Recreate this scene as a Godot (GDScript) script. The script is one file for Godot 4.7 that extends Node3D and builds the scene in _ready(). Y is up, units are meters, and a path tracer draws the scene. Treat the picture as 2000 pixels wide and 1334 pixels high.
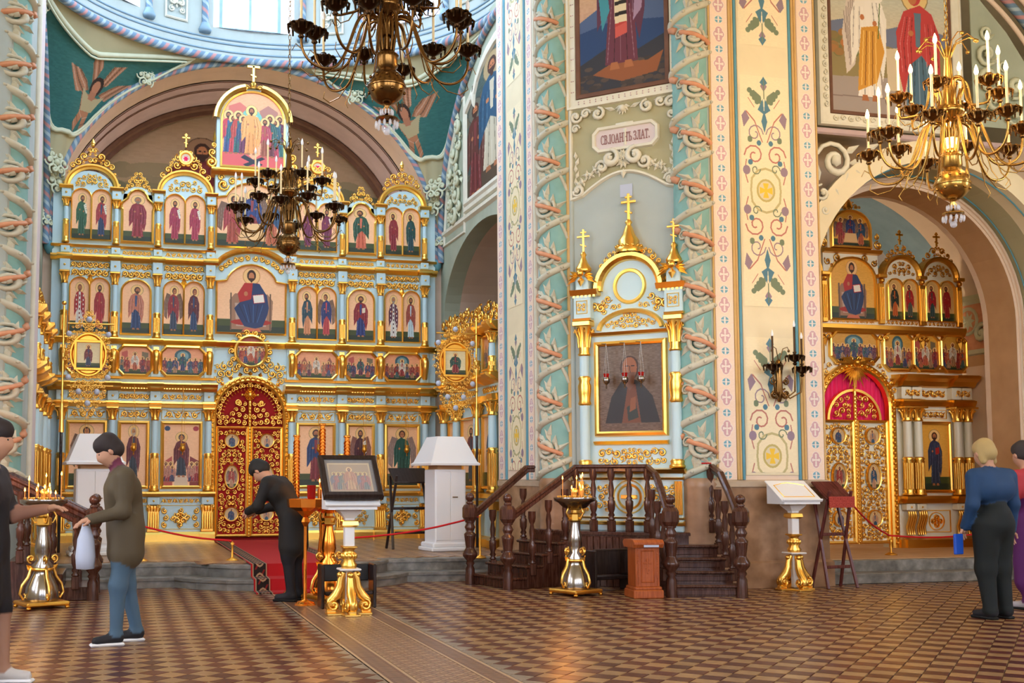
extends Node3D
# A church interior: gilded icon screens, pale blue dome, painted piers, chandeliers, stairs to a shrine.
# Units are metres, the camera stands over the origin and looks towards -z.

const CX := 2.22          # middle of the nave and of the main icon screen
const ZI := -20.05        # front of the main icon screen
const SOL := 0.29         # height of the raised altar floor
var M := {}
var used := {}
var rng := RandomNumberGenerator.new()
var atlas: Image
var pen := Vector2i(0, 0)
var shelf := 0
var last_flames := []

func _ready():
	rng.seed = 7
	set_camera()
	set_light()
	make_materials()
	build_floor()
	build_walls()
	build_piers()
	build_dome()
	build_right_bay()
	build_nave()
	build_main_screen()
	build_wings()
	build_right_screen()
	build_shrine()
	build_stairs()
	build_chandeliers()
	build_furniture()
	build_people()
	finish_atlas()

func set_camera():
	var cam := Camera3D.new()
	cam.name = "camera"
	cam.projection = Camera3D.PROJECTION_FRUSTUM
	cam.near = 0.1
	cam.far = 200.0
	var f := 2200.0
	cam.size = 0.1 * 1334.0 / f
	cam.frustum_offset = v2(0.1 * 200.0 / f, 0.1 * 101.0 / f)
	cam.position = v3(0, 1.36, 0)
	cam.basis = Basis(Vector3.UP, deg_to_rad(-14.4)) * Basis(Vector3.RIGHT, deg_to_rad(4.39))
	add_child(cam)
	cam.current = true

func area(called: String, at: Vector3, to: Vector3, w: float, h: float, energy: float, col: Color):
	var l := AreaLight3D.new()
	l.name = called
	l.area_size = v2(w, h)
	l.light_energy = energy
	l.light_color = col
	l.area_range = 60.0
	l.shadow_enabled = true
	add_child(l)
	l.look_at_from_position(at, to, Vector3.UP)

func set_light():
	var sky := Sky.new()
	var sm := ProceduralSkyMaterial.new()
	sm.sky_top_color = Color(0.55, 0.70, 0.95)
	sm.sky_horizon_color = Color(0.86, 0.92, 1.0)
	sm.ground_bottom_color = Color(0.6, 0.6, 0.58)
	sm.ground_horizon_color = Color(0.8, 0.82, 0.84)
	sm.sky_energy_multiplier = 3.0
	sky.sky_material = sm
	var env := Environment.new()
	env.background_mode = Environment.BG_SKY
	env.sky = sky
	env.tonemap_mode = Environment.TONE_MAPPER_LINEAR
	env.tonemap_exposure = 0.95
	env.sdfgi_enabled = true
	env.ssao_enabled = true
	env.ssil_enabled = true
	var we := WorldEnvironment.new()
	we.name = "environment"
	we.environment = env
	add_child(we)
	# daylight: the tall windows of the nave (left wall, west wall, right wall)
	var day := Color(1.0, 0.97, 0.93)
	for z in [-9.5, -4.5]:
		area("nave_window_light", v3(-6.8, 5.2, z), v3(3, 4.0, z - 5.0), 2.2, 4.6, 26.0, day)
	for x in [-2.6, 2.2, 7.0, 11.8]:
		area("west_window_light", v3(x, 6.0, 5.3), v3(x, 4.0, -14), 2.6, 4.6, 30.0, day)
	area("aisle_window_light", v3(15.8, 5.2, -5.5), v3(8, 3, -12), 2.2, 4.6, 16.0, day)
	# daylight through the lantern windows of the drum
	for k in 8:
		var a := k * TAU / 8.0
		var d := v3(sin(a), 0, -cos(a))
		area("drum_window_light", v3(CX, 11.0, -16.45) + d * 4.05, v3(CX, 9.3, -16.45), 1.0, 2.6, 14.0, Color(0.90, 0.95, 1.0))

# ---------------------------------------------------------------- shapes

class G:
	var v := PackedVector3Array()
	var n := PackedVector3Array()
	var t := PackedVector2Array()
	var c := PackedColorArray()
	var ix := PackedInt32Array()
	var T := Transform3D.IDENTITY
	var col := Color.WHITE
	var use_col := false

	func at(x: float, y: float, z: float, ry := 0.0, rz := 0.0, s := 1.0) -> G:
		T = Transform3D(Basis(Vector3.UP, ry) * Basis(Vector3.BACK, rz) * Basis.from_scale(Vector3(s, s, s)), Vector3(x, y, z))
		return self

	func home() -> G:
		T = Transform3D.IDENTITY
		return self

	func p(a: Vector3, nn: Vector3, uv := Vector2.ZERO) -> int:
		v.append(T * a)
		n.append((T.basis * nn).normalized())
		t.append(uv)
		if use_col:
			c.append(col)
		return v.size() - 1

	# a, b, c run counter-clockwise seen from outside; Godot wants clockwise
	func tri(a: int, b: int, cc: int):
		ix.append(a); ix.append(cc); ix.append(b)

	func quad(a: Vector3, b: Vector3, cc: Vector3, d: Vector3, u0 := Vector2(0, 1), u1 := Vector2(1, 0)):
		var nn := (b - a).cross(d - a)
		if nn.length_squared() < 1e-14:
			nn = (cc - b).cross(d - b)
		nn = nn.normalized()
		var i := p(a, nn, u0)
		p(b, nn, Vector2(u1.x, u0.y))
		p(cc, nn, u1)
		p(d, nn, Vector2(u0.x, u1.y))
		tri(i, i + 1, i + 2)
		tri(i, i + 2, i + 3)

	func box(m: Vector3, s: Vector3) -> G:
		return box2(m - s * 0.5, m + s * 0.5)

	func box2(a: Vector3, b: Vector3) -> G:
		quad(Vector3(a.x, a.y, b.z), Vector3(b.x, a.y, b.z), Vector3(b.x, b.y, b.z), Vector3(a.x, b.y, b.z))
		quad(Vector3(b.x, a.y, a.z), Vector3(a.x, a.y, a.z), Vector3(a.x, b.y, a.z), Vector3(b.x, b.y, a.z))
		quad(Vector3(b.x, a.y, b.z), Vector3(b.x, a.y, a.z), Vector3(b.x, b.y, a.z), Vector3(b.x, b.y, b.z))
		quad(Vector3(a.x, a.y, a.z), Vector3(a.x, a.y, b.z), Vector3(a.x, b.y, b.z), Vector3(a.x, b.y, a.z))
		quad(Vector3(a.x, b.y, b.z), Vector3(b.x, b.y, b.z), Vector3(b.x, b.y, a.z), Vector3(a.x, b.y, a.z))
		quad(Vector3(a.x, a.y, a.z), Vector3(b.x, a.y, a.z), Vector3(b.x, a.y, b.z), Vector3(a.x, a.y, b.z))
		return self

	# box with chamfered edges all round
	func cbox(m: Vector3, s: Vector3, e := 0.01) -> G:
		var h := s * 0.5
		e = min(e, min(h.x, min(h.y, h.z)) * 0.9)
		var old := T
		var o := old * Transform3D(Basis.IDENTITY, m)
		var axes := [[Vector3.RIGHT, Vector3.UP, Vector3.BACK], [Vector3.UP, Vector3.BACK, Vector3.RIGHT], [Vector3.BACK, Vector3.RIGHT, Vector3.UP]]
		T = o
		for ax in axes:
			var X: Vector3 = ax[0]
			var Y: Vector3 = ax[1]
			var Z: Vector3 = ax[2]
			var hx: float = abs(h.dot(X))
			var hy: float = abs(h.dot(Y))
			var hz: float = abs(h.dot(Z))
			for sg in [1.0, -1.0]:
				var x: Vector3 = X * sg
				quad(-x * (hx - e) - Y * (hy - e) + Z * sg * hz, x * (hx - e) - Y * (hy - e) + Z * sg * hz, x * (hx - e) + Y * (hy - e) + Z * sg * hz, -x * (hx - e) + Y * (hy - e) + Z * sg * hz)
			for sy in [1.0, -1.0]:
				for sz in [1.0, -1.0]:
					var a: Vector3 = Y * sy * hy + Z * sz * (hz - e)
					var b: Vector3 = Y * sy * (hy - e) + Z * sz * hz
					if sy * sz > 0:
						quad(b - X * (hx - e), b + X * (hx - e), a + X * (hx - e), a - X * (hx - e))
					else:
						quad(a - X * (hx - e), a + X * (hx - e), b + X * (hx - e), b - X * (hx - e))
		for sx in [1.0, -1.0]:
			for sy in [1.0, -1.0]:
				for sz in [1.0, -1.0]:
					var nn := Vector3(sx, sy, sz).normalized()
					var i := p(Vector3(sx * h.x, sy * (h.y - e), sz * (h.z - e)), nn)
					p(Vector3(sx * (h.x - e), sy * h.y, sz * (h.z - e)), nn)
					p(Vector3(sx * (h.x - e), sy * (h.y - e), sz * h.z), nn)
					if sx * sy * sz > 0:
						tri(i, i + 1, i + 2)
					else:
						tri(i, i + 2, i + 1)
		T = old
		return self

	# flat polygon facing +z
	func poly(q: PackedVector2Array, z: float, uv := Rect2(0, 0, 1, 1), back := false):
		var lo := q[0]
		var hi := q[0]
		for a in q:
			lo = lo.min(a)
			hi = hi.max(a)
		var id := Geometry2D.triangulate_polygon(q)
		var b := v.size()
		for a in q:
			var r := (a - lo) / (hi - lo)
			p(Vector3(a.x, a.y, z), Vector3(0, 0, -1 if back else 1), uv.position + Vector2(r.x, 1.0 - r.y) * uv.size)
		for k in range(0, id.size(), 3):
			var x := q[id[k]]
			var cr := (q[id[k + 1]] - x).cross(q[id[k + 2]] - x)
			if (cr > 0) != back:
				tri(b + id[k], b + id[k + 1], b + id[k + 2])
			else:
				tri(b + id[k], b + id[k + 2], b + id[k + 1])

	# polygon (counter-clockwise) pulled from z0 to z1
	func prism(q: PackedVector2Array, z0: float, z1: float, uv := Rect2(0, 0, 1, 1), bev := 0.0) -> G:
		if Geometry2D.is_polygon_clockwise(q):
			q.reverse()
		var inner := q
		if bev > 0.0:
			inner = inset(q, bev)
			for k in q.size():
				var j := (k + 1) % q.size()
				quad(Vector3(q[k].x, q[k].y, z1 - bev), Vector3(q[j].x, q[j].y, z1 - bev), Vector3(inner[j].x, inner[j].y, z1), Vector3(inner[k].x, inner[k].y, z1))
		poly(inner, z1, uv)
		for k in q.size():
			var j := (k + 1) % q.size()
			quad(Vector3(q[k].x, q[k].y, z0), Vector3(q[j].x, q[j].y, z0), Vector3(q[j].x, q[j].y, z1 - bev), Vector3(q[k].x, q[k].y, z1 - bev))
		return self

	static func inset(q: PackedVector2Array, d: float) -> PackedVector2Array:
		var o := PackedVector2Array()
		var m := q.size()
		for k in m:
			var e0 := (q[k] - q[(k - 1 + m) % m]).normalized()
			var e1 := (q[(k + 1) % m] - q[k]).normalized()
			var n0 := Vector2(-e0.y, e0.x)
			var n1 := Vector2(-e1.y, e1.x)
			var mm := (n0 + n1)
			var l := mm.length()
			if l < 0.2:
				mm = n1
			else:
				mm = mm / l * min(1.0 / max((mm / l).dot(n1), 0.4), 2.2)
			o.append(q[k] + mm * d)
		return o

	# a moulding along a 2D line: profile points are (offset to the left of travel, z)
	func mould(path: PackedVector2Array, prof: PackedVector2Array, closed := true) -> G:
		var m := path.size()
		var rings := []
		for pr in prof:
			var ring := PackedVector2Array()
			for k in m:
				var e1: Vector2
				var e0: Vector2
				if closed or k > 0:
					e0 = (path[k] - path[(k - 1 + m) % m]).normalized()
				if closed or k < m - 1:
					e1 = (path[(k + 1) % m] - path[k]).normalized()
				if not closed and k == 0:
					e0 = e1
				if not closed and k == m - 1:
					e1 = e0
				var n1 := Vector2(-e1.y, e1.x)
				var mm := Vector2(-e0.y, e0.x) + n1
				var l := mm.length()
				mm = n1 if l < 0.2 else mm / l * min(1.0 / max((mm / l).dot(n1), 0.4), 2.2)
				ring.append(path[k] + mm * pr.x)
			rings.append(ring)
		var last := m if closed else m - 1
		for r in prof.size() - 1:
			var A: PackedVector2Array = rings[r]
			var B: PackedVector2Array = rings[r + 1]
			for k in last:
				var j := (k + 1) % m
				quad(Vector3(A[k].x, A[k].y, prof[r].y), Vector3(A[j].x, A[j].y, prof[r].y), Vector3(B[j].x, B[j].y, prof[r + 1].y), Vector3(B[k].x, B[k].y, prof[r + 1].y))
		return self

	# a profile of (z, y) points pulled along x
	func extr(prof: PackedVector2Array, x0: float, x1: float) -> G:
		var m := prof.size()
		var q := PackedVector2Array()
		for a in prof:
			q.append(Vector2(-a.x, a.y))
		if Geometry2D.is_polygon_clockwise(q):
			prof = prof.duplicate()
			prof.reverse()
			q.reverse()
		for k in m:
			var j := (k + 1) % m
			quad(Vector3(x0, prof[k].y, prof[k].x), Vector3(x0, prof[j].y, prof[j].x), Vector3(x1, prof[j].y, prof[j].x), Vector3(x1, prof[k].y, prof[k].x))
		var old := T
		T = old * Transform3D(Basis(Vector3.UP, PI / 2), Vector3(x1, 0, 0))
		poly(q, 0)
		T = old * Transform3D(Basis(Vector3.UP, PI / 2), Vector3(x0, 0, 0))
		poly(q, 0, Rect2(0, 0, 1, 1), true)
		T = old
		return self

	# profile of (radius, y) points turned round the y axis
	func lathe(prof: Array, seg := 12, m := Vector3.ZERO, flat := false) -> G:
		var nr := prof.size()
		var nrm := []
		for k in nr:
			var a: Vector2 = prof[max(k - 1, 0)]
			var b: Vector2 = prof[min(k + 1, nr - 1)]
			var d := (b - a)
			var q := Vector2(d.y, -d.x)
			nrm.append(q.normalized() if q.length() > 1e-9 else Vector2(1, 0))
		if flat:
			for k in nr - 1:
				for s in seg:
					var a0 := TAU * (s + 0.5) / seg
					var a1 := TAU * (s + 1.5) / seg
					var pa: Vector2 = prof[k]
					var pb: Vector2 = prof[k + 1]
					quad(m + Vector3(cos(a1) * pa.x, pa.y, sin(a1) * pa.x), m + Vector3(cos(a0) * pa.x, pa.y, sin(a0) * pa.x), m + Vector3(cos(a0) * pb.x, pb.y, sin(a0) * pb.x), m + Vector3(cos(a1) * pb.x, pb.y, sin(a1) * pb.x))
			return self
		var b0 := v.size()
		for k in nr:
			for s in seg + 1:
				var a := TAU * s / seg
				var pk: Vector2 = prof[k]
				var nk: Vector2 = nrm[k]
				p(m + Vector3(cos(a) * pk.x, pk.y, sin(a) * pk.x), Vector3(cos(a) * nk.x, nk.y, sin(a) * nk.x), Vector2(float(s) / seg, float(k) / (nr - 1)))
		for k in nr - 1:
			for s in seg:
				var i := b0 + k * (seg + 1) + s
				tri(i + 1, i, i + seg + 1)
				tri(i + 1, i + seg + 1, i + seg + 2)
		return self

	func ball(m: Vector3, r: float, seg := 8, sy := 1.0) -> G:
		var pr := []
		var h := seg / 2 + 1
		for k in h + 1:
			var a := PI * k / h
			pr.append(Vector2(sin(a) * r, -cos(a) * r * sy))
		return lathe(pr, seg, m)

	func tube(path: PackedVector3Array, r0: float, r1: float, sides := 6, caps := true, vlen := 1.0, mid := -1.0) -> G:
		var m := path.size()
		var b0 := v.size()
		var up := Vector3(0.013, 0.021, 1.0).normalized()
		var d0 := (path[1] - path[0]).normalized()
		if abs(d0.dot(up)) > 0.95:
			up = Vector3(1, 0.02, 0.01).normalized()
		var len := 0.0
		for k in m:
			var d := (path[min(k + 1, m - 1)] - path[max(k - 1, 0)]).normalized()
			var x := up.cross(d).normalized()
			up = d.cross(x).normalized()
			var f := float(k) / (m - 1)
			var r := lerpf(r0, r1, f)
			if mid >= 0.0:
				r = lerpf(r0, mid, f * 2.0) if f < 0.5 else lerpf(mid, r1, f * 2.0 - 1.0)
			if k > 0:
				len += path[k].distance_to(path[k - 1])
			for s in sides + 1:
				var a := TAU * s / sides
				var q := x * cos(a) + up * sin(a)
				p(path[k] + q * r, q, Vector2(float(s) / sides, len / vlen))
		for k in m - 1:
			for s in sides:
				var i := b0 + k * (sides + 1) + s
				tri(i, i + 1, i + sides + 2)
				tri(i, i + sides + 2, i + sides + 1)
		if caps:
			for e in [0, m - 1]:
				var dd := (path[1] - path[0]).normalized() * -1.0 if e == 0 else (path[m - 1] - path[m - 2]).normalized()
				var b: int = b0 + e * (sides + 1)
				var ctr := p(path[e], dd)
				for s in sides:
					if e == 0:
						tri(ctr, b + s + 1, b + s)
					else:
						tri(ctr, b + s, b + s + 1)
		return self

	func bar(a: Vector3, b: Vector3, r: float, sides := 6) -> G:
		return tube(PackedVector3Array([a, b]), r, r, sides)

	# carved spiral lying in the xy plane
	func scroll(m: Vector2, r: float, a0: float, dir := 1.0, turns := 1.25, z := 0.0, thick := 0.17, seg := 12, sides := 4) -> G:
		var path := PackedVector3Array()
		for k in seg + 1:
			var f := float(k) / seg
			var a := a0 + dir * TAU * turns * f
			var q := r * (1.0 - 0.78 * f)
			path.append(Vector3(m.x + cos(a) * q, m.y + sin(a) * q, z + r * (thick + 0.22 * f)))
		tube(path, r * thick * 1.0, r * thick * 1.1, sides, false, 1.0, r * thick * 1.7)
		ball(Vector3(m.x, m.y, z + r * (0.2 + thick)), r * 0.33, 5)
		return self

	# a pointed raised leaf lying in the xy plane
	func leaf(a: Vector2, b: Vector2, w: float, z := 0.0, h := 0.02) -> G:
		var d := (b - a).normalized()
		var s := Vector2(-d.y, d.x) * w
		var m := a.lerp(b, 0.4)
		var A := Vector3(a.x, a.y, z)
		var B := Vector3(b.x, b.y, z + h * 0.4)
		var L := Vector3(m.x + s.x, m.y + s.y, z)
		var R := Vector3(m.x - s.x, m.y - s.y, z)
		var C := Vector3(m.x, m.y, z + h)
		for q in [[A, R, C], [R, B, C], [B, L, C], [L, A, C]]:
			var nn: Vector3 = (q[1] - q[0]).cross(q[2] - q[0]).normalized()
			var i := p(q[0], nn)
			p(q[1], nn)
			p(q[2], nn)
			tri(i, i + 1, i + 2)
		return self

	# running scroll frieze w x h centred on m
	func rinceau(m: Vector2, w: float, h: float, num: int, z := 0.0, mirror := true) -> G:
		var st := w / num
		for k in num:
			var x := m.x - w / 2 + st * (k + 0.5)
			var up := 1.0 if k % 2 == 0 else -1.0
			var dir := 1.0
			if mirror and x > m.x + 0.001:
				dir = -1.0
			var r: float = min(h * 0.46, st * 0.56)
			scroll(Vector2(x, m.y + up * (h * 0.5 - r) * 0.9), r, PI * (0.5 if up < 0 else -0.5), dir * up, 1.3, z, 0.2)
			leaf(Vector2(x + st * 0.2, m.y - up * h * 0.05), Vector2(x + st * 0.62, m.y - up * h * 0.46), h * 0.13, z, h * 0.14)
			leaf(Vector2(x - st * 0.2, m.y - up * h * 0.05), Vector2(x - st * 0.55, m.y - up * h * 0.46), h * 0.13, z, h * 0.14)
		return self

	# spirals packed into a shape; inside(Vector2) says what belongs to it; mirrored about x = 0
	func pack(inside: Callable, box_: Rect2, rmin: float, rmax: float, tries: int, sd: int, z := 0.0, sym := true, thick := 0.17) -> G:
		var rg := RandomNumberGenerator.new()
		rg.seed = sd
		var ms := PackedVector3Array()
		for k in tries:
			var r := lerpf(rmax, rmin, pow(float(k) / tries, 0.6))
			var q := Vector2(rg.randf_range(box_.position.x, box_.end.x), rg.randf_range(box_.position.y, box_.end.y))
			if sym:
				q.x = abs(q.x)
				if q.x < r * 0.6:
					q.x = 0.0 if false else r * 0.8
			var ok: bool = true
			for a in [0.0, 1.57, 3.14, 4.71]:
				if not inside.call(q + Vector2(cos(a), sin(a)) * r * 0.85):
					ok = false
					break
			if not ok:
				continue
			for o in ms:
				var dx := o.x - q.x
				var dy := o.y - q.y
				var rr := (o.z + r) * 0.9
				if dx * dx + dy * dy < rr * rr:
					ok = false
					break
			if ok:
				ms.append(Vector3(q.x, q.y, r))
		for o in ms:
			var a0 := rg.randf() * TAU
			var dir := 1.0 if rg.randf() < 0.5 else -1.0
			scroll(Vector2(o.x, o.y), o.z, a0, dir, 1.2, z, thick)
			leaf(Vector2(o.x, o.y) + Vector2(cos(a0), sin(a0)) * o.z * 0.8, Vector2(o.x, o.y) + Vector2(cos(a0 - dir * 0.7), sin(a0 - dir * 0.7)) * o.z * 1.45, o.z * 0.28, z, o.z * 0.4)
			if sym:
				scroll(Vector2(-o.x, o.y), o.z, PI - a0, -dir, 1.2, z, thick)
				leaf(Vector2(-o.x, o.y) + Vector2(-cos(a0), sin(a0)) * o.z * 0.8, Vector2(-o.x, o.y) + Vector2(-cos(a0 - dir * 0.7), sin(a0 - dir * 0.7)) * o.z * 1.45, o.z * 0.28, z, o.z * 0.4)
		return self

	func mesh() -> ArrayMesh:
		var a := []
		a.resize(Mesh.ARRAY_MAX)
		a[Mesh.ARRAY_VERTEX] = v
		a[Mesh.ARRAY_NORMAL] = n
		a[Mesh.ARRAY_TEX_UV] = t
		if use_col:
			a[Mesh.ARRAY_COLOR] = c
		a[Mesh.ARRAY_INDEX] = ix
		var m := ArrayMesh.new()
		if ix.size() > 0:
			m.add_surface_from_arrays(Mesh.PRIMITIVE_TRIANGLES, a)
		return m

func v2(x: float, y: float) -> Vector2:
	return Vector2(x, y)

func v3(x: float, y: float, z: float) -> Vector3:
	return Vector3(x, y, z)

func shift(o: Vector3) -> Transform3D:
	return Transform3D(Basis.IDENTITY, o)

func pv(a: Array) -> PackedVector2Array:
	return PackedVector2Array(a)

func rect_pts(x0: float, y0: float, x1: float, y1: float) -> PackedVector2Array:
	return pv([v2(x0, y0), v2(x1, y0), v2(x1, y1), v2(x0, y1)])

# upright panel with a round (or flattened) top, counter-clockwise
func arch_pts(x: float, y0: float, w: float, spring: float, rise: float, seg := 12) -> PackedVector2Array:
	var q := pv([v2(x - w / 2, y0), v2(x + w / 2, y0)])
	for k in seg + 1:
		var a := PI * k / seg
		q.append(v2(x + cos(a) * w / 2, spring + sin(a) * rise))
	return q

func ellipse_pts(m: Vector2, rx: float, ry: float, seg := 24) -> PackedVector2Array:
	var q := PackedVector2Array()
	for k in seg:
		var a := TAU * k / seg
		q.append(m + v2(cos(a) * rx, sin(a) * ry))
	return q

func octagon_pts(m: Vector2, w: float, h: float, cut: float) -> PackedVector2Array:
	var a := w / 2
	var b := h / 2
	return pv([m + v2(-a + cut, -b), m + v2(a - cut, -b), m + v2(a, -b + cut), m + v2(a, b - cut), m + v2(a - cut, b), m + v2(-a + cut, b), m + v2(-a, b - cut), m + v2(-a, -b + cut)])

func arc_pts(m: Vector2, rx: float, ry: float, a0: float, a1: float, seg: int) -> PackedVector2Array:
	var q := PackedVector2Array()
	for k in seg + 1:
		var a := lerpf(a0, a1, float(k) / seg)
		q.append(m + v2(cos(a) * rx, sin(a) * ry))
	return q

# ---------------------------------------------------------------- nodes

func numbered(called: String) -> String:
	if not used.has(called):
		used[called] = 0
		return called
	used[called] += 1
	return "%s_%03d" % [called, used[called]]

func part(parent: Node, called: String, g, mat, label := "") -> MeshInstance3D:
	var o := MeshInstance3D.new()
	o.name = called
	o.mesh = g.mesh() if g is G else g
	if mat is String:
		mat = M[mat]
	o.material_override = mat
	parent.add_child(o, true)
	if label != "":
		o.set_meta("label", label)
	return o

# the same, but pieces that lie apart become parts of their own
func parts(parent: Node, called: String, g: G, mat, label := ""):
	var n := g.v.size()
	var up := PackedInt32Array()
	up.resize(n)
	for k in n:
		up[k] = k
	var find := func(a: int) -> int:
		while up[a] != a:
			up[a] = up[up[a]]
			a = up[a]
		return a
	for k in range(0, g.ix.size(), 3):
		var a: int = find.call(g.ix[k])
		up[find.call(g.ix[k + 1])] = a
		up[find.call(g.ix[k + 2])] = a
	var box := {}
	for k in n:
		var a: int = find.call(k)
		box[a] = box[a].expand(g.v[k]) if box.has(a) else AABB(g.v[k], Vector3.ZERO)
	var ks := box.keys()
	for i in ks.size():
		var bi: AABB = box[ks[i]].grow(0.022)
		for j in range(i):
			if bi.intersects(box[ks[j]].grow(0.002)):
				up[find.call(ks[j])] = find.call(ks[i])
	var out := {}
	for k in g.ix.size():
		var a: int = find.call(g.ix[k])
		if not out.has(a):
			out[a] = [G.new(), {}]
		var o: G = out[a][0]
		var seen: Dictionary = out[a][1]
		var q := g.ix[k]
		if not seen.has(q):
			seen[q] = o.p(g.v[q], g.n[q], g.t[q])
		o.ix.append(seen[q])
	for a in out:
		part(parent, called, out[a][0], mat, label)

func thing(called: String, label: String, category: String, at := Vector3.ZERO, turn := 0.0, group := "") -> Node3D:
	var o := Node3D.new()
	o.name = numbered(called)
	add_child(o)
	o.position = at
	o.rotation.y = turn
	o.set_meta("label", label)
	o.set_meta("category", category)
	if group != "":
		o.set_meta("group", group)
	return o

func single(called: String, g, mat, label: String, category: String, at := Vector3.ZERO, turn := 0.0, group := "") -> MeshInstance3D:
	var o := part(self, numbered(called), g, mat, label)
	o.position = at
	o.rotation.y = turn
	o.set_meta("category", category)
	if group != "":
		o.set_meta("group", group)
	return o

func struct(called: String, g, mat, label := "") -> MeshInstance3D:
	var o := part(self, numbered(called), g, mat, label)
	o.set_meta("kind", "structure")
	return o

func struct_root(called: String, label: String) -> Node3D:
	var o := Node3D.new()
	o.name = numbered(called)
	add_child(o)
	o.set_meta("kind", "structure")
	o.set_meta("label", label)
	return o

func copy(src: Node3D, at: Vector3, turn := 0.0, label := "") -> Node3D:
	var o: Node3D = src.duplicate()
	var base: String = src.name
	o.name = numbered(base)
	add_child(o)
	o.position = at
	o.rotation.y = turn
	if label != "":
		o.set_meta("label", label)
	return o

# ---------------------------------------------------------------- materials

func mat(called: String, col: Color, rough := 0.7, metal := 0.0) -> StandardMaterial3D:
	var m := StandardMaterial3D.new()
	m.albedo_color = col
	m.roughness = rough
	m.metallic = metal
	m.resource_name = called
	M[called] = m
	return m

func noise_tex(lo: Color, hi: Color, freq: float, seed_: int, stretch := false) -> ImageTexture:
	var fn := FastNoiseLite.new()
	fn.seed = seed_
	fn.frequency = freq
	fn.fractal_octaves = 4
	var s := 256
	var im := Image.create(s, s, false, Image.FORMAT_RGB8)
	var src := fn.get_seamless_image(s, s)
	for y in s:
		for x in s:
			var k := src.get_pixel(x, y if not stretch else (y / 10) * 10 % s).r
			im.set_pixel(x, y, lo.lerp(hi, k))
	return ImageTexture.create_from_image(im)

func mottled(called: String, col: Color, spread: float, rough: float, scale_: float, seed_: int, metal := 0.0):
	var m := mat(called, Color.WHITE, rough, metal)
	m.albedo_texture = noise_tex(col.darkened(spread), col.lightened(spread * 0.6), 0.02, seed_)
	m.uv1_triplanar = true
	m.uv1_world_triplanar = true
	m.uv1_scale = Vector3.ONE * scale_
	return m

func wood(called: String, col: Color, spread: float, rough: float):
	var m := mat(called, Color.WHITE, rough)
	var fn := FastNoiseLite.new()
	fn.seed = called.length()
	fn.frequency = 0.03
	var im := Image.create(128, 128, false, Image.FORMAT_RGB8)
	for y in 128:
		for x in 128:
			var k := clampf(0.5 + 0.5 * sin(x * 0.55 + fn.get_noise_2d(x * 3.0, y * 0.35) * 6.0) * 0.7 + fn.get_noise_2d(x * 7.0, y * 0.6) * 0.3, 0, 1)
			im.set_pixel(x, y, col.darkened(spread).lerp(col.lightened(spread * 0.5), k))
	m.albedo_texture = ImageTexture.create_from_image(im)
	m.uv1_triplanar = true
	m.uv1_scale = Vector3.ONE * 1.6
	return m

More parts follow.
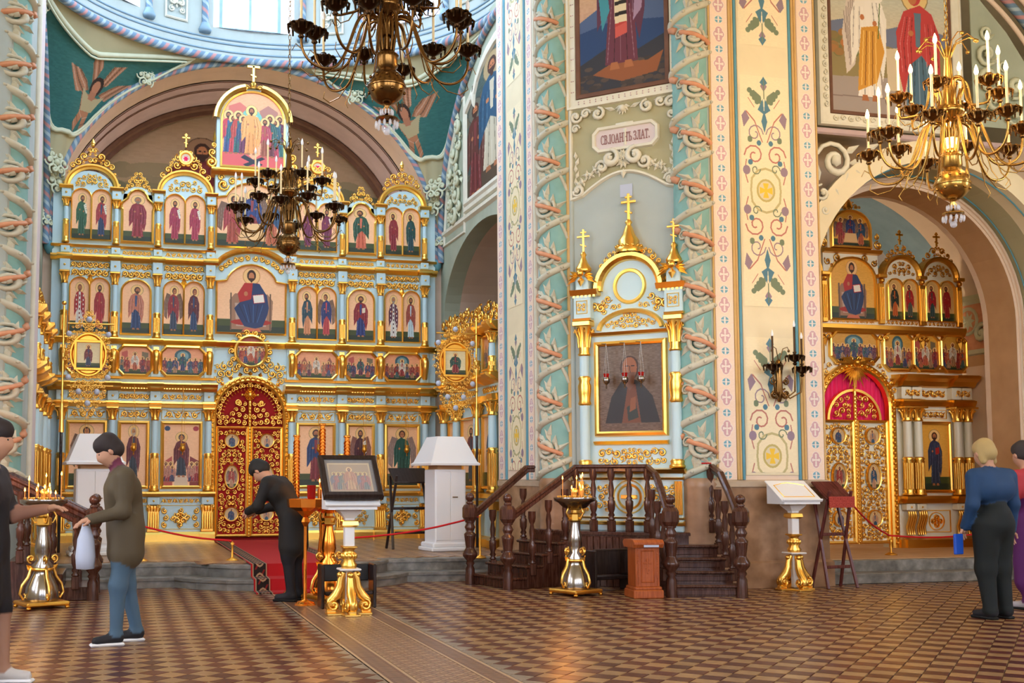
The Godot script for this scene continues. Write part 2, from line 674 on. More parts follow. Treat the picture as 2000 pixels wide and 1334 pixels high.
func make_materials():
	mat("gold", Color(1.0, 0.80, 0.40), 0.28, 1.0)
	mat("old_gold", Color(0.90, 0.67, 0.28), 0.38, 1.0)
	mat("brass", Color(0.76, 0.60, 0.32), 0.24, 1.0)
	mat("pale_gold", Color(1.0, 0.84, 0.48), 0.3, 1.0)
	mat("red_gold", Color(1.0, 0.62, 0.25), 0.22, 1.0)
	mat("bronze", Color(0.50, 0.37, 0.21), 0.24, 1.0)
	mat("dark_bronze", Color(0.24, 0.17, 0.11), 0.3, 1.0)
	mat("silver", Color(0.60, 0.58, 0.56), 0.2, 1.0)
	mat("icon_blue", Color(0.75, 0.87, 0.91), 0.42)
	mat("icon_white", Color(0.90, 0.90, 0.84), 0.42)
	mat("white_paint", Color(0.90, 0.91, 0.92), 0.38)
	mat("cream_paint", Color(0.93, 0.88, 0.75), 0.5)
	mottled("plaster_pink", Color(0.86, 0.76, 0.68), 0.06, 0.85, 0.35, 3)
	mottled("plaster_mauve", Color(0.80, 0.70, 0.70), 0.10, 0.85, 0.4, 4)
	mottled("plaster_grey", Color(0.69, 0.74, 0.73), 0.05, 0.85, 0.35, 5)
	mottled("plaster_sage", Color(0.66, 0.70, 0.62), 0.06, 0.85, 0.35, 6)
	mottled("plaster_olive", Color(0.68, 0.66, 0.52), 0.05, 0.85, 0.4, 7)
	mottled("plaster_cream", Color(0.91, 0.86, 0.72), 0.04, 0.8, 0.35, 8)
	mottled("plaster_peach", Color(0.91, 0.82, 0.73), 0.04, 0.8, 0.35, 9)
	mottled("plaster_tan", Color(0.78, 0.62, 0.45), 0.08, 0.8, 0.35, 10)
	mottled("plaster_lilac", Color(0.85, 0.80, 0.80), 0.04, 0.8, 0.35, 11)
	mottled("plaster_teal", Color(0.20, 0.45, 0.44), 0.10, 0.8, 0.4, 12)
	mottled("plaster_green", Color(0.46, 0.56, 0.46), 0.10, 0.8, 0.4, 13)
	mottled("vault_blue", Color(0.52, 0.64, 0.72), 0.10, 0.8, 0.4, 14)
	mottled("stucco", Color(0.88, 0.87, 0.80), 0.05, 0.75, 1.0, 15)
	mottled("stucco_green", Color(0.80, 0.82, 0.71), 0.05, 0.75, 1.0, 16)
	mottled("relief_cream", Color(0.80, 0.79, 0.71), 0.08, 0.75, 1.2, 17)
	mottled("relief_orange", Color(0.86, 0.60, 0.45), 0.10, 0.75, 1.2, 18)
	mottled("relief_turquoise", Color(0.52, 0.71, 0.69), 0.08, 0.75, 0.8, 19)
	mottled("trim_tan", Color(0.82, 0.67, 0.42), 0.05, 0.7, 0.8, 20)
	mottled("trim_brown", Color(0.42, 0.27, 0.19), 0.10, 0.7, 0.8, 21)
	mottled("trim_blue", Color(0.36, 0.60, 0.68), 0.06, 0.7, 0.8, 22)
	mottled("stone", Color(0.47, 0.46, 0.43), 0.30, 0.45, 0.9, 23)
	mottled("marble", Color(0.66, 0.50, 0.36), 0.22, 0.35, 0.6, 24)
	mottled("marble_light", Color(0.74, 0.66, 0.56), 0.10, 0.4, 0.6, 25)
	mottled("grout", Color(0.33, 0.24, 0.18), 0.15, 0.6, 0.5, 26)
	wood("dark_wood", Color(0.27, 0.125, 0.075), 0.25, 0.24)
	wood("black_wood", Color(0.12, 0.065, 0.06), 0.2, 0.3)
	wood("orange_wood", Color(0.68, 0.32, 0.12), 0.15, 0.3)
	wood("red_wood", Color(0.36, 0.10, 0.08), 0.3, 0.35)
	mat("red_cloth", Color(0.62, 0.03, 0.05), 0.85)
	mat("carpet_red", Color(0.66, 0.03, 0.08), 0.95)
	mat("rope_red", Color(0.78, 0.05, 0.07), 0.8)
	mat("pink_cloth", Color(0.93, 0.12, 0.42), 0.7)
	mat("black_cloth", Color(0.02, 0.02, 0.025), 0.85)
	mat("wax", Color(0.95, 0.88, 0.70), 0.5)
	mat("honey_wax", Color(0.90, 0.62, 0.30), 0.5)
	mat("glass_bulb", Color(0.95, 0.96, 0.98), 0.15)
	mat("paper", Color(0.72, 0.76, 0.84), 0.6)
	mat("wire", Color(0.10, 0.11, 0.13), 0.6)
	mat("ruby_glass", Color(0.60, 0.04, 0.05), 0.1)
	var fl := mat("flame", Color(1.0, 0.72, 0.3), 0.8)
	fl.emission_enabled = true
	fl.emission = Color(1.0, 0.66, 0.28)
	fl.emission_energy_multiplier = 14.0
	var lb := mat("lit_bulb", Color(1.0, 0.93, 0.75), 0.5)
	lb.emission_enabled = true
	lb.emission = Color(1.0, 0.84, 0.55)
	lb.emission_energy_multiplier = 22.0
	var gl := mat("window_glass", Color(0.93, 0.96, 1.0, 0.12), 0.05)
	gl.transparency = BaseMaterial3D.TRANSPARENCY_ALPHA
	var cr := mat("crystal", Color(0.93, 0.95, 1.0, 0.35), 0.03)
	cr.transparency = BaseMaterial3D.TRANSPARENCY_ALPHA
	var tiles := mat("tile", Color.WHITE, 0.30)
	tiles.vertex_color_use_as_albedo = true
	tiles.metallic_specular = 0.32
	tiles.albedo_texture = noise_tex(Color(0.86, 0.84, 0.82), Color(1, 1, 1), 0.03, 31)
	tiles.uv1_triplanar = true
	tiles.uv1_world_triplanar = true
	tiles.uv1_scale = Vector3.ONE * 0.9
	var tint := mat("tinted", Color.WHITE, 0.75)
	tint.vertex_color_use_as_albedo = true
	# twisted blue and rose rope paint on the round mouldings
	var im := Image.create(32, 64, false, Image.FORMAT_RGB8)
	for y in 64:
		for x in 32:
			var k := fposmod(x / 32.0 + y / 64.0, 1.0)
			var cc := Color(0.40, 0.52, 0.62)
			if k < 0.22:
				cc = Color(0.72, 0.52, 0.52)
			elif k > 0.5 and k < 0.72:
				cc = Color(0.62, 0.70, 0.74)
			im.set_pixel(x, y, cc)
	var rope := mat("rope_paint", Color.WHITE, 0.7)
	rope.albedo_texture = ImageTexture.create_from_image(im)
	atlas = Image.create(2048, 2048, false, Image.FORMAT_RGB8)
	atlas.fill(Color(0.5, 0.4, 0.3))
	mat("icon_paint", Color.WHITE, 0.45)
	mat("wall_paint", Color.WHITE, 0.8)

func finish_atlas():
	var tx := ImageTexture.create_from_image(atlas)
	M.icon_paint.albedo_texture = tx
	M.wall_paint.albedo_texture = tx

# ---------------------------------------------------------------- painting of flat pictures

func cell(w: int, h: int) -> Rect2i:
	if pen.x + w + 2 > 2048:
		pen.x = 0
		pen.y += shelf + 2
		shelf = 0
	if pen.y + h > 2048:
		push_error("atlas full")
		pen = Vector2i.ZERO
	var r := Rect2i(pen, Vector2i(w, h))
	pen.x += w + 2
	shelf = max(shelf, h)
	return r

func uv_of(r: Rect2i) -> Rect2:
	return Rect2((Vector2(r.position) + v2(1, 1)) / 2048.0, (Vector2(r.size) - v2(2, 2)) / 2048.0)

func wash(rc: Rect2i, c0: Color, c1 = null, grain := 0.03):
	# ground colour with brush grain, optionally running from one colour at the top to another at the bottom
	for y in range(0, rc.size.y, 2):
		var b: Color = c0 if c1 == null else c0.lerp(c1, float(y) / rc.size.y)
		for x in range(0, rc.size.x, 6):
			var k := rng.randf_range(-grain, grain)
			atlas.fill_rect(Rect2i(rc.position.x + x, rc.position.y + y, min(6, rc.size.x - x), min(2, rc.size.y - y)), Color(b.r + k, b.g + k, b.b + k))

func fillp(rc: Rect2i, pts: Array, col: Color):
	var m := pts.size()
	var q := []
	var y0 := 1e9
	var y1 := -1e9
	for a in pts:
		var b := v2(a.x * rc.size.x, a.y * rc.size.y)
		q.append(b)
		y0 = min(y0, b.y)
		y1 = max(y1, b.y)
	for y in range(max(0, int(floor(y0))), min(rc.size.y - 1, int(ceil(y1))) + 1):
		var yc := y + 0.5
		var xs := []
		for k in m:
			var a: Vector2 = q[k]
			var b: Vector2 = q[(k + 1) % m]
			if (a.y <= yc) != (b.y <= yc):
				xs.append(a.x + (yc - a.y) / (b.y - a.y) * (b.x - a.x))
		xs.sort()
		for k in range(0, xs.size() - 1, 2):
			var x0: int = clampi(int(round(xs[k])), 0, rc.size.x)
			var x1: int = clampi(int(round(xs[k + 1])), 0, rc.size.x)
			if x1 > x0:
				atlas.fill_rect(Rect2i(rc.position.x + x0, rc.position.y + y, x1 - x0, 1), col)

func ell(rc: Rect2i, cx: float, cy: float, rx: float, ry: float, col: Color):
	var q := []
	for k in 20:
		var a := TAU * k / 20
		q.append(v2(cx + cos(a) * rx, cy + sin(a) * ry))
	fillp(rc, q, col)

func stroke(rc: Rect2i, pts: Array, w: float, col: Color):
	# w in pixels
	var s := Vector2(rc.size)
	for k in pts.size() - 1:
		var a: Vector2 = pts[k] * s
		var b: Vector2 = pts[k + 1] * s
		var d := (b - a)
		if d.length() < 0.01:
			continue
		d = d.normalized()
		var nn := v2(-d.y, d.x) * w * 0.5
		var e := d * w * 0.3
		fillp(rc, [(a - e + nn) / s, (b + e + nn) / s, (b + e - nn) / s, (a - e - nn) / s], col)

func curl(rc: Rect2i, m: Vector2, r: float, a0: float, dir: float, turns: float, w: float, col: Color):
	var pts := []
	var asp := float(rc.size.x) / rc.size.y
	for k in 15:
		var f := k / 14.0
		var a := a0 + dir * TAU * turns * f
		var q := r * (1.0 - 0.8 * f)
		pts.append(m + v2(cos(a) * q, sin(a) * q * asp))
	stroke(rc, pts, w, col)

# one standing saint; x is the middle and s the height of the figure inside the cell
func figure(rc: Rect2i, o: Dictionary, x := 0.5, y0 := 0.12, y1 := 0.93):
	var h := y1 - y0
	var asp := float(rc.size.y) / rc.size.x
	var w: float = h * asp * o.get("fat", 0.19)
	var robe: Color = o.get("robe", Color(0.2, 0.3, 0.45))
	var cloak: Color = o.get("cloak", Color(0.6, 0.15, 0.15))
	var skin: Color = o.get("skin", Color(0.72, 0.45, 0.28))
	var hair: Color = o.get("hair", Color(0.25, 0.13, 0.08))
	var f: float = o.get("face", 0.0)
	var P := func(a: float, b: float) -> Vector2: return v2(x + a * w, y0 + b * h)
	var hr := h * 0.062
	if o.get("wings", false):
		var wc: Color = o.get("wing", Color(0.45, 0.33, 0.26))
		for s in [-1.0, 1.0]:
			fillp(rc, [P.call(s * 0.45, 0.16), P.call(s * 1.05, 0.12), P.call(s * 1.45, 0.34), P.call(s * 1.4, 0.66), P.call(s * 1.0, 0.74), P.call(s * 0.8, 0.4)], wc)
			for k in 3:
				stroke(rc, [P.call(s * (0.8 + 0.2 * k), 0.25), P.call(s * (0.95 + 0.18 * k), 0.66)], 1.5, wc.lightened(0.25))
	# halo
	var hc: Color = o.get("halo", Color(0.95, 0.78, 0.50))
	ell(rc, x + f * 0.1 * w, y0 + hr * 1.25, hr * 2.1 * asp, hr * 2.1, hc.darkened(0.35))
	ell(rc, x + f * 0.1 * w, y0 + hr * 1.25, hr * 1.95 * asp, hr * 1.95, hc)
	# robe
	fillp(rc, [P.call(-0.3, 0.17), P.call(0.3, 0.17), P.call(0.5, 0.4), P.call(0.48, 0.7), P.call(0.56, 0.965), P.call(-0.56, 0.965), P.call(-0.46, 0.7), P.call(-0.5, 0.4)], robe)
	for k in 5:
		var a := -0.42 + k * 0.2
		stroke(rc, [P.call(a * 0.6, 0.45), P.call(a * 1.15, 0.95)], 1.4, robe.lightened(0.28) if k % 2 == 0 else robe.darkened(0.4))
	# cloak over the shoulders, falling further down on one side
	var sd := 1.0 if f >= 0 else -1.0
	fillp(rc, [P.call(-0.1 * sd, 0.14), P.call(0.55 * sd, 0.2), P.call(0.86 * sd, 0.36), P.call(0.8 * sd, 0.66), P.call(0.62 * sd, 0.84), P.call(0.35 * sd, 0.6), P.call(-0.1 * sd, 0.52), P.call(-0.5 * sd, 0.62), P.call(-0.82 * sd, 0.74), P.call(-0.84 * sd, 0.36), P.call(-0.55 * sd, 0.2)], cloak)
	fillp(rc, [P.call(-0.14, 0.2), P.call(0.14, 0.2), P.call(0.06, 0.46), P.call(-0.1, 0.46)], robe.lightened(0.08))
	for k in 4:
		var a := 0.3 + k * 0.14
		stroke(rc, [P.call(a * sd * 0.7, 0.24), P.call(a * sd, 0.44), P.call(a * sd * 0.9, 0.66)], 1.3, cloak.lightened(0.3) if k % 2 else cloak.darkened(0.4))
		stroke(rc, [P.call(-a * sd * 0.9, 0.28), P.call(-a * sd * 1.05, 0.6)], 1.3, cloak.darkened(0.35) if k % 2 else cloak.lightened(0.22))
	if o.get("bishop", false):
		fillp(rc, [P.call(-0.16, 0.17), P.call(0.16, 0.17), P.call(0.2, 0.9), P.call(-0.2, 0.9)], Color(0.88, 0.86, 0.82))
		for k in 7:
			var yy := 0.24 + 0.1 * k
			fillp(rc, [P.call(-0.1, yy), P.call(0.1, yy), P.call(0.1, yy + 0.045), P.call(-0.1, yy + 0.045)], cloak.darkened(0.3))
			for s in [-0.55, 0.5]:
				fillp(rc, [P.call(s, yy), P.call(s + 0.12, yy), P.call(s + 0.12, yy + 0.04), P.call(s, yy + 0.04)], Color(0.9, 0.88, 0.84))
	# feet
	for s in [-0.26, 0.22]:
		fillp(rc, [P.call(s - 0.1, 0.955), P.call(s + 0.12, 0.955), P.call(s + 0.2, 1.0), P.call(s - 0.14, 1.0)], o.get("shoe", skin.darkened(0.1)))
	# head
	var hx := x + f * 0.12 * w
	ell(rc, hx, y0 + hr * 1.2, hr * 1.02 * asp, hr * 1.2, hair)
	ell(rc, hx + f * hr * 0.25, y0 + hr * 1.35, hr * 0.68 * asp, hr * 0.92, skin)
	if o.get("beard", true):
		fillp(rc, [v2(hx - hr * 0.62 * asp, y0 + hr * 1.6), v2(hx + hr * 0.62 * asp, y0 + hr * 1.6), v2(hx + hr * 0.25 * asp, y0 + hr * 2.8), v2(hx - hr * 0.25 * asp, y0 + hr * 2.8)], hair)
	ell(rc, hx - hr * 0.28 * asp, y0 + hr * 1.2, hr * 0.13 * asp, hr * 0.1, Color(0.12, 0.06, 0.04))
	ell(rc, hx + hr * 0.28 * asp, y0 + hr * 1.2, hr * 0.13 * asp, hr * 0.1, Color(0.12, 0.06, 0.04))
	stroke(rc, [v2(hx, y0 + hr * 1.2), v2(hx + f * hr * 0.1, y0 + hr * 1.6)], 1.0, skin.darkened(0.35))
	# hands, and what they hold
	ell(rc, x - 0.28 * w, y0 + 0.36 * h, 0.1 * w, 0.022 * h, skin)
	ell(rc, x + 0.3 * w, y0 + 0.4 * h, 0.1 * w, 0.022 * h, skin)
	if o.has("book"):
		fillp(rc, [P.call(0.12, 0.3), P.call(0.52, 0.28), P.call(0.52, 0.4), P.call(0.12, 0.42)], o.book)
		stroke(rc, [P.call(0.12, 0.3), P.call(0.12, 0.42)], 1.5, Color(0.7, 0.15, 0.1))
	if o.get("scroll", false):
		fillp(rc, [P.call(0.3, 0.24), P.call(0.72, 0.2), P.call(0.86, 0.44), P.call(0.66, 0.46)], Color(0.90, 0.88, 0.80))
		for k in 3:
			stroke(rc, [P.call(0.48 + 0.05 * k, 0.26 + 0.05 * k), P.call(0.72 + 0.04 * k, 0.245 + 0.05 * k)], 1.0, Color(0.3, 0.2, 0.2))

func icon_ground(rc: Rect2i, grass := true, bg := Color(0.96, 0.75, 0.56)):
	wash(rc, bg, bg.lightened(0.10), 0.02)
	if grass:
		fillp(rc, [v2(0, 0.8), v2(1, 0.8), v2(1, 1), v2(0, 1)], Color(0.25, 0.30, 0.15))
		fillp(rc, [v2(0, 0.9), v2(1, 0.9), v2(1, 1), v2(0, 1)], Color(0.14, 0.20, 0.15))

func saint_cell(o: Dictionary, w := 96, h := 208) -> Rect2:
	var rc := cell(w, h)
	icon_ground(rc, o.get("grass", true), o.get("bg", Color(0.96, 0.75, 0.56)))
	figure(rc, o)
	return uv_of(rc)

# a crowd scene: rows of small robed figures round a middle figure
func scene_cell(w: int, h: int, kind: int, bg := Color(0.90, 0.62, 0.45)) -> Rect2:
	var rc := cell(w, h)
	icon_ground(rc, true, bg)
	var cols := [Color(0.55, 0.12, 0.12), Color(0.12, 0.30, 0.33), Color(0.70, 0.30, 0.16), Color(0.15, 0.18, 0.36), Color(0.62, 0.45, 0.30), Color(0.35, 0.12, 0.22)]
	if kind % 3 == 0:
		fillp(rc, [v2(0.02, 0.6), v2(0.2, 0.2), v2(0.34, 0.62)], Color(0.62, 0.36, 0.26))
		fillp(rc, [v2(0.66, 0.62), v2(0.84, 0.18), v2(0.98, 0.6)], Color(0.55, 0.33, 0.28))
	elif kind % 3 == 1:
		fillp(rc, [v2(0.08, 0.7), v2(0.08, 0.2), v2(0.26, 0.12), v2(0.3, 0.7)], Color(0.72, 0.34, 0.30))
		fillp(rc, [v2(0.7, 0.7), v2(0.72, 0.16), v2(0.92, 0.2), v2(0.94, 0.7)], Color(0.45, 0.40, 0.30))
	else:
		ell(rc, 0.5, 0.28, 0.2, 0.24, Color(0.20, 0.36, 0.40))
		ell(rc, 0.5, 0.28, 0.14, 0.17, Color(0.45, 0.60, 0.62))
	var num := int(w / 13.0)
	for k in num:
		var xx := (k + 0.5) / num
		if abs(xx - 0.5) < 0.1:
			continue
		figure(rc, {"robe": cols[(k + kind) % 6], "cloak": cols[(k * 2 + kind + 3) % 6], "fat": 0.24, "face": sign(0.5 - xx), "beard": k % 2 == 0}, xx, 0.36 + 0.03 * (k % 2), 0.92)
	figure(rc, {"robe": cols[(kind + 1) % 6], "cloak": Color(0.85, 0.80, 0.72) if kind % 2 else Color(0.10, 0.30, 0.30), "fat": 0.24}, 0.5, 0.2, 0.86)
	return uv_of(rc)

# the enthroned figure with an open book
func throne_cell(w: int, h: int, bg: Color) -> Rect2:
	var rc := cell(w, h)
	icon_ground(rc, true, bg)
	var seat := Color(0.62, 0.46, 0.36)
	fillp(rc, [v2(0.18, 0.52), v2(0.26, 0.42), v2(0.74, 0.42), v2(0.82, 0.52), v2(0.8, 0.95), v2(0.2, 0.95)], seat)
	fillp(rc, [v2(0.26, 0.56), v2(0.74, 0.56), v2(0.72, 0.9), v2(0.28, 0.9)], seat.lightened(0.3))
	for s in [0.2, 0.78]:
		stroke(rc, [v2(s, 0.42), v2(s, 0.96)], 5, seat.darkened(0.35))
	ell(rc, 0.5, 0.84, 0.3, 0.05, Color(0.65, 0.15, 0.12))
	ell(rc, 0.5, 0.16, 0.13, 0.13, Color(0.78, 0.55, 0.32))
	ell(rc, 0.5, 0.16, 0.12, 0.12, Color(0.94, 0.76, 0.50))
	fillp(rc, [v2(0.4, 0.26), v2(0.6, 0.26), v2(0.7, 0.42), v2(0.66, 0.6), v2(0.34, 0.6), v2(0.3, 0.42)], Color(0.70, 0.15, 0.14))
	fillp(rc, [v2(0.52, 0.26), v2(0.62, 0.27), v2(0.73, 0.44), v2(0.76, 0.62), v2(0.74, 0.72), v2(0.67, 0.9), v2(0.56, 0.93), v2(0.40, 0.9), v2(0.30, 0.74), v2(0.25, 0.64), v2(0.33, 0.55), v2(0.5, 0.5)], Color(0.10, 0.20, 0.38))
	for k in 6:
		stroke(rc, [v2(0.32 + 0.07 * k, 0.58), v2(0.44 + 0.03 * k, 0.84)], 2, Color(0.25, 0.42, 0.62) if k % 2 else Color(0.04, 0.09, 0.2))
	fillp(rc, [v2(0.52, 0.44), v2(0.68, 0.42), v2(0.7, 0.54), v2(0.54, 0.56)], Color(0.92, 0.90, 0.84))
	stroke(rc, [v2(0.52, 0.44), v2(0.68, 0.42), v2(0.7, 0.54), v2(0.54, 0.56), v2(0.52, 0.44)], 2, Color(0.7, 0.1, 0.1))
	ell(rc, 0.5, 0.15, 0.065, 0.085, Color(0.20, 0.09, 0.05))
	ell(rc, 0.5, 0.165, 0.042, 0.062, Color(0.74, 0.47, 0.30))
	fillp(rc, [v2(0.46, 0.19), v2(0.54, 0.19), v2(0.5, 0.26)], Color(0.22, 0.10, 0.06))
	ell(rc, 0.42, 0.42, 0.03, 0.035, Color(0.74, 0.47, 0.30))
	fillp(rc, [v2(0.4, 0.93), v2(0.62, 0.93), v2(0.66, 0.98), v2(0.36, 0.98)], Color(0.80, 0.42, 0.30))
	return uv_of(rc)

# three seated figures at a table, or a crowd, for the wide middle icons
func three_cell(w: int, h: int, bg: Color) -> Rect2:
	var rc := cell(w, h)
	icon_ground(rc, true, bg)
	fillp(rc, [v2(0.3, 0.6), v2(0.7, 0.6), v2(0.76, 0.9), v2(0.24, 0.9)], Color(0.82, 0.62, 0.42))
	figure(rc, {"robe": Color(0.62, 0.25, 0.18), "cloak": Color(0.62, 0.20, 0.22), "wings": true, "beard": false, "face": 1.0, "fat": 0.22}, 0.22, 0.2, 0.96)
	figure(rc, {"robe": Color(0.70, 0.35, 0.22), "cloak": Color(0.12, 0.28, 0.42), "wings": true, "beard": false, "face": -1.0, "fat": 0.22}, 0.78, 0.2, 0.96)
	figure(rc, {"robe": Color(0.50, 0.14, 0.16), "cloak": Color(0.12, 0.22, 0.45), "wings": true, "beard": false, "fat": 0.26}, 0.5, 0.12, 0.8)
	fillp(rc, [v2(0.36, 0.62), v2(0.64, 0.62), v2(0.68, 0.88), v2(0.32, 0.88)], Color(0.90, 0.74, 0.52))
	return uv_of(rc)

# ---------------------------------------------------------------- floor, altar steps, carpet

func tile_shape(q: PackedVector2Array, y: float, g: G):
	# thin tile with a small chamfer; q in (x, z)
	var old := g.T
	g.T = old * Transform3D(Basis(Vector3.RIGHT, -PI / 2), v3(0, 0, 0))
	var f := PackedVector2Array()
	for a in q:
		f.append(v2(a.x, -a.y))
	g.prism(f, y - 0.012, y, Rect2(0, 0, 1, 1), 0.003)
	g.T = old

func build_floor():
	var base := G.new()
	base.box2(v3(-7.0, -0.25, -22.6), v3(16.2, -0.010, 5.7))
	var fl := struct("floor", base, "grout", "brown and cream diamond tiled floor of the church")
	var D := 0.2325
	var e := D / 2 * 0.965
	var dark := [Color(0.100, 0.030, 0.022), Color(0.118, 0.035, 0.025), Color(0.085, 0.027, 0.022), Color(0.132, 0.042, 0.027)]
	var light := [Color(0.350, 0.215, 0.100), Color(0.380, 0.240, 0.115), Color(0.325, 0.200, 0.100), Color(0.395, 0.235, 0.105)]
	var shapes := {}
	for k in 4:
		for d in 2:
			var g := G.new()
			g.use_col = true
			g.col = dark[k] if d == 0 else light[k]
			tile_shape(pv([v2(-e, 0), v2(0, e), v2(e, 0), v2(0, -e)]), 0, g)
			shapes[d * 4 + k] = g.mesh()
	var spots := []
	var rest := G.new()
	rest.use_col = true
	var strip0 := 1.78
	var strip1 := 2.66
	for j in range(-64, 30):
		for i in range(-40, 110):
			# lattice of diamonds: rows half a diagonal apart
			var x := 0.26 + i * D / 2
			var z := -8.29 + j * D / 2
			if (i + j) % 2 != 0:
				continue
			if x < -4.6 or x > 13.6 or z > -5.4 or z < -15.6:
				continue
			if x - e > strip0 and x + e < strip1:
				continue
			var isd := posmod(i, 2) == 0
			var k := rng.randi() % 4
			var cut := (x - e < strip1 and x + e > strip0)
			if not cut and z < -7.25 and x > 0.1 * z and x < -0.93 * z:
				spots.append([v2(x, z).length(), x, z, (0 if isd else 4) + k])
				continue
			rest.col = dark[k] if isd else light[k]
			if cut:
				rest.col = Color(0.30, 0.25, 0.19)
				var side := x < (strip0 + strip1) / 2
				var q := pv([v2(x - e, z), v2(x, z + e), v2(x + e, z), v2(x, z - e)])
				var clip := rect_pts(x - 1, z - 1, strip0 - 0.004, z + 1) if side else rect_pts(strip1 + 0.004, z - 1, x + 1, z + 1)
				for c in Geometry2D.intersect_polygons(q, clip):
					if c.size() > 2:
						if not Geometry2D.is_polygon_clockwise(c):
							c.reverse()
						tile_shape(c, 0, rest)
				continue
			tile_shape(pv([v2(x - e, z), v2(x, z + e), v2(x + e, z), v2(x, z - e)]), 0, rest)
	spots.sort_custom(func(a, b): return a[0] < b[0])
	for k in spots.size():
		var s: Array = spots[k]
		if k < 300:
			var o := part(fl, "tile", shapes[s[3]], "tile")
			o.position = v3(s[1], 0, s[2])
		else:
			rest.col = dark[s[3]] if s[3] < 4 else light[s[3] - 4]
			tile_shape(pv([v2(s[1] - e, s[2]), v2(s[1], s[2] + e), v2(s[1] + e, s[2]), v2(s[1], s[2] - e)]), 0, rest)
	var st := part(fl, "far_tiles", rest, "tile", "rest of the diamond floor tiles")
	st.set_meta("kind", "stuff")
	# patterned walk down the middle: slabs with a fine printed mosaic
	var im := Image.create(128, 128, false, Image.FORMAT_RGB8)
	var pal := [Color(0.45, 0.32, 0.25), Color(0.72, 0.60, 0.46), Color(0.30, 0.19, 0.16), Color(0.58, 0.42, 0.30)]
	for y in 128:
		for x in 128:
			var u := (x % 64 - 32) / 2
			var w := (y % 64 - 32) / 2
			var k := 0
			var l1: int = abs(u) + abs(w)
			if l1 < 5: k = 1
			elif l1 < 9: k = 2
			elif abs(abs(u) - abs(w)) < 3: k = 1
			elif (u * u + w * w) > 330: k = 2
			elif int(u / 4.0 + 20) % 2 == int(w / 4.0 + 20) % 2: k = 3
			if x < 2 or y < 2: k = 1
			im.set_pixel(x, y, pal[k])
	var mm := mat("mosaic", Color.WHITE, 0.36)
	mm.albedo_texture = ImageTexture.create_from_image(im)
	var im2 := Image.create(64, 64, false, Image.FORMAT_RGB8)
	for y in 64:
		for x in 64:
			var k := 1
			var u := y % 16 - 8
			if x > 6 and x < 56:
				k = 0
				if abs(u) + abs(x - 31) / 3 < 6: k = 2
				if abs(u) < 2 and x > 14 and x < 48: k = 1
			im2.set_pixel(x, y, pal[k])
	var mb := mat("mosaic_border", Color.WHITE, 0.36)
	mb.albedo_texture = ImageTexture.create_from_image(im2)
	var slab := G.new()
	var h := 0.1135
	slab.quad(v3(-h, 0, h), v3(h, 0, h), v3(h, 0, -h), v3(-h, 0, -h), v2(0, 1), v2(1, 0))
	for s in [[v3(-h, 0, h), v3(h, 0, h)], [v3(h, 0, -h), v3(-h, 0, -h)]]:
		slab.quad(s[0] - v3(0, 0.012, 0), s[1] - v3(0, 0.012, 0), s[1], s[0])
	var slab_m := slab.mesh()
	var bord := G.new()
	bord.quad(v3(-0.10, 0, h), v3(0.10, 0, h), v3(0.10, 0, -h), v3(-0.10, 0, -h), v2(0, 1), v2(1, 0))
	bord.quad(v3(-0.10, -0.012, h), v3(0.10, -0.012, h), v3(0.10, 0, h), v3(-0.10, 0, h))
	var bord_m := bord.mesh()
	var zz := -14.0
	while zz < -5.4:
		for x in [2.22 - 0.115, 2.22 + 0.115]:
			var o := part(fl, "walk_slab", slab_m, "mosaic")
			o.position = v3(x, 0, zz)
		for x in [1.785 + 0.101, 2.655 - 0.101]:
			var o := part(fl, "border_slab", bord_m, "mosaic_border")
			o.position = v3(x - 0.0, 0, zz)
		zz += 0.23

	# raised altar floor with a bowed front, two stone steps
	var edge := pv([v2(-1.2, -14.93), v2(0.92, -14.93), v2(1.12, -14.62), v2(1.42, -14.38), v2(1.8, -14.26), v2(2.22, -14.22), v2(2.64, -14.26), v2(3.02, -14.38), v2(3.32, -14.62), v2(3.52, -14.93), v2(5.95, -14.93)])
	var steps := struct_root("floor_altar_steps", "grey stone steps with a bowed middle before the icon screen")
	for k in 2:
		var off := 0.0 if k == 0 else 0.33
		var y1 := SOL if k == 0 else 0.135
		var path := PackedVector2Array()
		for a in edge:
			var d := v2(a.x - CX, a.y + 16.4)
			var q := a
			if abs(d.x) < 1.31:
				q = v2(CX, -16.4) + d.normalized() * (d.length() + off)
			else:
				q = a + v2(0.12 * sign(d.x) * off / 0.33 if abs(d.x) < 1.5 else 0.0, off)
			path.append(q)
		# nosing and riser along the front
		var f := PackedVector2Array()
		for a in path:
			f.append(v2(a.x, -a.y))
		f.append(v2(5.95, 22.4))
		f.append(v2(-1.2, 22.4))
		var g := G.new()
		g.T = Transform3D(Basis(Vector3.RIGHT, -PI / 2), Vector3.ZERO)
		g.prism(f, -0.01, y1 - 0.045)
		var nose := G.inset(f, -0.025) if not Geometry2D.is_polygon_clockwise(f) else G.inset(f, 0.025)
		g.prism(nose, y1 - 0.045, y1, Rect2(0, 0, 1, 1), 0.008)
		part(steps, "upper_step" if k == 0 else "lower_step", g, "stone")
	# tiles of the altar floor
	var al := G.new()
	al.use_col = true
	var c0 := Color(0.42, 0.24, 0.11)
	var c1 := Color(0.24, 0.115, 0.055)
	for j in range(-54, -2):
		for i in range(-14, 50):
			if (i + j) % 2 != 0:
				continue
			var x := 0.26 + i * D / 2
			var z := -14.3 + j * D / 2
			if z < -20.3 or x < -1.1 or x > 5.6:
				continue
			if z > -15.2 and (abs(x - CX) > 1.15 or z > -14.5):
				continue
			al.col = (c0 if posmod(i, 2) == 0 else c1).lightened(rng.randf() * 0.08)
			tile_shape(pv([v2(x - e, z), v2(x, z + e), v2(x + e, z), v2(x, z - e)]), SOL + 0.010, al)
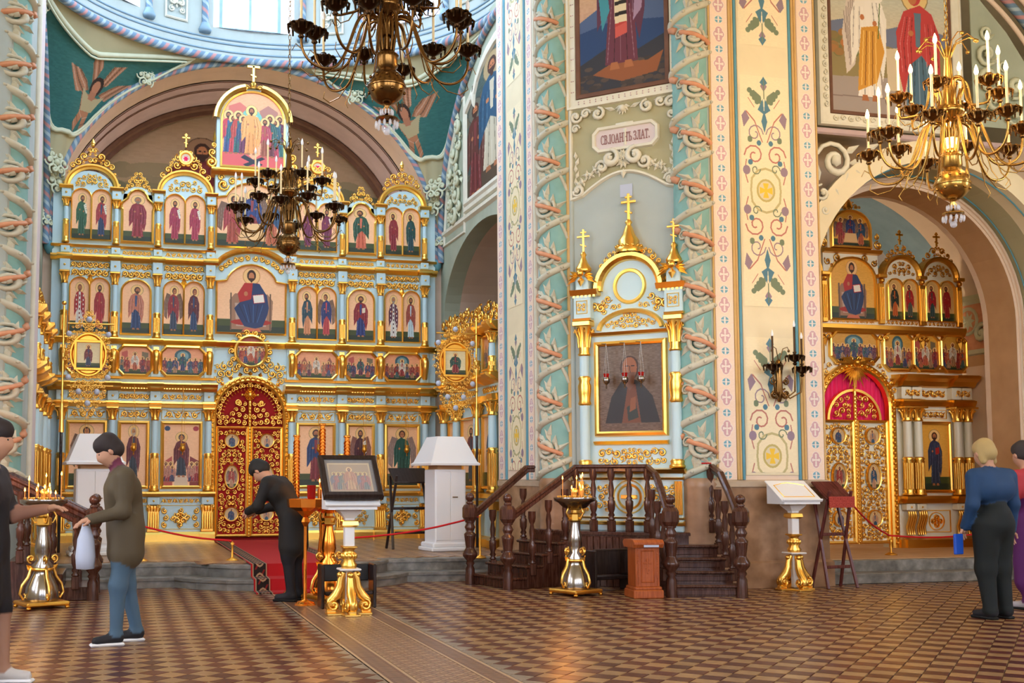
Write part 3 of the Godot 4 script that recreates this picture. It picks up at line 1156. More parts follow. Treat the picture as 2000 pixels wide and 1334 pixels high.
	var at := part(steps, "altar_tiles", al, "tile", "brown diamond tiles of the raised altar floor")
	at.set_meta("kind", "stuff")

	# red runner with patterned borders from the doors down over the steps
	var run := thing("carpet_runner", "long red runner with flowered borders leading to the royal doors", "carpet")
	var pr := [v2(-19.78, SOL + 0.026), v2(-14.17, SOL + 0.026), v2(-14.15, 0.165), v2(-13.84, 0.155), v2(-13.82, 0.02), v2(-13.55, 0.016)]
	var im3 := Image.create(64, 64, false, Image.FORMAT_RGB8)
	im3.fill(Color(0.10, 0.05, 0.05))
	for y in 64:
		for x in 64:
			var u := x - 32
			var w := posmod(y, 32) - 16
			if x < 6 or x > 57: im3.set_pixel(x, y, Color(0.62, 0.03, 0.06))
			elif x < 10 or x > 53: im3.set_pixel(x, y, Color(0.60, 0.52, 0.40))
			elif abs(u * u / 2 + w * w - 90) < 34 or (abs(u) < 4 and abs(w) < 5) : im3.set_pixel(x, y, Color(0.62, 0.50, 0.38))
			elif abs(u + w) < 4: im3.set_pixel(x, y, Color(0.45, 0.06, 0.06))
	var cb := mat("carpet_border", Color.WHITE, 0.95)
	cb.albedo_texture = ImageTexture.create_from_image(im3)
	for w in [[1.82, 2.66, "carpet_red", "runner"], [1.60, 1.82, "carpet_border", "border"], [2.66, 2.88, "carpet_border", "border"]]:
		var g := G.new()
		var l := 0.0
		for k in pr.size() - 1:
			var a: Vector2 = pr[k]
			var b: Vector2 = pr[k + 1]
			var l1 := l + a.distance_to(b)
			g.quad(v3(w[0], b.y, b.x), v3(w[1], b.y, b.x), v3(w[1], a.y, a.x), v3(w[0], a.y, a.x), v2(0, l1 * 2.2), v2(1, l * 2.2))
			g.quad(v3(w[0], a.y - 0.012, a.x), v3(w[0], b.y - 0.012, b.x), v3(w[0], b.y, b.x), v3(w[0], a.y, a.x))
			g.quad(v3(w[1], b.y - 0.012, b.x), v3(w[1], a.y - 0.012, a.x), v3(w[1], a.y, a.x), v3(w[1], b.y, b.x))
			l = l1
		var z1: float = pr[-1].x
		g.quad(v3(w[0], 0.001, z1), v3(w[1], 0.001, z1), v3(w[1], 0.016, z1), v3(w[0], 0.016, z1))
		part(run, w[3], g, w[2])

# ---------------------------------------------------------------- east arch, side walls, pendentives

func vault(g: G, q: PackedVector2Array, z0: float, z1: float):
	for k in q.size() - 1:
		var a := q[k]
		var b := q[k + 1]
		g.quad(v3(a.x, a.y, z1), v3(a.x, a.y, z0), v3(b.x, b.y, z0), v3(b.x, b.y, z1))

func with_arch(x0: float, x1: float, top: float, m: float, a: float, spring: float, rise: float) -> PackedVector2Array:
	# wall outline with an arched opening down to the floor, counter-clockwise
	var q := pv([v2(x0, 0), v2(m - a, 0)])
	for k in 33:
		var f := PI - PI * k / 32
		q.append(v2(m + cos(f) * a, spring + sin(f) * rise))
	q.append(v2(m + a, 0))
	q.append(v2(x1, 0))
	q.append(v2(x1, top))
	q.append(v2(x0, top))
	return q

func roll(parent: Node, called: String, path: PackedVector3Array, r: float):
	var g := G.new()
	g.tube(path, r, r, 8, true, 0.30)
	return part(parent, called, g, "rope_paint", "round moulding painted in blue and rose stripes")

func build_walls():
	var we := struct_root("wall_east", "pinkish east wall with the great arch over the main icon screen")
	var q := with_arch(CX - 3.75, CX + 3.75, 9.15, CX, 3.42, 5.85, 3.05)
	var g := G.new()
	g.prism(q, -20.5, -20.2)
	part(we, "wall_face", g, "plaster_pink")
	var arc := arc_pts(v2(CX, 5.85), 3.42, 3.05, 0, PI, 40)
	g = G.new()
	vault(g, arc, -20.5, -20.95)
	part(we, "arch_band", g, "plaster_pink")
	g = G.new()
	vault(g, arc_pts(v2(CX, 5.85), 3.40, 3.03, 0, PI, 40), -20.95, -22.3)
	part(we, "arch_band", g, "plaster_mauve")
	for z in [-20.97, -21.35, -21.42]:
		g = G.new()
		var path := PackedVector3Array()
		for a in arc_pts(v2(CX, 5.85), 3.385, 3.015, 0, PI, 40):
			path.append(v3(a.x, a.y, z))
		g.tube(path, 0.008, 0.008, 4)
		part(we, "painted_line", g, "trim_brown")
	g = G.new()
	g.T = shift(v3(0, 0, -22.3))
	g.mould(arc_pts(v2(CX, 5.85), 3.42, 3.05, 0, PI, 40), pv([v2(0, 0), v2(0.05, 0.05), v2(0.11, 0.05), v2(0.14, 0.0), v2(0.22, 0.01), v2(0.22, -0.05)]), false)
	part(we, "arch_rim", g, "trim_brown", "brown rim moulding of the lunette")
	for s in [-1.0, 1.0]:
		g = G.new()
		g.box2(v3(min(CX + s * 3.42, CX + s * 3.75), 0, -22.6), v3(max(CX + s * 3.42, CX + s * 3.75), 5.9, -20.3))
		part(we, "jamb", g, "plaster_pink")
	# fresco on the wall behind the screen
	var rc := cell(420, 240)
	wash(rc, Color(0.76, 0.62, 0.50), Color(0.50, 0.42, 0.32), 0.015)
	for k in 60:
		var x := rng.randf()
		var y := rng.randf_range(0.45, 0.9)
		ell(rc, x, y, rng.randf_range(0.03, 0.09), rng.randf_range(0.02, 0.05), Color(0.46, 0.42, 0.31).lerp(Color(0.62, 0.52, 0.40), rng.randf()))
	fillp(rc, [v2(0.0, 0.62), v2(0.16, 0.52), v2(0.3, 0.64), v2(0.42, 0.55), v2(0.6, 0.66), v2(0.8, 0.5), v2(1, 0.6), v2(1, 1), v2(0, 1)], Color(0.42, 0.40, 0.30))
	for k in 40:
		ell(rc, rng.randf(), rng.randf_range(0.62, 0.95), rng.randf_range(0.02, 0.07), rng.randf_range(0.02, 0.05), Color(0.38, 0.36, 0.26).lerp(Color(0.54, 0.46, 0.34), rng.randf()))
	figure(rc, {"robe": Color(0.45, 0.12, 0.12), "cloak": Color(0.42, 0.10, 0.12), "halo": Color(0.60, 0.45, 0.33), "fat": 0.36}, 0.398, 0.29, 0.93)
	figure(rc, {"robe": Color(0.34, 0.32, 0.36), "cloak": Color(0.36, 0.34, 0.30), "halo": Color(0.52, 0.42, 0.34), "fat": 0.34}, 0.74, 0.5, 1.1)
	g = G.new()
	g.quad(v3(CX - 3.6, 5.6, -22.5), v3(CX + 3.6, 5.6, -22.5), v3(CX + 3.6, 9.1, -22.5), v3(CX - 3.6, 9.1, -22.5), uv_of(rc).position + v2(0, uv_of(rc).size.y), uv_of(rc).position + v2(uv_of(rc).size.x, 0))
	part(we, "fresco", g, "wall_paint", "brown fresco of a figure in red before low hills")
	g = G.new()
	g.box2(v3(CX - 3.75, 0, -22.8), v3(CX + 3.75, 9.3, -22.52))
	part(we, "back_wall", g, "plaster_tan")
	g = G.new()
	g.box2(v3(CX - 3.75, 9.0, -22.8), v3(CX + 3.75, 9.3, -20.5))
	part(we, "roof_slab", g, "plaster_tan")
	# rounds of the arches
	var path := PackedVector3Array([v3(CX - 3.46, 5.4, -20.14)])
	for a in arc_pts(v2(CX, 5.85), 3.46, 3.08, PI, 0, 48):
		path.append(v3(a.x, a.y, -20.14))
	path.append(v3(CX + 3.46, 5.4, -20.14))
	roll(we, "arch_moulding", path, 0.065)
	for s in [-1.0, 1.0]:
		g = G.new()
		g.lathe([v2(0.001, -0.16), v2(0.05, -0.15), v2(0.10, -0.06), v2(0.11, 0.0), v2(0.085, 0.03), v2(0.075, 0.06)], 10, v3(CX + s * 3.46, 5.4, -20.12))
		part(we, "moulding_corbel", g, "trim_blue", "small blue corbel")

	# side walls under the dome
	for s in [1.0, -1.0]:
		var right: bool = s > 0
		var ws := struct_root("wall_right" if right else "wall_left", "sage green side wall under the dome with a fresco panel and an arch" if right else "left side wall under the dome")
		var X: float = CX + s * 3.58
		var fr := Transform3D(Basis(Vector3.UP, -PI / 2 * s), v3(X, 0, 0))
		var dir := 1.0 if right else -1.0           # local x is world z on the right wall, -z on the left one
		g = G.new()
		g.T = fr
		var w := with_arch(-20.2, -15.3, 9.15, -17.7, 2.35, 4.2, 1.5)
		if not right:
			for k in w.size():
				w[k].x = -w[k].x
			w.reverse()
		g.prism(w, -0.3, 0.0)
		part(ws, "wall_face", g, "plaster_sage")
		# soffit of the opening and what lies beyond it
		g = G.new()
		g.T = fr
		var so := arc_pts(v2(-17.7 * dir, 4.2), 2.35, 1.5, 0, PI, 30)
		so.insert(0, v2(-17.7 * dir + 2.35, 0))
		so.append(v2(-17.7 * dir - 2.35, 0))
		vault(g, so, -0.3, -2.6)
		part(ws, "arch_soffit", g, "plaster_pink")
		g = G.new()
		g.T = fr
		g.box2(v3(-17.7 * dir - 2.5, 0, -2.9), v3(-17.7 * dir + 2.5, 5.9, -2.6))
		part(ws, "recess_wall", g, "plaster_lilac")
		for k in 3:
			var pp := PackedVector3Array()
			for a in arc_pts(v2(-17.7 * dir, 3.6), 2.3 - 0.42 * k, 1.9 - 0.36 * k, 0, PI, 24):
				pp.append(v3(a.x, a.y, -2.59))
			g = G.new()
			g.T = fr
			g.tube(pp, 0.03, 0.03, 4)
			part(ws, "painted_line", g, "trim_blue" if k != 1 else "relief_orange")
		# moulding round of the side arch
		path = PackedVector3Array([v3(X - s * 0.05, 5.4, -20.03)])
		for a in arc_pts(v2(-16.45, 5.85), 3.6, 3.05, PI, PI * 0.5, 24):
			path.append(v3(X - s * 0.05, a.y, a.x))
		roll(ws, "arch_moulding", path, 0.06)
		if not right:
			continue
		# fresco panel with clipped corners
		rc = cell(200, 220)
		wash(rc, Color(0.24, 0.34, 0.34), Color(0.34, 0.30, 0.22), 0.03)
		for k in 50:
			ell(rc, rng.randf(), rng.randf_range(0.2, 1.0), 0.06, 0.04, Color(0.20, 0.28, 0.28).lerp(Color(0.42, 0.36, 0.26), rng.randf()))
		fillp(rc, [v2(0, 0.86), v2(0.3, 0.76), v2(0.7, 0.8), v2(1, 0.72), v2(1, 1), v2(0, 1)], Color(0.30, 0.24, 0.17))
		figure(rc, {"robe": Color(0.40, 0.12, 0.12), "cloak": Color(0.35, 0.16, 0.12), "halo": Color(0.4, 0.4, 0.35), "fat": 0.2}, 0.13, 0.3, 1.0)
		figure(rc, {"robe": Color(0.75, 0.72, 0.62), "cloak": Color(0.12, 0.30, 0.42), "halo": Color(0.66, 0.58, 0.42), "fat": 0.24}, 0.36, 0.08, 0.9)
		figure(rc, {"robe": Color(0.60, 0.50, 0.34), "cloak": Color(0.40, 0.42, 0.36), "halo": Color(0.45, 0.4, 0.32), "fat": 0.2}, 0.62, 0.34, 0.98)
		var pan := pv([v2(-18.45, 6.2), v2(-14.6, 6.2), v2(-14.6, 7.75), v2(-14.95, 7.9)])
		for k in 13:
			var f := PI * k / 12
			pan.append(v2(-16.5 + cos(f) * 1.5, 7.75 + sin(f) * 0.7))
		pan.append(v2(-18.1, 7.9))
		pan.append(v2(-18.45, 7.75))
		g = G.new()
		g.T = fr
		g.prism(pan, 0.0, 0.03, uv_of(rc))
		part(ws, "fresco", g, "wall_paint", "dark fresco of robed figures on the side wall")
		g = G.new()
		g.T = fr
		g.mould(pan, pv([v2(0.02, 0.03), v2(0.0, 0.07), v2(-0.06, 0.08), v2(-0.10, 0.05), v2(-0.17, 0.05), v2(-0.19, 0.0)]))
		part(ws, "fresco_frame", g, "stucco")
		# ornament between the moulding and the fresco
		g = G.new()
		g.T = fr
		g.pack(func(a: Vector2): return a.y > 5.9 and a.y < 8.0 and a.x > -19.75 + max(0.0, a.y - 6.6) * 0.55 and a.x < -18.8, Rect2(-19.8, 5.9, 1.1, 2.2), 0.07, 0.19, 500, 5, 0.01, false)
		part(ws, "stucco_scrolls", g, "stucco_green", "pale stucco scrolls")
		g = G.new()
		g.T = fr
		g.mould(pv([v2(-19.95, 5.72), v2(-18.68, 5.72), v2(-18.68, 8.1), v2(-19.0, 8.1), v2(-19.7, 7.0)]), pv([v2(0.02, 0), v2(0.0, 0.03), v2(-0.03, 0.03), v2(-0.04, 0)]))
		part(ws, "panel_moulding", g, "stucco")
		g = G.new()
		g.T = fr
		g.extr(pv([v2(0, 5.86), v2(0.05, 5.9), v2(0.05, 5.96), v2(0, 6.0)]), -20.0, -14.5)
		part(ws, "string_course", g, "stucco")
	pendentives()

func pend(s: float, u: float, v: float) -> Vector3:
	var a := u * PI / 2
	var top := v3(CX + s * 3.6 * sin(a), 8.95, -16.45 - 3.6 * cos(a))
	var low: Vector3
	if u < 0.5:
		var f := u * PI
		low = v3(CX + s * 3.44 * sin(f), 5.85 + 3.06 * cos(f), -20.14)
	else:
		var f := (1.0 - u) * PI
		low = v3(CX + s * 3.55, 5.85 + 3.06 * cos(f), -16.45 - 3.62 * sin(f))
	var q := low.lerp(top, v)
	var out := v3(q.x - CX, 0, q.z + 16.45).normalized()
	return q + out * 0.28 * sin(PI * v) * (1.0 - abs(2.0 * u - 1.0))

func patch(g: G, s: float, u0: float, u1: float, v0: float, v1: float, lift: float, uv := Rect2(0, 0, 1, 1), dip := 0.0, nu := 28, nv := 10):
	var b := g.v.size()
	for j in nv + 1:
		for i in nu + 1:
			var u := lerpf(u0, u1, float(i) / nu)
			var v := lerpf(v0 + dip * max(0.0, 1.0 - abs(u - 0.5) / 0.16), v1, float(j) / nv)
			var q := pend(s, u, v)
			var n := (pend(s, u, v + 0.02) - pend(s, u, v - 0.02)).cross(pend(s, u + 0.01, v) - pend(s, u - 0.01, v)).normalized()
			if n.dot(v3(CX, 7.5, -16.45) - q) < 0:
				n = -n
			var a := (u - u0) / (u1 - u0)
			if s < 0:
				a = 1.0 - a
			g.p(q + n * lift, n, uv.position + v2(a, clampf((8.75 - q.y) / 2.35, 0, 1)) * uv.size)
	for j in nv:
		for i in nu:
			var k := b + j * (nu + 1) + i
			if s > 0:
				g.tri(k, k + 1, k + nu + 2)
				g.tri(k, k + nu + 2, k + nu + 1)
			else:
				g.tri(k, k + nu + 2, k + 1)
				g.tri(k, k + nu + 1, k + nu + 2)

func pendentives():
	for s in [-1.0, 1.0]:
		var w := struct_root("wall_pendentive", "teal pendentive with a six-winged seraph, %s of the great arch" % ("left" if s < 0 else "right"))
		var g := G.new()
		patch(g, s, 0.0, 1.0, 0.0, 1.0, 0.0)
		part(w, "shell", g, "plaster_olive")
		var rc := cell(256, 256)
		wash(rc, Color(0.17, 0.40, 0.38), Color(0.14, 0.35, 0.35), 0.02)
		var wing := Color(0.62, 0.43, 0.31)
		var sets := [[v2(0.44, 0.42), v2(0.34, 0.2), v2(0.36, -0.02), v2(0.46, 0.2)], [v2(0.52, 0.4), v2(0.56, 0.15), v2(0.68, 0.1), v2(0.62, 0.34)], [v2(0.58, 0.46), v2(0.72, 0.3), v2(0.9, 0.24), v2(0.72, 0.5)], [v2(0.42, 0.46), v2(0.28, 0.3), v2(0.16, 0.26), v2(0.3, 0.52)], [v2(0.34, 0.5), v2(0.66, 0.5), v2(0.56, 0.74), v2(0.42, 0.72)], [v2(0.44, 0.62), v2(0.54, 0.64), v2(0.42, 0.94), v2(0.36, 0.84)], [v2(0.5, 0.64), v2(0.58, 0.62), v2(0.62, 0.9), v2(0.54, 0.96)]]
		var P := func(q: Vector2) -> Vector2: return v2(0.5 - s * 0.13 + (q.x - 0.5) * 0.62, 0.03 + q.y * 0.60)
		for a0 in sets:
			var a: Array = a0.map(P)
			fillp(rc, a, wing)
			for k in 4:
				stroke(rc, [a[0].lerp(a[3], k / 4.0 + 0.1), a[1].lerp(a[2], k / 4.0 + 0.1)], 1.6, wing.lightened(0.25) if k % 2 else wing.darkened(0.35))
		fillp(rc, [v2(0.34, 0.46), v2(0.5, 0.54), v2(0.68, 0.46), v2(0.62, 0.66), v2(0.42, 0.68)].map(P), Color(0.64, 0.60, 0.47))
		var hq: Vector2 = P.call(v2(0.5, 0.4))
		ell(rc, hq.x, hq.y, 0.05, 0.065, Color(0.16, 0.10, 0.08))
		ell(rc, hq.x, hq.y + 0.006, 0.032, 0.046, Color(0.66, 0.45, 0.34))
		fillp(rc, [v2(0.45, 0.46), v2(0.55, 0.46), v2(0.54, 0.54), v2(0.46, 0.54)].map(P), Color(0.62, 0.42, 0.32))
		g = G.new()
		patch(g, s, 0.17, 0.86, 0.14, 0.86, 0.02, uv_of(rc), 0.34)
		part(w, "painted_panel", g, "wall_paint", "teal panel with a winged seraph")
		# stucco border of the panel
		g = G.new()
		var border := PackedVector3Array()
		for k in 25:
			border.append(pend(s, lerpf(0.17, 0.86, k / 24.0), 0.14 + 0.34 * max(0.0, 1.0 - abs(lerpf(0.17, 0.86, k / 24.0) - 0.5) / 0.16)))
		for k in 6:
			border.append(pend(s, 0.86, lerpf(0.14, 0.86, (k + 1) / 6.0)))
		for k in 25:
			border.append(pend(s, lerpf(0.86, 0.17, k / 24.0), 0.86))
		for k in 6:
			border.append(pend(s, 0.17, lerpf(0.86, 0.14, (k + 1) / 6.0)))
		for k in border.size():
			border[k] += (v3(CX, 7.5, -16.45) - border[k]).normalized() * 0.02
		g.tube(border, 0.045, 0.045, 6, false)
		var inner := PackedVector3Array()
		for q in border:
			inner.append(q.lerp(pend(s, 0.5, 0.55), 0.07) + (v3(CX, 7.5, -16.45) - q).normalized() * 0.02)
		g.tube(inner, 0.022, 0.022, 5, false)
		part(w, "panel_border", g, "stucco_green")
		# scroll cartouches in the corners
		for c in [[0.24, 0.5, 0.16], [0.8, 0.72, 0.17], [0.5, 0.30, 0.20], [0.47, 0.12, 0.2], [0.5, 0.0, 0.16]]:
			var q := pend(s, c[0], c[1])
			var n := (v3(CX, 7.5, -16.45) - q).normalized()
			g = G.new()
			g.T = Transform3D(Basis.looking_at(-n, Vector3.UP), q + n * 0.03)
			for k in 6:
				var a: float = k * TAU / 6
				g.scroll(v2(cos(a), sin(a)) * c[2] * 0.75, c[2] * 0.52, a, 1.0 if k % 2 else -1.0, 1.2)
			g.ball(v3(0, 0, 0.03), c[2] * 0.3, 8)
			part(w, "scroll_cartouche", g, "stucco_green")

# ---------------------------------------------------------------- dome ring and drum

func build_dome():
	var d := struct_root("ceiling_dome", "pale grey drum and dome with arched windows")
	var m := v3(CX, 0, -16.45)
	var path := PackedVector3Array()
	for k in 97:
		var a := TAU * k / 96
		path.append(m + v3(sin(a) * 3.6, 8.93, -cos(a) * 3.6))
	roll(d, "ring_moulding", path, 0.075)
	var R := 3.68
	var RO := 4.35
	var cyl := func(g: G, a0: float, a1: float, y0: float, y1: float, r0: float, r1: float, seg: int):
		for k in seg:
			var b0 := lerpf(a0, a1, float(k) / seg)
			var b1 := lerpf(a0, a1, float(k + 1) / seg)
			g.quad(m + v3(sin(b0) * r0, y0, -cos(b0) * r0), m + v3(sin(b1) * r0, y0, -cos(b1) * r0), m + v3(sin(b1) * r1, y1, -cos(b1) * r1), m + v3(sin(b0) * r1, y1, -cos(b0) * r1))
	var g := G.new()
	cyl.call(g, 0, TAU, 8.98, 9.52, R, R, 96)
	cyl.call(g, 0, TAU, 12.4, 13.4, R, R, 96)
	for k in 8:
		var a: float = k * TAU / 8
		cyl.call(g, a + 0.20, a + TAU / 8 - 0.20, 9.52, 12.4, R, R, 6)
	part(d, "drum_wall", g, "plaster_grey")
	g = G.new()
	for y in [9.1, 9.24, 9.32]:
		var pp := PackedVector3Array()
		for k in 97:
			var a := TAU * k / 96
			pp.append(m + v3(sin(a) * (R - 0.005), y, -cos(a) * (R - 0.005)))
		g.tube(pp, 0.018, 0.018, 4)
	part(d, "string_mouldings", g, "vault_blue")
	g = G.new()
	for k in 8:
		var a: float = k * TAU / 8
		# splayed reveals, sill and head
		for s in [-1.0, 1.0]:
			var i0 := m + v3(sin(a + s * 0.20) * R, 0, -cos(a + s * 0.20) * R)
			var o0 := m + v3(sin(a + s * 0.13) * RO, 0, -cos(a + s * 0.13) * RO)
			g.quad(i0 + v3(0, 9.52, 0), o0 + v3(0, 9.75, 0), o0 + v3(0, 12.4, 0), i0 + v3(0, 12.4, 0))
		var s0 := m + v3(sin(a - 0.20) * R, 9.52, -cos(a - 0.20) * R)
		var s1 := m + v3(sin(a + 0.20) * R, 9.52, -cos(a + 0.20) * R)
		var s2 := m + v3(sin(a + 0.13) * RO, 9.75, -cos(a + 0.13) * RO)
		var s3 := m + v3(sin(a - 0.13) * RO, 9.75, -cos(a - 0.13) * RO)
		g.quad(s0, s1, s2, s3)
		var up := v3(0, 12.4, 0)
		g.quad(v3(s3.x, 0, s3.z) + up, v3(s2.x, 0, s2.z) + up, v3(s1.x, 0, s1.z) + up, v3(s0.x, 0, s0.z) + up)
	part(d, "window_reveals", g, "white_paint")
	# outer skin so that daylight comes only through the windows
	g = G.new()
	cyl.call(g, 0, TAU, 8.98, 9.75, RO + 0.05, RO + 0.05, 64)
	for k in 8:
		var a: float = k * TAU / 8
		cyl.call(g, a + 0.13, a + TAU / 8 - 0.13, 9.75, 12.4, RO + 0.05, RO + 0.05, 6)
	cyl.call(g, 0, TAU, 12.4, 13.4, RO + 0.05, RO + 0.05, 64)
	cyl.call(g, 0, TAU, 8.97, 8.98, RO + 0.05, R - 0.05, 64)
	for k in 10:
		var f0 := PI / 2 * k / 10
		var f1 := PI / 2 * (k + 1) / 10
		cyl.call(g, 0, TAU, 13.4 + 3.2 * sin(f0), 13.4 + 3.2 * sin(f1), (RO + 0.05) * cos(f0), (RO + 0.05) * cos(f1), 48)
	part(d, "dome_shell", g, "plaster_grey")
	# colonnettes and ornament panels between the windows
	var col := G.new()
	col.tube(PackedVector3Array([v3(0, 9.5, 0), v3(0, 12.4, 0)]), 0.06, 0.06, 8, true, 0.3)
	var colm := col.mesh()
	var bs := G.new()
	bs.lathe([v2(0.001, 9.36), v2(0.10, 9.37), v2(0.12, 9.43), v2(0.085, 9.5), v2(0.07, 9.55)], 10)
	var bsm := bs.mesh()
	var orn := G.new()
	orn.pack(func(a: Vector2): return abs(a.x) < 0.16 and a.y > 9.6 and a.y < 12.3, Rect2(0, 9.6, 0.16, 2.7), 0.04, 0.10, 260, 11, 0.0, true)
	orn.mould(rect_pts(-0.2, 9.52, 0.2, 12.35), pv([v2(0.02, 0), v2(0.0, 0.02), v2(-0.02, 0)]))
	var ornm := orn.mesh()
	for k in 8:
		for s in [-1.0, 1.0]:
			var a: float = k * TAU / 8 + s * 0.245
			var q := m + v3(sin(a) * (R - 0.03), 0, -cos(a) * (R - 0.03))
			part(d, "colonnette", colm, "rope_paint").position = q
			part(d, "colonnette_base", bsm, "vault_blue").position = q
		var b: float = (k + 0.5) * TAU / 8
		var o := part(d, "ornament_panel", ornm, "stucco")
		o.position = m + v3(sin(b) * (R - 0.03), 0, -cos(b) * (R - 0.03))
		o.rotation.y = -b
	for k in 8:
		var a: float = k * TAU / 8
		var w := Node3D.new()
		w.name = "window_%d" % (k + 1)
		add_child(w)
		w.set_meta("kind", "structure")
		w.position = m + v3(sin(a) * (RO - 0.05), 0, -cos(a) * (RO - 0.05))
		w.rotation.y = -a
		g = G.new()
		for x in [-0.55, 0.0, 0.55]:
			g.box(v3(x, 11.08, 0), v3(0.07 if x != 0.0 else 0.05, 2.7, 0.07))
		for y in [9.78, 10.6, 11.5, 12.36]:
			g.box(v3(0, y, 0), v3(1.12, 0.05, 0.06))
		part(w, "window_frame", g, "vault_blue")
		for x in [-0.275, 0.275]:
			for y in [10.2, 11.05, 11.95]:
				g = G.new()
				g.box(v3(x, y, -0.01), v3(0.5, 0.8, 0.008))
				part(w, "pane", g, "window_glass")
	# thin wires across the drum
	g = G.new()
	g.tube(PackedVector3Array([m + v3(-3.3, 10.4, -1.2), m + v3(-1.5, 10.12, -2.6), m + v3(0.5, 10.0, -2.9), m + v3(2.8, 10.15, -2.2)]), 0.008, 0.008, 4)
	single("tension_wire", g, "wire", "thin dark wire slung across the dome drum", "wire")

# ---------------------------------------------------------------- painted piers

func bend(g: G, r: float):
	for k in g.v.size():
		var a := g.v[k]
		var th := a.x / r
		var n := g.n[k]
		g.v[k] = v3((r + a.z) * sin(th), a.y, (r + a.z) * cos(th))
		g.n[k] = v3(n.x * cos(th) + n.z * sin(th), n.y, n.z * cos(th) - n.x * sin(th))

func relief_meshes(dir: float) -> Array:
	var r := 0.245
	var g := G.new()
	var band := PackedVector3Array()
	for k in 13:
		var x := lerpf(-0.36, 0.36, k / 12.0)
		band.append(v3(x, dir * (x * 0.42) - 0.16, 0.0))
	g.tube(band, 0.05, 0.05, 6, false)
	for k in 4:
		var x := -0.24 + 0.16 * k
		g.ball(v3(x, dir * x * 0.42 - 0.16, 0.05), 0.022, 5)
	var stem := PackedVector3Array()
	for k in 13:
		var f := k / 12.0
		stem.append(v3(dir * lerpf(0.34, -0.02, f), -0.30 + 0.34 * sin(f * 2.2), 0.0))
	g.tube(stem, 0.028, 0.012, 5, false)
	# rosette of curled leaves
	var m := v2(0.02 * dir, 0.12)
	g.scroll(m, 0.15, PI * 0.2, -dir, 1.6, 0.0, 0.15, 18, 5)
	g.scroll(m + v2(-dir * 0.16, 0.06), 0.075, 0.3, dir, 1.2, 0.0, 0.14)
	g.scroll(m + v2(dir * 0.17, -0.06), 0.07, 2.0, dir, 1.2, 0.0, 0.14)
	for k in 9:
		var a := k * TAU / 9 + 0.3
		var q := v2(cos(a), sin(a))
		var q2 := v2(cos(a + 0.7), sin(a + 0.7))
		g.leaf(m + q * 0.10, m + q2 * (0.23 + 0.05 * (k % 3)), 0.042, 0.0, 0.045)
	g.leaf(m + v2(0, 0.12), m + v2(dir * 0.07, 0.34), 0.045, 0.0, 0.04)
	g.leaf(m + v2(-dir * 0.02, -0.14), m + v2(-dir * 0.05, -0.30), 0.05, 0.0, 0.05)
	var o := G.new()
	var rib := PackedVector3Array()
	for k in 9:
		var x := lerpf(-0.34, -0.2, k / 8.0)
		rib.append(v3(x * dir, 0.12 - x * 0.5 + 0.02, 0.0))
	o.tube(rib, 0.05, 0.05, 5, true)
	rib = PackedVector3Array()
	for k in 7:
		var f := k / 6.0
		rib.append(v3(dir * lerpf(-0.12, 0.22, f), 0.20 - 0.15 * f, 0.035 + 0.04 * sin(PI * f)))
	o.tube(rib, 0.034, 0.03, 5, true)
	bend(g, r)
	bend(o, r)
	return [g.mesh(), o.mesh()]

func relief_column(root: Node3D, at: Vector3, turn: float, meshes: Array, top: float, k := 1.0):
	var g := G.new()
	g.lathe([v2(0.245, 1.3), v2(0.245, top)], 28)
	var s := part(root, "round_shaft", g, "relief_turquoise", "turquoise round shaft")
	s.position = at
	s.scale = v3(k, 1, k)
	var y := 1.65
	while y < top - 0.3:
		var a := part(root, "carved_scroll", meshes[0], "relief_cream")
		a.position = at + v3(0, y, 0)
		a.rotation.y = turn
		a.scale = v3(k, 1, k)
		var b := part(root, "carved_ribbon", meshes[1], "relief_orange")
		b.position = at + v3(0, y, 0)
		b.rotation.y = turn
		b.scale = v3(k, 1, k)
		y += 0.66

func medallion_cell(pink: Color, blue: Color, bg: Color, line: Color) -> Rect2i:
	var rc := cell(64, 98)
	wash(rc, bg, null, 0.012)
	for e in [[1.18, line], [1.0, pink]]:
		var k: float = e[0]
		ell(rc, 0.5, 0.36, 0.30 * k, 0.14 * k, e[1])
		ell(rc, 0.5, 0.24, 0.19 * k, 0.13 * k, e[1])
		ell(rc, 0.5, 0.48, 0.19 * k, 0.13 * k, e[1])
	fillp(rc, [v2(0.44, 0.16), v2(0.56, 0.16), v2(0.53, 0.36), v2(0.56, 0.56), v2(0.44, 0.56), v2(0.47, 0.36)], line)
	fillp(rc, [v2(0.26, 0.31), v2(0.5, 0.345), v2(0.74, 0.31), v2(0.74, 0.41), v2(0.5, 0.375), v2(0.26, 0.41)], line)
	ell(rc, 0.5, 0.85, 0.25, 0.135, line)
	ell(rc, 0.5, 0.85, 0.21, 0.115, blue)
	fillp(rc, [v2(0.46, 0.74), v2(0.54, 0.74), v2(0.54, 0.96), v2(0.46, 0.96)], line)
	fillp(rc, [v2(0.28, 0.835), v2(0.72, 0.835), v2(0.72, 0.865), v2(0.28, 0.865)], line)
	return rc

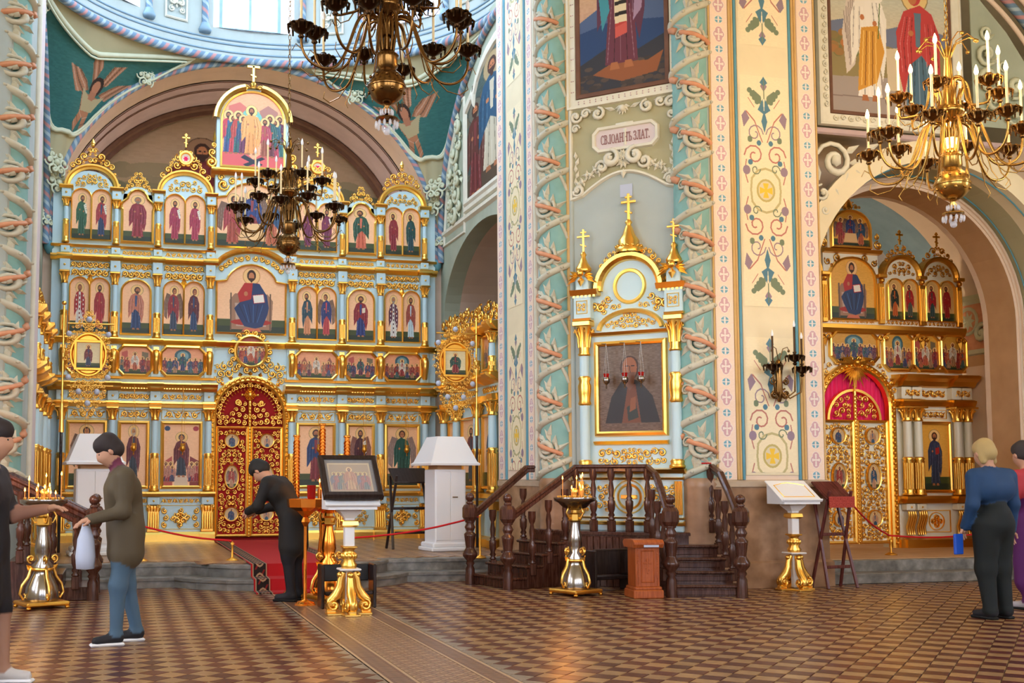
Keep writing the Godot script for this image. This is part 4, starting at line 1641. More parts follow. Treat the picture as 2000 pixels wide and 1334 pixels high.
func arabesque_cell(bg: Color) -> Rect2i:
	var rc := cell(150, 600)
	wash(rc, bg, null, 0.012)
	var red := Color(0.72, 0.47, 0.42)
	var blue := Color(0.33, 0.50, 0.58)
	var green := Color(0.46, 0.52, 0.42)
	var lil := Color(0.58, 0.50, 0.56)
	for s in [-1.0, 1.0]:
		for t in [-1.0, 1.0]:
			var P := func(a: float, b: float) -> Vector2: return v2(0.5 + s * a, 0.5 + t * b)
			# stem loops
			curl(rc, P.call(0.22, 0.15), 0.2, 0.0 if s > 0 else PI, s * t, 1.3, 4, red)
			curl(rc, P.call(0.2, 0.245), 0.17, PI if s > 0 else 0.0, -s * t, 1.2, 3, lil)
			stroke(rc, [P.call(0.36, 0.03), P.call(0.42, 0.08), P.call(0.38, 0.13)], 3, red)
			stroke(rc, [P.call(0.05, 0.21), P.call(0.2, 0.3), P.call(0.36, 0.34)], 3, red)
			fillp(rc, [P.call(0.3, 0.31), P.call(0.42, 0.27), P.call(0.46, 0.32), P.call(0.38, 0.345)], lil)
			fillp(rc, [P.call(0.03, 0.36), P.call(0.12, 0.385), P.call(0.28, 0.43), P.call(0.2, 0.435), P.call(0.06, 0.41)], green)
			for j in 4:
				ell(rc, 0.5 + s * (0.14 + 0.05 * j), 0.5 + t * (0.385 + 0.016 * j), 0.05, 0.012, green)
			ell(rc, 0.5 + s * 0.38, 0.5 + t * 0.085, 0.075, 0.02, lil)
			ell(rc, 0.5 + s * 0.3, 0.5 + t * 0.12, 0.05, 0.012, blue)
			ell(rc, 0.5 + s * 0.12, 0.5 + t * 0.205, 0.045, 0.012, blue)
			ell(rc, 0.5 + s * 0.3, 0.5 + t * 0.22, 0.05, 0.014, green)
			fillp(rc, [P.call(0.0, 0.33), P.call(0.13, 0.35), P.call(0.02, 0.4)], blue)
			fillp(rc, [P.call(0.0, 0.43), P.call(0.07, 0.455), P.call(0.0, 0.475)], lil)
			fillp(rc, [P.call(0.0, 0.455), P.call(0.08, 0.47), P.call(0.0, 0.497)], blue)
			stroke(rc, [P.call(0.0, 0.4), P.call(0.0, 0.48)], 3, green)
			stroke(rc, [P.call(0.2, 0.36), P.call(0.32, 0.4)], 2, red)
			# cartouche
			stroke(rc, [P.call(0.0, 0.095), P.call(0.16, 0.085), P.call(0.28, 0.05), P.call(0.3, 0.0)], 6, Color(0.74, 0.70, 0.50))
			curl(rc, P.call(0.2, 0.09), 0.1, 0.0, s * t, 1.0, 3, green)
	fillp(rc, [v2(0.5, 0.15), v2(0.56, 0.2), v2(0.5, 0.25), v2(0.44, 0.2)], blue)
	fillp(rc, [v2(0.5, 0.75), v2(0.56, 0.8), v2(0.5, 0.85), v2(0.44, 0.8)], blue)
	ell(rc, 0.5, 0.5, 0.19, 0.05, Color(0.74, 0.68, 0.42))
	ell(rc, 0.5, 0.5, 0.15, 0.041, bg.darkened(0.08))
	fillp(rc, [v2(0.44, 0.468), v2(0.56, 0.468), v2(0.52, 0.5), v2(0.56, 0.532), v2(0.44, 0.532), v2(0.48, 0.5)], Color(0.92, 0.76, 0.25))
	fillp(rc, [v2(0.37, 0.484), v2(0.5, 0.496), v2(0.63, 0.484), v2(0.63, 0.516), v2(0.5, 0.504), v2(0.37, 0.516)], Color(0.92, 0.76, 0.25))
	return rc

func picture(g: G, x0: float, y0: float, x1: float, y1: float, z: float, rc: Rect2i):
	var u := uv_of(rc)
	g.quad(v3(x0, y0, z), v3(x1, y0, z), v3(x1, y1, z), v3(x0, y1, z), u.position + v2(0, u.size.y), u.position + v2(u.size.x, 0))

func build_piers():
	var TOP := 9.15
	var mr := relief_meshes(1.0)
	var ml := relief_meshes(-1.0)
	var p := struct_root("wall_pier_right", "big painted pier with carved round shafts and a green corner face")
	# core of the pier, a chamfered block
	var plan := pv([v2(5.62, 16.35), v2(5.62, 14.62), v2(5.84, 14.24), v2(7.09, 12.99), v2(7.22, 12.8), v2(8.85, 12.8), v2(8.85, 16.35)])
	var g := G.new()
	g.T = Transform3D(Basis(Vector3.RIGHT, -PI / 2), Vector3.ZERO)
	g.prism(plan, 1.3, TOP)
	part(p, "core", g, "plaster_grey")
	g = G.new()
	g.T = Transform3D(Basis(Vector3.RIGHT, -PI / 2), Vector3.ZERO)
	g.prism(G.inset(plan, 0.012) if Geometry2D.is_polygon_clockwise(plan) else G.inset(plan, -0.012), 0.0, 1.3)
	part(p, "marble_dado", g, "marble", "brown veined marble dado")
	g = G.new()
	g.T = Transform3D(Basis(Vector3.RIGHT, -PI / 2), Vector3.ZERO)
	g.prism(G.inset(plan, 0.05) if Geometry2D.is_polygon_clockwise(plan) else G.inset(plan, -0.05), 0.0, 0.34, Rect2(0, 0, 1, 1), 0.03)
	part(p, "marble_plinth", g, "marble", "marble plinth")
	g = G.new()
	g.T = Transform3D(Basis(Vector3.RIGHT, -PI / 2), Vector3.ZERO)
	g.prism(G.inset(plan, 0.03) if Geometry2D.is_polygon_clockwise(plan) else G.inset(plan, -0.03), 1.27, 1.36, Rect2(0, 0, 1, 1), 0.02)
	part(p, "dado_moulding", g, "marble_light")
	relief_column(p, v3(5.80, 0, -14.40), -PI * 0.36, mr, TOP)
	relief_column(p, v3(7.14, 0, -13.02), -PI * 0.14, mr, TOP)
	for c in [[v3(5.80, 0, -14.40)], [v3(7.14, 0, -13.02)]]:
		g = G.new()
		g.lathe([v2(0.29, 0), v2(0.29, 0.3), v2(0.265, 0.36), v2(0.265, 1.26), v2(0.28, 1.3), v2(0.25, 1.38)], 20)
		part(p, "shaft_base", g, "marble").position = c[0]

	# front pilaster
	var peach := Color(0.93, 0.84, 0.76)
	var med := medallion_cell(Color(0.80, 0.65, 0.67), Color(0.45, 0.65, 0.72), peach, Color(0.91, 0.87, 0.83))
	var ara := arabesque_cell(Color(0.92, 0.87, 0.73))
	g = G.new()
	g.box2(v3(7.27, 1.36, -12.83), v3(8.84, TOP, -12.79))
	part(p, "pilaster_face", g, "plaster_peach")
	for b in [[7.30, 7.55], [8.57, 8.81]]:
		g = G.new()
		var y := 1.36
		while y < TOP:
			picture(g, b[0], y, b[1], y + 0.394, -12.782, med)
			y += 0.394
		part(p, "medallion_band", g, "wall_paint", "band of rose and blue painted medallions")
	for b in [[7.575, 0.02, "trim_tan"], [7.61, 0.018, "trim_tan"], [7.65, 0.022, "trim_blue"], [8.455, 0.022, "trim_blue"], [8.50, 0.02, "trim_tan"], [8.54, 0.018, "trim_tan"], [7.28, 0.014, "trim_tan"], [8.83, 0.014, "trim_tan"]]:
		g = G.new()
		g.lathe([v2(b[1], 1.36), v2(b[1], TOP)], 8, v3(b[0], 0, -12.785))
		part(p, "bead", g, b[2])
	g = G.new()
	g.box2(v3(7.68, 1.42, -12.80), v3(8.43, TOP, -12.778))
	part(p, "panel", g, "plaster_cream")
	g = G.new()
	for yc in [1.66, 5.10, 8.55]:
		var h := 1.52
		var v := uv_of(ara)
		var y0: float = max(yc - h, 1.45)
		var y1: float = min(yc + h, TOP - 0.02)
		var f0: float = (yc + h - y0) / (2 * h)
		var f1: float = (yc + h - y1) / (2 * h)
		g.quad(v3(7.70, y0, -12.773), v3(8.41, y0, -12.773), v3(8.41, y1, -12.773), v3(7.70, y1, -12.773), v.position + v2(0, v.size.y * f0), v.position + v2(v.size.x, v.size.y * f1))
	part(p, "arabesque", g, "wall_paint", "painted arabesque of red stems and blue flowers with gold crosses")
	# left return of the pier, facing the nave axis
	var fr := Transform3D(Basis(Vector3.UP, -PI / 2), v3(5.62, 0, 0))
	g = G.new()
	g.T = fr
	g.box2(v3(-16.34, 1.36, 0.0), v3(-14.66, TOP, 0.02))
	part(p, "return_face", g, "plaster_peach")
	for b in [[-16.32, -16.05], [-15.02, -14.78]]:
		g = G.new()
		g.T = fr
		var y := 1.36
		while y < TOP:
			picture(g, b[0], y, b[1], y + 0.394, 0.026, med)
			y += 0.394
		part(p, "medallion_band", g, "wall_paint", "band of rose and blue painted medallions on the pier's return")
	g = G.new()
	g.T = fr
	g.box2(v3(-15.86, 1.5, 0.01), v3(-15.14, TOP, 0.03))
	part(p, "panel", g, "plaster_cream")
	g = G.new()
	g.T = fr
	for yc in [2.0, 5.4, 8.8]:
		var y0: float = max(yc - 1.5, 1.5)
		var y1: float = min(yc + 1.5, TOP)
		var v := uv_of(ara)
		g.quad(v3(-15.82, y0, 0.034), v3(-15.18, y0, 0.034), v3(-15.18, y1, 0.034), v3(-15.82, y1, 0.034), v.position + v2(0, v.size.y * (yc + 1.5 - y0) / 3.0), v.position + v2(v.size.x, v.size.y * (yc + 1.5 - y1) / 3.0))
	part(p, "arabesque", g, "wall_paint", "painted arabesque on the pier's return")
	for b in [[-15.95, "trim_blue"], [-15.06, "trim_blue"], [-14.70, "stucco"]]:
		g = G.new()
		g.T = fr
		g.lathe([v2(0.03, 1.36), v2(0.03, TOP)], 8, v3(b[0], 0, 0.02))
		part(p, "bead", g, b[1])

	corner_face(p, TOP)

	# left pier, cut by the picture's edge
	p = struct_root("wall_pier_left", "left pier with a carved turquoise shaft and a plain grey return")
	var xl := CX - 3.40
	plan = pv([v2(xl, 14.62), v2(xl, 16.6), v2(xl - 2.2, 16.6), v2(xl - 2.2, 12.8), v2(xl - 1.5, 12.8), v2(xl - 0.2, 14.2)])
	g = G.new()
	g.T = Transform3D(Basis(Vector3.RIGHT, -PI / 2), Vector3.ZERO)
	g.prism(plan, 0.0, TOP)
	part(p, "core", g, "plaster_grey")
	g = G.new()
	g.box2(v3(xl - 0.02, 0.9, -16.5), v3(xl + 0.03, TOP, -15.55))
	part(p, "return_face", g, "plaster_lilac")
	g = G.new()
	g.lathe([v2(0.04, 0.9), v2(0.04, TOP)], 8, v3(xl + 0.02, 0, -15.5))
	part(p, "bead", g, "stucco")
	relief_column(p, v3(xl - 0.34, 0, -14.55), PI * 0.16, ml, TOP, 1.42)
	# the aisle wall left of it
	g = G.new()
	g.box2(v3(-7.0, 0, -13.2), v3(xl - 1.9, TOP, -12.85))
	struct("wall_aisle_left", g, "plaster_cream", "aisle wall left of the picture")

func corner_face(p: Node3D, TOP: float):
	var fr := Transform3D(Basis(Vector3.UP, -PI / 4), v3(6.465, 0, -13.615))
	var g := G.new()
	g.T = fr
	g.box2(v3(-0.80, 1.36, -0.02), v3(0.80, TOP, 0.025))
	part(p, "corner_panel", g, "plaster_grey")
	# edge beads
	for b in [[-0.80, "trim_tan"], [-0.755, "plaster_grey"], [0.80, "plaster_grey"]]:
		g = G.new()
		g.T = fr
		g.lathe([v2(0.035, 1.36), v2(0.035, TOP)], 8, v3(b[0], 0, 0.025))
		part(p, "bead", g, b[1])
	# olive field with stucco ornament
	var q := pv([v2(-0.72, 5.2)])
	for k in 17:
		var x := lerpf(-0.6, 0.6, k / 16.0)
		q.append(v2(x, 5.23 + 0.26 * cos(x / 0.6 * PI / 2)))
	q.append(v2(0.72, 5.2))
	q.append(v2(0.72, 6.42))
	q.append(v2(-0.72, 6.42))
	g = G.new()
	g.T = fr
	g.prism(q, 0.02, 0.032)
	part(p, "olive_field", g, "plaster_olive")
	g = G.new()
	g.T = fr
	g.mould(q, pv([v2(0.0, 0.03), v2(-0.01, 0.065), v2(-0.035, 0.07), v2(-0.055, 0.03)]))
	part(p, "field_moulding", g, "stucco")
	g = G.new()
	g.T = fr
	for s in [-1.0, 1.0]:
		# garland under the picture
		g.scroll(v2(s * 0.34, 6.30), 0.09, PI / 2, s, 1.2, 0.04, 0.22)
		g.scroll(v2(s * 0.52, 6.33), 0.07, 0, -s, 1.2, 0.04, 0.22)
		g.scroll(v2(s * 0.66, 6.30), 0.08, 0, s, 1.2, 0.04, 0.24)
		g.scroll(v2(s * 0.67, 6.14), 0.06, 0, -s, 1.2, 0.04, 0.24)
		g.leaf(v2(s * 0.1, 6.32), v2(s * 0.26, 6.37), 0.03, 0.04, 0.03)
		g.leaf(v2(s * 0.42, 6.36), v2(s * 0.6, 6.39), 0.03, 0.04, 0.03)
		# C-scrolls and flowers above the arch
		g.scroll(v2(s * 0.17, 5.66), 0.12, PI / 2, s, 1.1, 0.04, 0.24, 14, 5)
		g.scroll(v2(s * 0.30, 5.56), 0.09, PI, s, 1.2, 0.04, 0.22)
		for k in 7:
			var f := k / 6.0
			var c := v2(s * lerpf(0.34, 0.70, f), 5.50 - 0.24 * f * f + 0.04 * (k % 2))
			g.ball(v3(c.x, c.y, 0.055), 0.028, 6)
			for j in 4:
				var a := j * TAU / 4 + f * 3.0
				g.leaf(c, c + v2(cos(a), sin(a)) * 0.075, 0.022, 0.04, 0.03)
		for k in 5:
			var c := v2(s * 0.68, 5.36 + 0.09 * k)
			g.leaf(c, c + v2(-s * 0.05 * (k % 2), 0.11), 0.03, 0.04, 0.03)
		g.scroll(v2(s * 0.64, 5.28), 0.085, PI, -s, 1.3, 0.04, 0.22)
	g.ball(v3(0, 6.32, 0.06), 0.05, 8)
	for k in 7:
		var a := -PI * (k + 0.5) / 7
		g.leaf(v2(0, 6.36), v2(cos(a) * 0.11, 6.36 + sin(a) * 0.13), 0.03, 0.04, 0.03)
	for k in 10:
		var a := TAU * k / 10
		g.leaf(v2(0, 5.62), v2(cos(a) * 0.12, 5.62 + sin(a) * 0.13), 0.034, 0.045, 0.045)
		g.leaf(v2(0, 5.68), v2(cos(a) * 0.07, 5.68 + sin(a) * 0.08), 0.026, 0.07, 0.04)
	g.leaf(v2(0, 5.5), v2(0, 5.36), 0.04, 0.05, 0.04)
	part(p, "stucco_ornament", g, "stucco", "white stucco scrolls, flowers and leaves")
	# name plaque
	g = G.new()
	g.T = fr * Transform3D(Basis(Vector3.BACK, 0.0), v3(0.03, 5.93, 0.03))
	var oc := octagon_pts(Vector2.ZERO, 0.84, 0.27, 0.06)
	g.prism(oc, 0, 0.02)
	var pl := part(p, "name_plaque", g, "plaster_lilac", "lilac name plaque lettered in old Slavonic capitals")
	g = G.new()
	g.T = fr * Transform3D(Basis(Vector3.BACK, 0.0), v3(0.03, 5.93, 0.03))
	g.mould(oc, pv([v2(0.01, 0.02), v2(0.0, 0.045), v2(-0.035, 0.05), v2(-0.05, 0.0)]))
	g.lathe([v2(0.001, -0.11), v2(0.03, -0.11), v2(0.03, 0.11), v2(0.001, 0.11)], 8, Vector3.ZERO)
	part(pl, "plaque_frame", g, "stucco")
	g = G.new()
	g.T = fr * Transform3D(Basis(Vector3.BACK, PI / 2), v3(0.03, 6.10, 0.05))
	g.lathe([v2(0.001, -0.12), v2(0.03, -0.12), v2(0.032, 0.0), v2(0.03, 0.12), v2(0.001, 0.12)], 8)
	part(pl, "plaque_roll", g, "stucco")
	var tm := TextMesh.new()
	tm.text = "СВ.ІОАННЪ ЗЛАТ."
	var fo := SystemFont.new()
	fo.font_names = PackedStringArray(["Droid Serif"])
	tm.font = fo
	tm.font_size = 32
	tm.pixel_size = 0.0042
	tm.depth = 0.006
	var tx := part(pl, "lettering", tm, mat("letter_red", Color(0.56, 0.36, 0.36), 0.7))
	tx.transform = fr * Transform3D(Basis.from_scale(v3(0.58, 1.25, 1)), v3(0.03, 5.92, 0.055))
	# picture of a standing saint over a dusk landscape, lower part in view
	var rc := cell(200, 300)
	wash(rc, Color(0.80, 0.72, 0.50), Color(0.72, 0.52, 0.50), 0.02)
	fillp(rc, [v2(0, 0.60), v2(0.3, 0.52), v2(0.6, 0.58), v2(1, 0.5), v2(1, 1), v2(0, 1)], Color(0.30, 0.38, 0.52))
	fillp(rc, [v2(0, 0.66), v2(0.4, 0.62), v2(1, 0.66), v2(1, 1), v2(0, 1)], Color(0.16, 0.26, 0.42))
	fillp(rc, [v2(0, 0.84), v2(0.35, 0.76), v2(0.7, 0.8), v2(1, 0.74), v2(1, 1), v2(0, 1)], Color(0.20, 0.21, 0.24))
	for k in 60:
		ell(rc, rng.randf(), rng.randf_range(0.86, 1.0), 0.05, 0.012, Color(0.22, 0.2, 0.2).lerp(Color(0.36, 0.30, 0.26), rng.randf()))
	fillp(rc, [v2(0.16, 0.90), v2(0.4, 0.85), v2(0.8, 0.87), v2(0.98, 0.83), v2(0.9, 0.94), v2(0.5, 0.96)], Color(0.55, 0.33, 0.20))
	figure(rc, {"robe": Color(0.40, 0.20, 0.26), "cloak": Color(0.36, 0.20, 0.28), "fat": 0.26, "halo": Color(0.85, 0.72, 0.4)}, 0.5, 0.02, 0.89)
	fillp(rc, [v2(0.42, 0.3), v2(0.56, 0.3), v2(0.57, 0.7), v2(0.43, 0.72)], Color(0.86, 0.80, 0.66))
	for k in 4:
		fillp(rc, [v2(0.43, 0.46 + 0.06 * k), v2(0.565, 0.455 + 0.06 * k), v2(0.565, 0.475 + 0.06 * k), v2(0.43, 0.48 + 0.06 * k)], Color(0.15, 0.13, 0.12) if k < 3 else Color(0.7, 0.25, 0.22))
	fillp(rc, [v2(0.43, 0.66), v2(0.57, 0.64), v2(0.57, 0.7), v2(0.43, 0.72)], Color(0.78, 0.34, 0.30))
	fillp(rc, [v2(0.22, 0.36), v2(0.32, 0.34), v2(0.37, 0.56), v2(0.28, 0.67)], Color(0.25, 0.55, 0.60))
	fillp(rc, [v2(0.68, 0.34), v2(0.76, 0.38), v2(0.74, 0.58), v2(0.64, 0.64)], Color(0.62, 0.52, 0.62))
	g = G.new()
	g.T = fr
	picture(g, -0.60, 6.60, 0.60, 9.1, 0.06, rc)
	part(p, "painting", g, "wall_paint", "painting of a robed saint standing before blue hills at dusk")
	g = G.new()
	g.T = fr
	g.mould(rect_pts(-0.60, 6.60, 0.60, 9.3), pv([v2(0.01, 0.06), v2(0.0, 0.07), v2(-0.05, 0.075), v2(-0.055, 0.05)]))
	part(p, "inner_frame", g, "trim_brown")
	g = G.new()
	g.T = fr
	g.mould(rect_pts(-0.655, 6.545, 0.655, 9.3), pv([v2(0.0, 0.05), v2(-0.01, 0.07), v2(-0.09, 0.06), v2(-0.10, 0.085), v2(-0.13, 0.085), v2(-0.14, 0.02)]))
	part(p, "outer_frame", g, "stucco")
	g = G.new()
	g.T = fr
	for k in 16:
		for r in 2:
			var x := -0.62 + 1.24 * k / 15.0
			g.ball(v3(x, 6.475 + 0.03 * r, 0.065), 0.011, 5)
			if k > 0:
				for s in [-1.0, 1.0]:
					g.ball(v3(s * (0.69 + 0.03 * r), 6.5 + 0.155 * k, 0.065), 0.011, 5)
	part(p, "frame_beads", g, "plaster_mauve")
	# a sheet of paper pinned over the shrine
	g = G.new()
	g.T = fr
	g.box(v3(0.03, 5.20, 0.034), v3(0.17, 0.17, 0.004))
	single("paper_sheet", g, "paper", "blank blue-grey sheet of paper pinned above the shrine's cross", "paper")

# ---------------------------------------------------------------- right aisle bay

func build_right_bay():
	var w := struct_root("wall_aisle_right", "cream aisle wall with an arch, a framed painting and stucco scrolls")
	var m := 10.88
	var cy := 3.69
	var g := G.new()
	g.prism(with_arch(8.85, 16.0, 9.15, m, 2.05, cy, 2.05), -13.3, -13.0)
	part(w, "wall_face", g, "plaster_cream")
	# raised band round the arch
	g = G.new()
	var o := arc_pts(v2(m, cy), 2.34, 2.34, 0, PI, 36)
	var i := arc_pts(v2(m, cy), 2.05, 2.05, PI, 0, 36)
	g.prism(o + i, -13.0, -12.96)
	part(w, "archivolt", g, "plaster_cream")
	# soffits, stepping inwards
	g = G.new()
	var so := arc_pts(v2(m, cy), 2.05, 2.05, 0, PI, 36)
	so.insert(0, v2(m + 2.05, 0))
	so.append(v2(m - 2.05, 0))
	vault(g, so, -13.3, -13.75)
	part(w, "arch_soffit", g, "plaster_olive")
	g = G.new()
	g.T = shift(v3(0, 0, -13.75))
	g.mould(so, pv([v2(0.0, 0.0), v2(0.03, 0.03), v2(0.06, 0.03), v2(0.06, 0.0), v2(0.09, 0.02), v2(0.12, 0.02), v2(0.12, 0.0), v2(0.16, 0.0)]), false)
	part(w, "soffit_moulding", g, "plaster_peach")
	g = G.new()
	var s2 := arc_pts(v2(m, cy), 1.89, 1.89, 0, PI, 36)
	s2.insert(0, v2(m + 1.89, 0))
	s2.append(v2(m - 1.89, 0))
	vault(g, s2, -13.75, -14.3)
	part(w, "inner_soffit", g, "plaster_tan")
	for z in [-13.08, -13.66]:
		g = G.new()
		var pp := PackedVector3Array()
		for a in so:
			pp.append(v3(a.x + (m - a.x) * 0.004, a.y - 0.008, z))
		g.tube(pp, 0.014, 0.014, 4)
		part(w, "painted_line", g, "trim_blue")
	# painted scrolls on the right jamb
	g = G.new()
	g.T = Transform3D(Basis(Vector3.UP, -PI / 2), v3(m + 2.045, 0, 0))
	for k in 3:
		g.scroll(v2(-13.36, 3.2 + 0.34 * k), 0.16, PI / 2, 1.0 if k % 2 else -1.0, 1.4, 0.0, 0.1)
		g.leaf(v2(-13.36, 3.3 + 0.34 * k), v2(-13.2, 3.5 + 0.34 * k), 0.05, 0, 0.01)
	part(w, "jamb_scrolls", g, "trim_blue")
	# chapel behind: green vault, banded, with a frieze at its springing
	g = G.new()
	var v := arc_pts(v2(m, 4.3), 2.6, 1.9, 0, PI, 36)
	vault(g, v, -14.3, -15.0)
	part(w, "vault_band", g, "plaster_green")
	g = G.new()
	vault(g, v, -15.0, -15.9)
	part(w, "vault_band", g, "plaster_peach")
	g = G.new()
	vault(g, v, -15.9, -17.0)
	part(w, "vault_band", g, "vault_blue")
	g = G.new()
	g.box2(v3(m - 2.9, 0, -17.3), v3(m + 2.9, 6.6, -17.0))
	part(w, "chapel_back_wall", g, "plaster_lilac")
	for k in 4:
		g = G.new()
		var pp := PackedVector3Array()
		for a in arc_pts(v2(m, 4.0), 2.4 - 0.3 * k, 2.0 - 0.27 * k, 0, PI, 30):
			pp.append(v3(a.x, a.y, -16.98))
		g.tube(pp, 0.10 if k == 1 else 0.03, 0.10 if k == 1 else 0.03, 6)
		part(w, "painted_line", g, ["trim_blue", "vault_blue", "relief_orange", "trim_blue"][k])
	for s in [-1.0, 1.0]:
		g = G.new()
		g.box2(v3(min(m + s * 2.6, m + s * 2.9), 0, -17.2), v3(max(m + s * 2.6, m + s * 2.9), 4.35, -14.3))
		part(w, "chapel_side_wall", g, "plaster_tan")
		g = G.new()
		g.box2(v3(min(m + s * 1.89, m + s * 2.9), 0, -14.4), v3(max(m + s * 1.89, m + s * 2.9), 4.4, -14.3))
		part(w, "chapel_jamb", g, "plaster_peach")
	g = G.new()
	var sp := PackedVector2Array()
	sp.append_array(arc_pts(v2(m, cy), 1.89, 1.89, 0, PI, 30))
	sp.append(v2(m - 2.9, cy))
	sp.append(v2(m - 2.9, 6.5))
	sp.append(v2(m + 2.9, 6.5))
	sp.append(v2(m + 2.9, cy))
	g.prism(sp, -14.4, -14.3)
	part(w, "chapel_front", g, "plaster_peach")
	# frieze with a rosette on the right chapel wall
	var fr := Transform3D(Basis(Vector3.UP, -PI / 2), v3(m + 2.6, 0, 0))
	g = G.new()
	g.T = fr
	g.box2(v3(-16.9, 3.45, 0.0), v3(-14.4, 4.25, 0.02))
	part(w, "frieze_ground", g, "relief_orange", "terracotta frieze ground")
	g = G.new()
	g.T = fr
	g.extr(pv([v2(0, 4.2), v2(0.08, 4.28), v2(0.08, 4.36), v2(0, 4.36)]), -16.9, -14.4)
	g.extr(pv([v2(0, 3.38), v2(0.05, 3.4), v2(0.05, 3.47), v2(0, 3.47)]), -16.9, -14.4)
	for k in 3:
		var x := -14.8 - 0.72 * k
		for j in 8:
			var a := j * TAU / 8
			g.leaf(v2(x, 3.95), v2(x + cos(a) * 0.17, 3.95 + sin(a) * 0.17), 0.04, 0.02, 0.02)
		g.mould(ellipse_pts(v2(x, 3.95), 0.2, 0.2, 16), pv([v2(0.02, 0.02), v2(0, 0.045), v2(-0.03, 0.045), v2(-0.04, 0.02)]))
		g.scroll(v2(x - 0.36, 3.72), 0.17, 0, 1.0, 1.2, 0.02, 0.2)
		g.leaf(v2(x - 0.3, 3.7), v2(x - 0.1, 3.6), 0.06, 0.02, 0.03)
	part(w, "frieze_relief", g, "stucco_green")
	g = G.new()
	g.T = fr
	g.box2(v3(-16.0, 0.5, 0.0), v3(-15.1, 3.2, 0.03))
	part(w, "wall_panel", g, "plaster_peach")

	# spandrel with white scrolls
	g = G.new()
	var pan := pv([v2(8.90, 4.9), v2(8.90, 5.98), v2(11.6, 5.98)])
	var spn := PackedVector2Array()
	for k in 17:
		var a := deg_to_rad(lerpf(98.0, 150.0, k / 16.0))
		spn.append(v2(m + cos(a) * 2.36, cy + sin(a) * 2.36))
	var full := PackedVector2Array()
	full.append_array(spn)
	full.append(v2(8.89, 4.7))
	full.append(v2(8.89, 6.02))
	full.append(v2(10.5, 6.02))
	g.prism(full, -13.0, -12.985)
	part(w, "spandrel_panel", g, "plaster_sage")
	g = G.new()
	g.T = shift(v3(0, 0, -12.985))
	g.scroll(v2(9.20, 5.62), 0.27, PI * 0.9, -1.0, 1.35, 0.0, 0.11, 16, 5)
	g.scroll(v2(9.02, 5.18), 0.12, PI * 0.5, 1.0, 1.2, 0.0, 0.14)
	g.scroll(v2(9.06, 4.95), 0.08, PI * 0.5, -1.0, 1.2, 0.0, 0.14)
	for a in [[9.45, 5.55, 9.36, 5.3], [9.4, 5.75, 9.62, 5.88], [9.45, 5.62, 9.72, 5.66], [9.5, 5.55, 9.66, 5.46], [9.0, 5.35, 8.95, 5.62], [9.2, 5.3, 9.3, 5.12], [9.7, 5.8, 9.95, 5.93], [9.75, 5.7, 9.95, 5.76]]:
		g.leaf(v2(a[0], a[1]), v2(a[2], a[3]), 0.05, 0.0, 0.04)
	part(w, "spandrel_scrolls", g, "stucco", "white stucco scrolls")
	# horizontal mouldings
	g = G.new()
	g.T = shift(v3(0, 0, -13.0))
	g.extr(pv([v2(0, 6.0), v2(0.03, 6.02), v2(0.05, 6.06), v2(0.03, 6.08), v2(0, 6.08)]), 8.87, 15.9)
	part(w, "string_course", g, "plaster_mauve")
	# painting: a winged messenger with lilies and a woman in a red veil
	var rc := cell(250, 270)
	wash(rc, Color(0.68, 0.76, 0.74), Color(0.88, 0.70, 0.52), 0.02)
	fillp(rc, [v2(0, 0.44), v2(0.2, 0.4), v2(0.45, 0.46), v2(0.7, 0.4), v2(1, 0.46), v2(1, 0.7), v2(0, 0.7)], Color(0.42, 0.46, 0.56))
	fillp(rc, [v2(0, 0.58), v2(0.3, 0.54), v2(0.6, 0.58), v2(1, 0.56), v2(1, 0.8), v2(0, 0.8)], Color(0.55, 0.50, 0.34))
	fillp(rc, [v2(0, 0.78), v2(1, 0.74), v2(1, 1), v2(0, 1)], Color(0.62, 0.58, 0.55))
	stroke(rc, [v2(0, 0.9), v2(1, 0.88)], 2, Color(0.5, 0.44, 0.42))
	for k in 30:
		ell(rc, rng.randf_range(0.02, 0.25), rng.randf_range(0.5, 0.64), 0.04, 0.025, Color(0.72, 0.45, 0.25).lerp(Color(0.4, 0.45, 0.3), rng.randf()))
	fillp(rc, [v2(0.46, 0.58), v2(0.62, 0.56), v2(0.64, 0.84), v2(0.47, 0.84)], Color(0.80, 0.74, 0.62))
	fillp(rc, [v2(0.16, 0.2), v2(0.26, 0.12), v2(0.26, 0.44), v2(0.2, 0.7), v2(0.13, 0.76), v2(0.1, 0.5)], Color(0.80, 0.76, 0.72))
	for k in 6:
		stroke(rc, [v2(0.22 - 0.02 * k, 0.22 + 0.03 * k), v2(0.16 - 0.006 * k, 0.7 - 0.04 * k)], 2, Color(0.60, 0.55, 0.52))
	figure(rc, {"robe": Color(0.90, 0.88, 0.84), "cloak": Color(0.90, 0.88, 0.84), "hair": Color(0.65, 0.45, 0.22), "beard": false, "halo": Color(0.80, 0.74, 0.58), "fat": 0.2, "face": 1.0}, 0.32, 0.1, 0.92)
	fillp(rc, [v2(0.26, 0.46), v2(0.40, 0.44), v2(0.45, 0.6), v2(0.38, 0.8), v2(0.22, 0.86), v2(0.24, 0.6)], Color(0.80, 0.58, 0.22))
	for k in 5:
		stroke(rc, [v2(0.28 + 0.025 * k, 0.48), v2(0.25 + 0.03 * k, 0.82)], 2, Color(0.55, 0.36, 0.14) if k % 2 else Color(0.90, 0.74, 0.40))
	for k in 8:
		ell(rc, 0.42 + rng.randf_range(-0.03, 0.03), 0.28 + rng.randf_range(-0.05, 0.05), 0.018, 0.015, Color(0.92, 0.90, 0.86))
	stroke(rc, [v2(0.42, 0.3), v2(0.4, 0.52)], 2, Color(0.35, 0.45, 0.25))
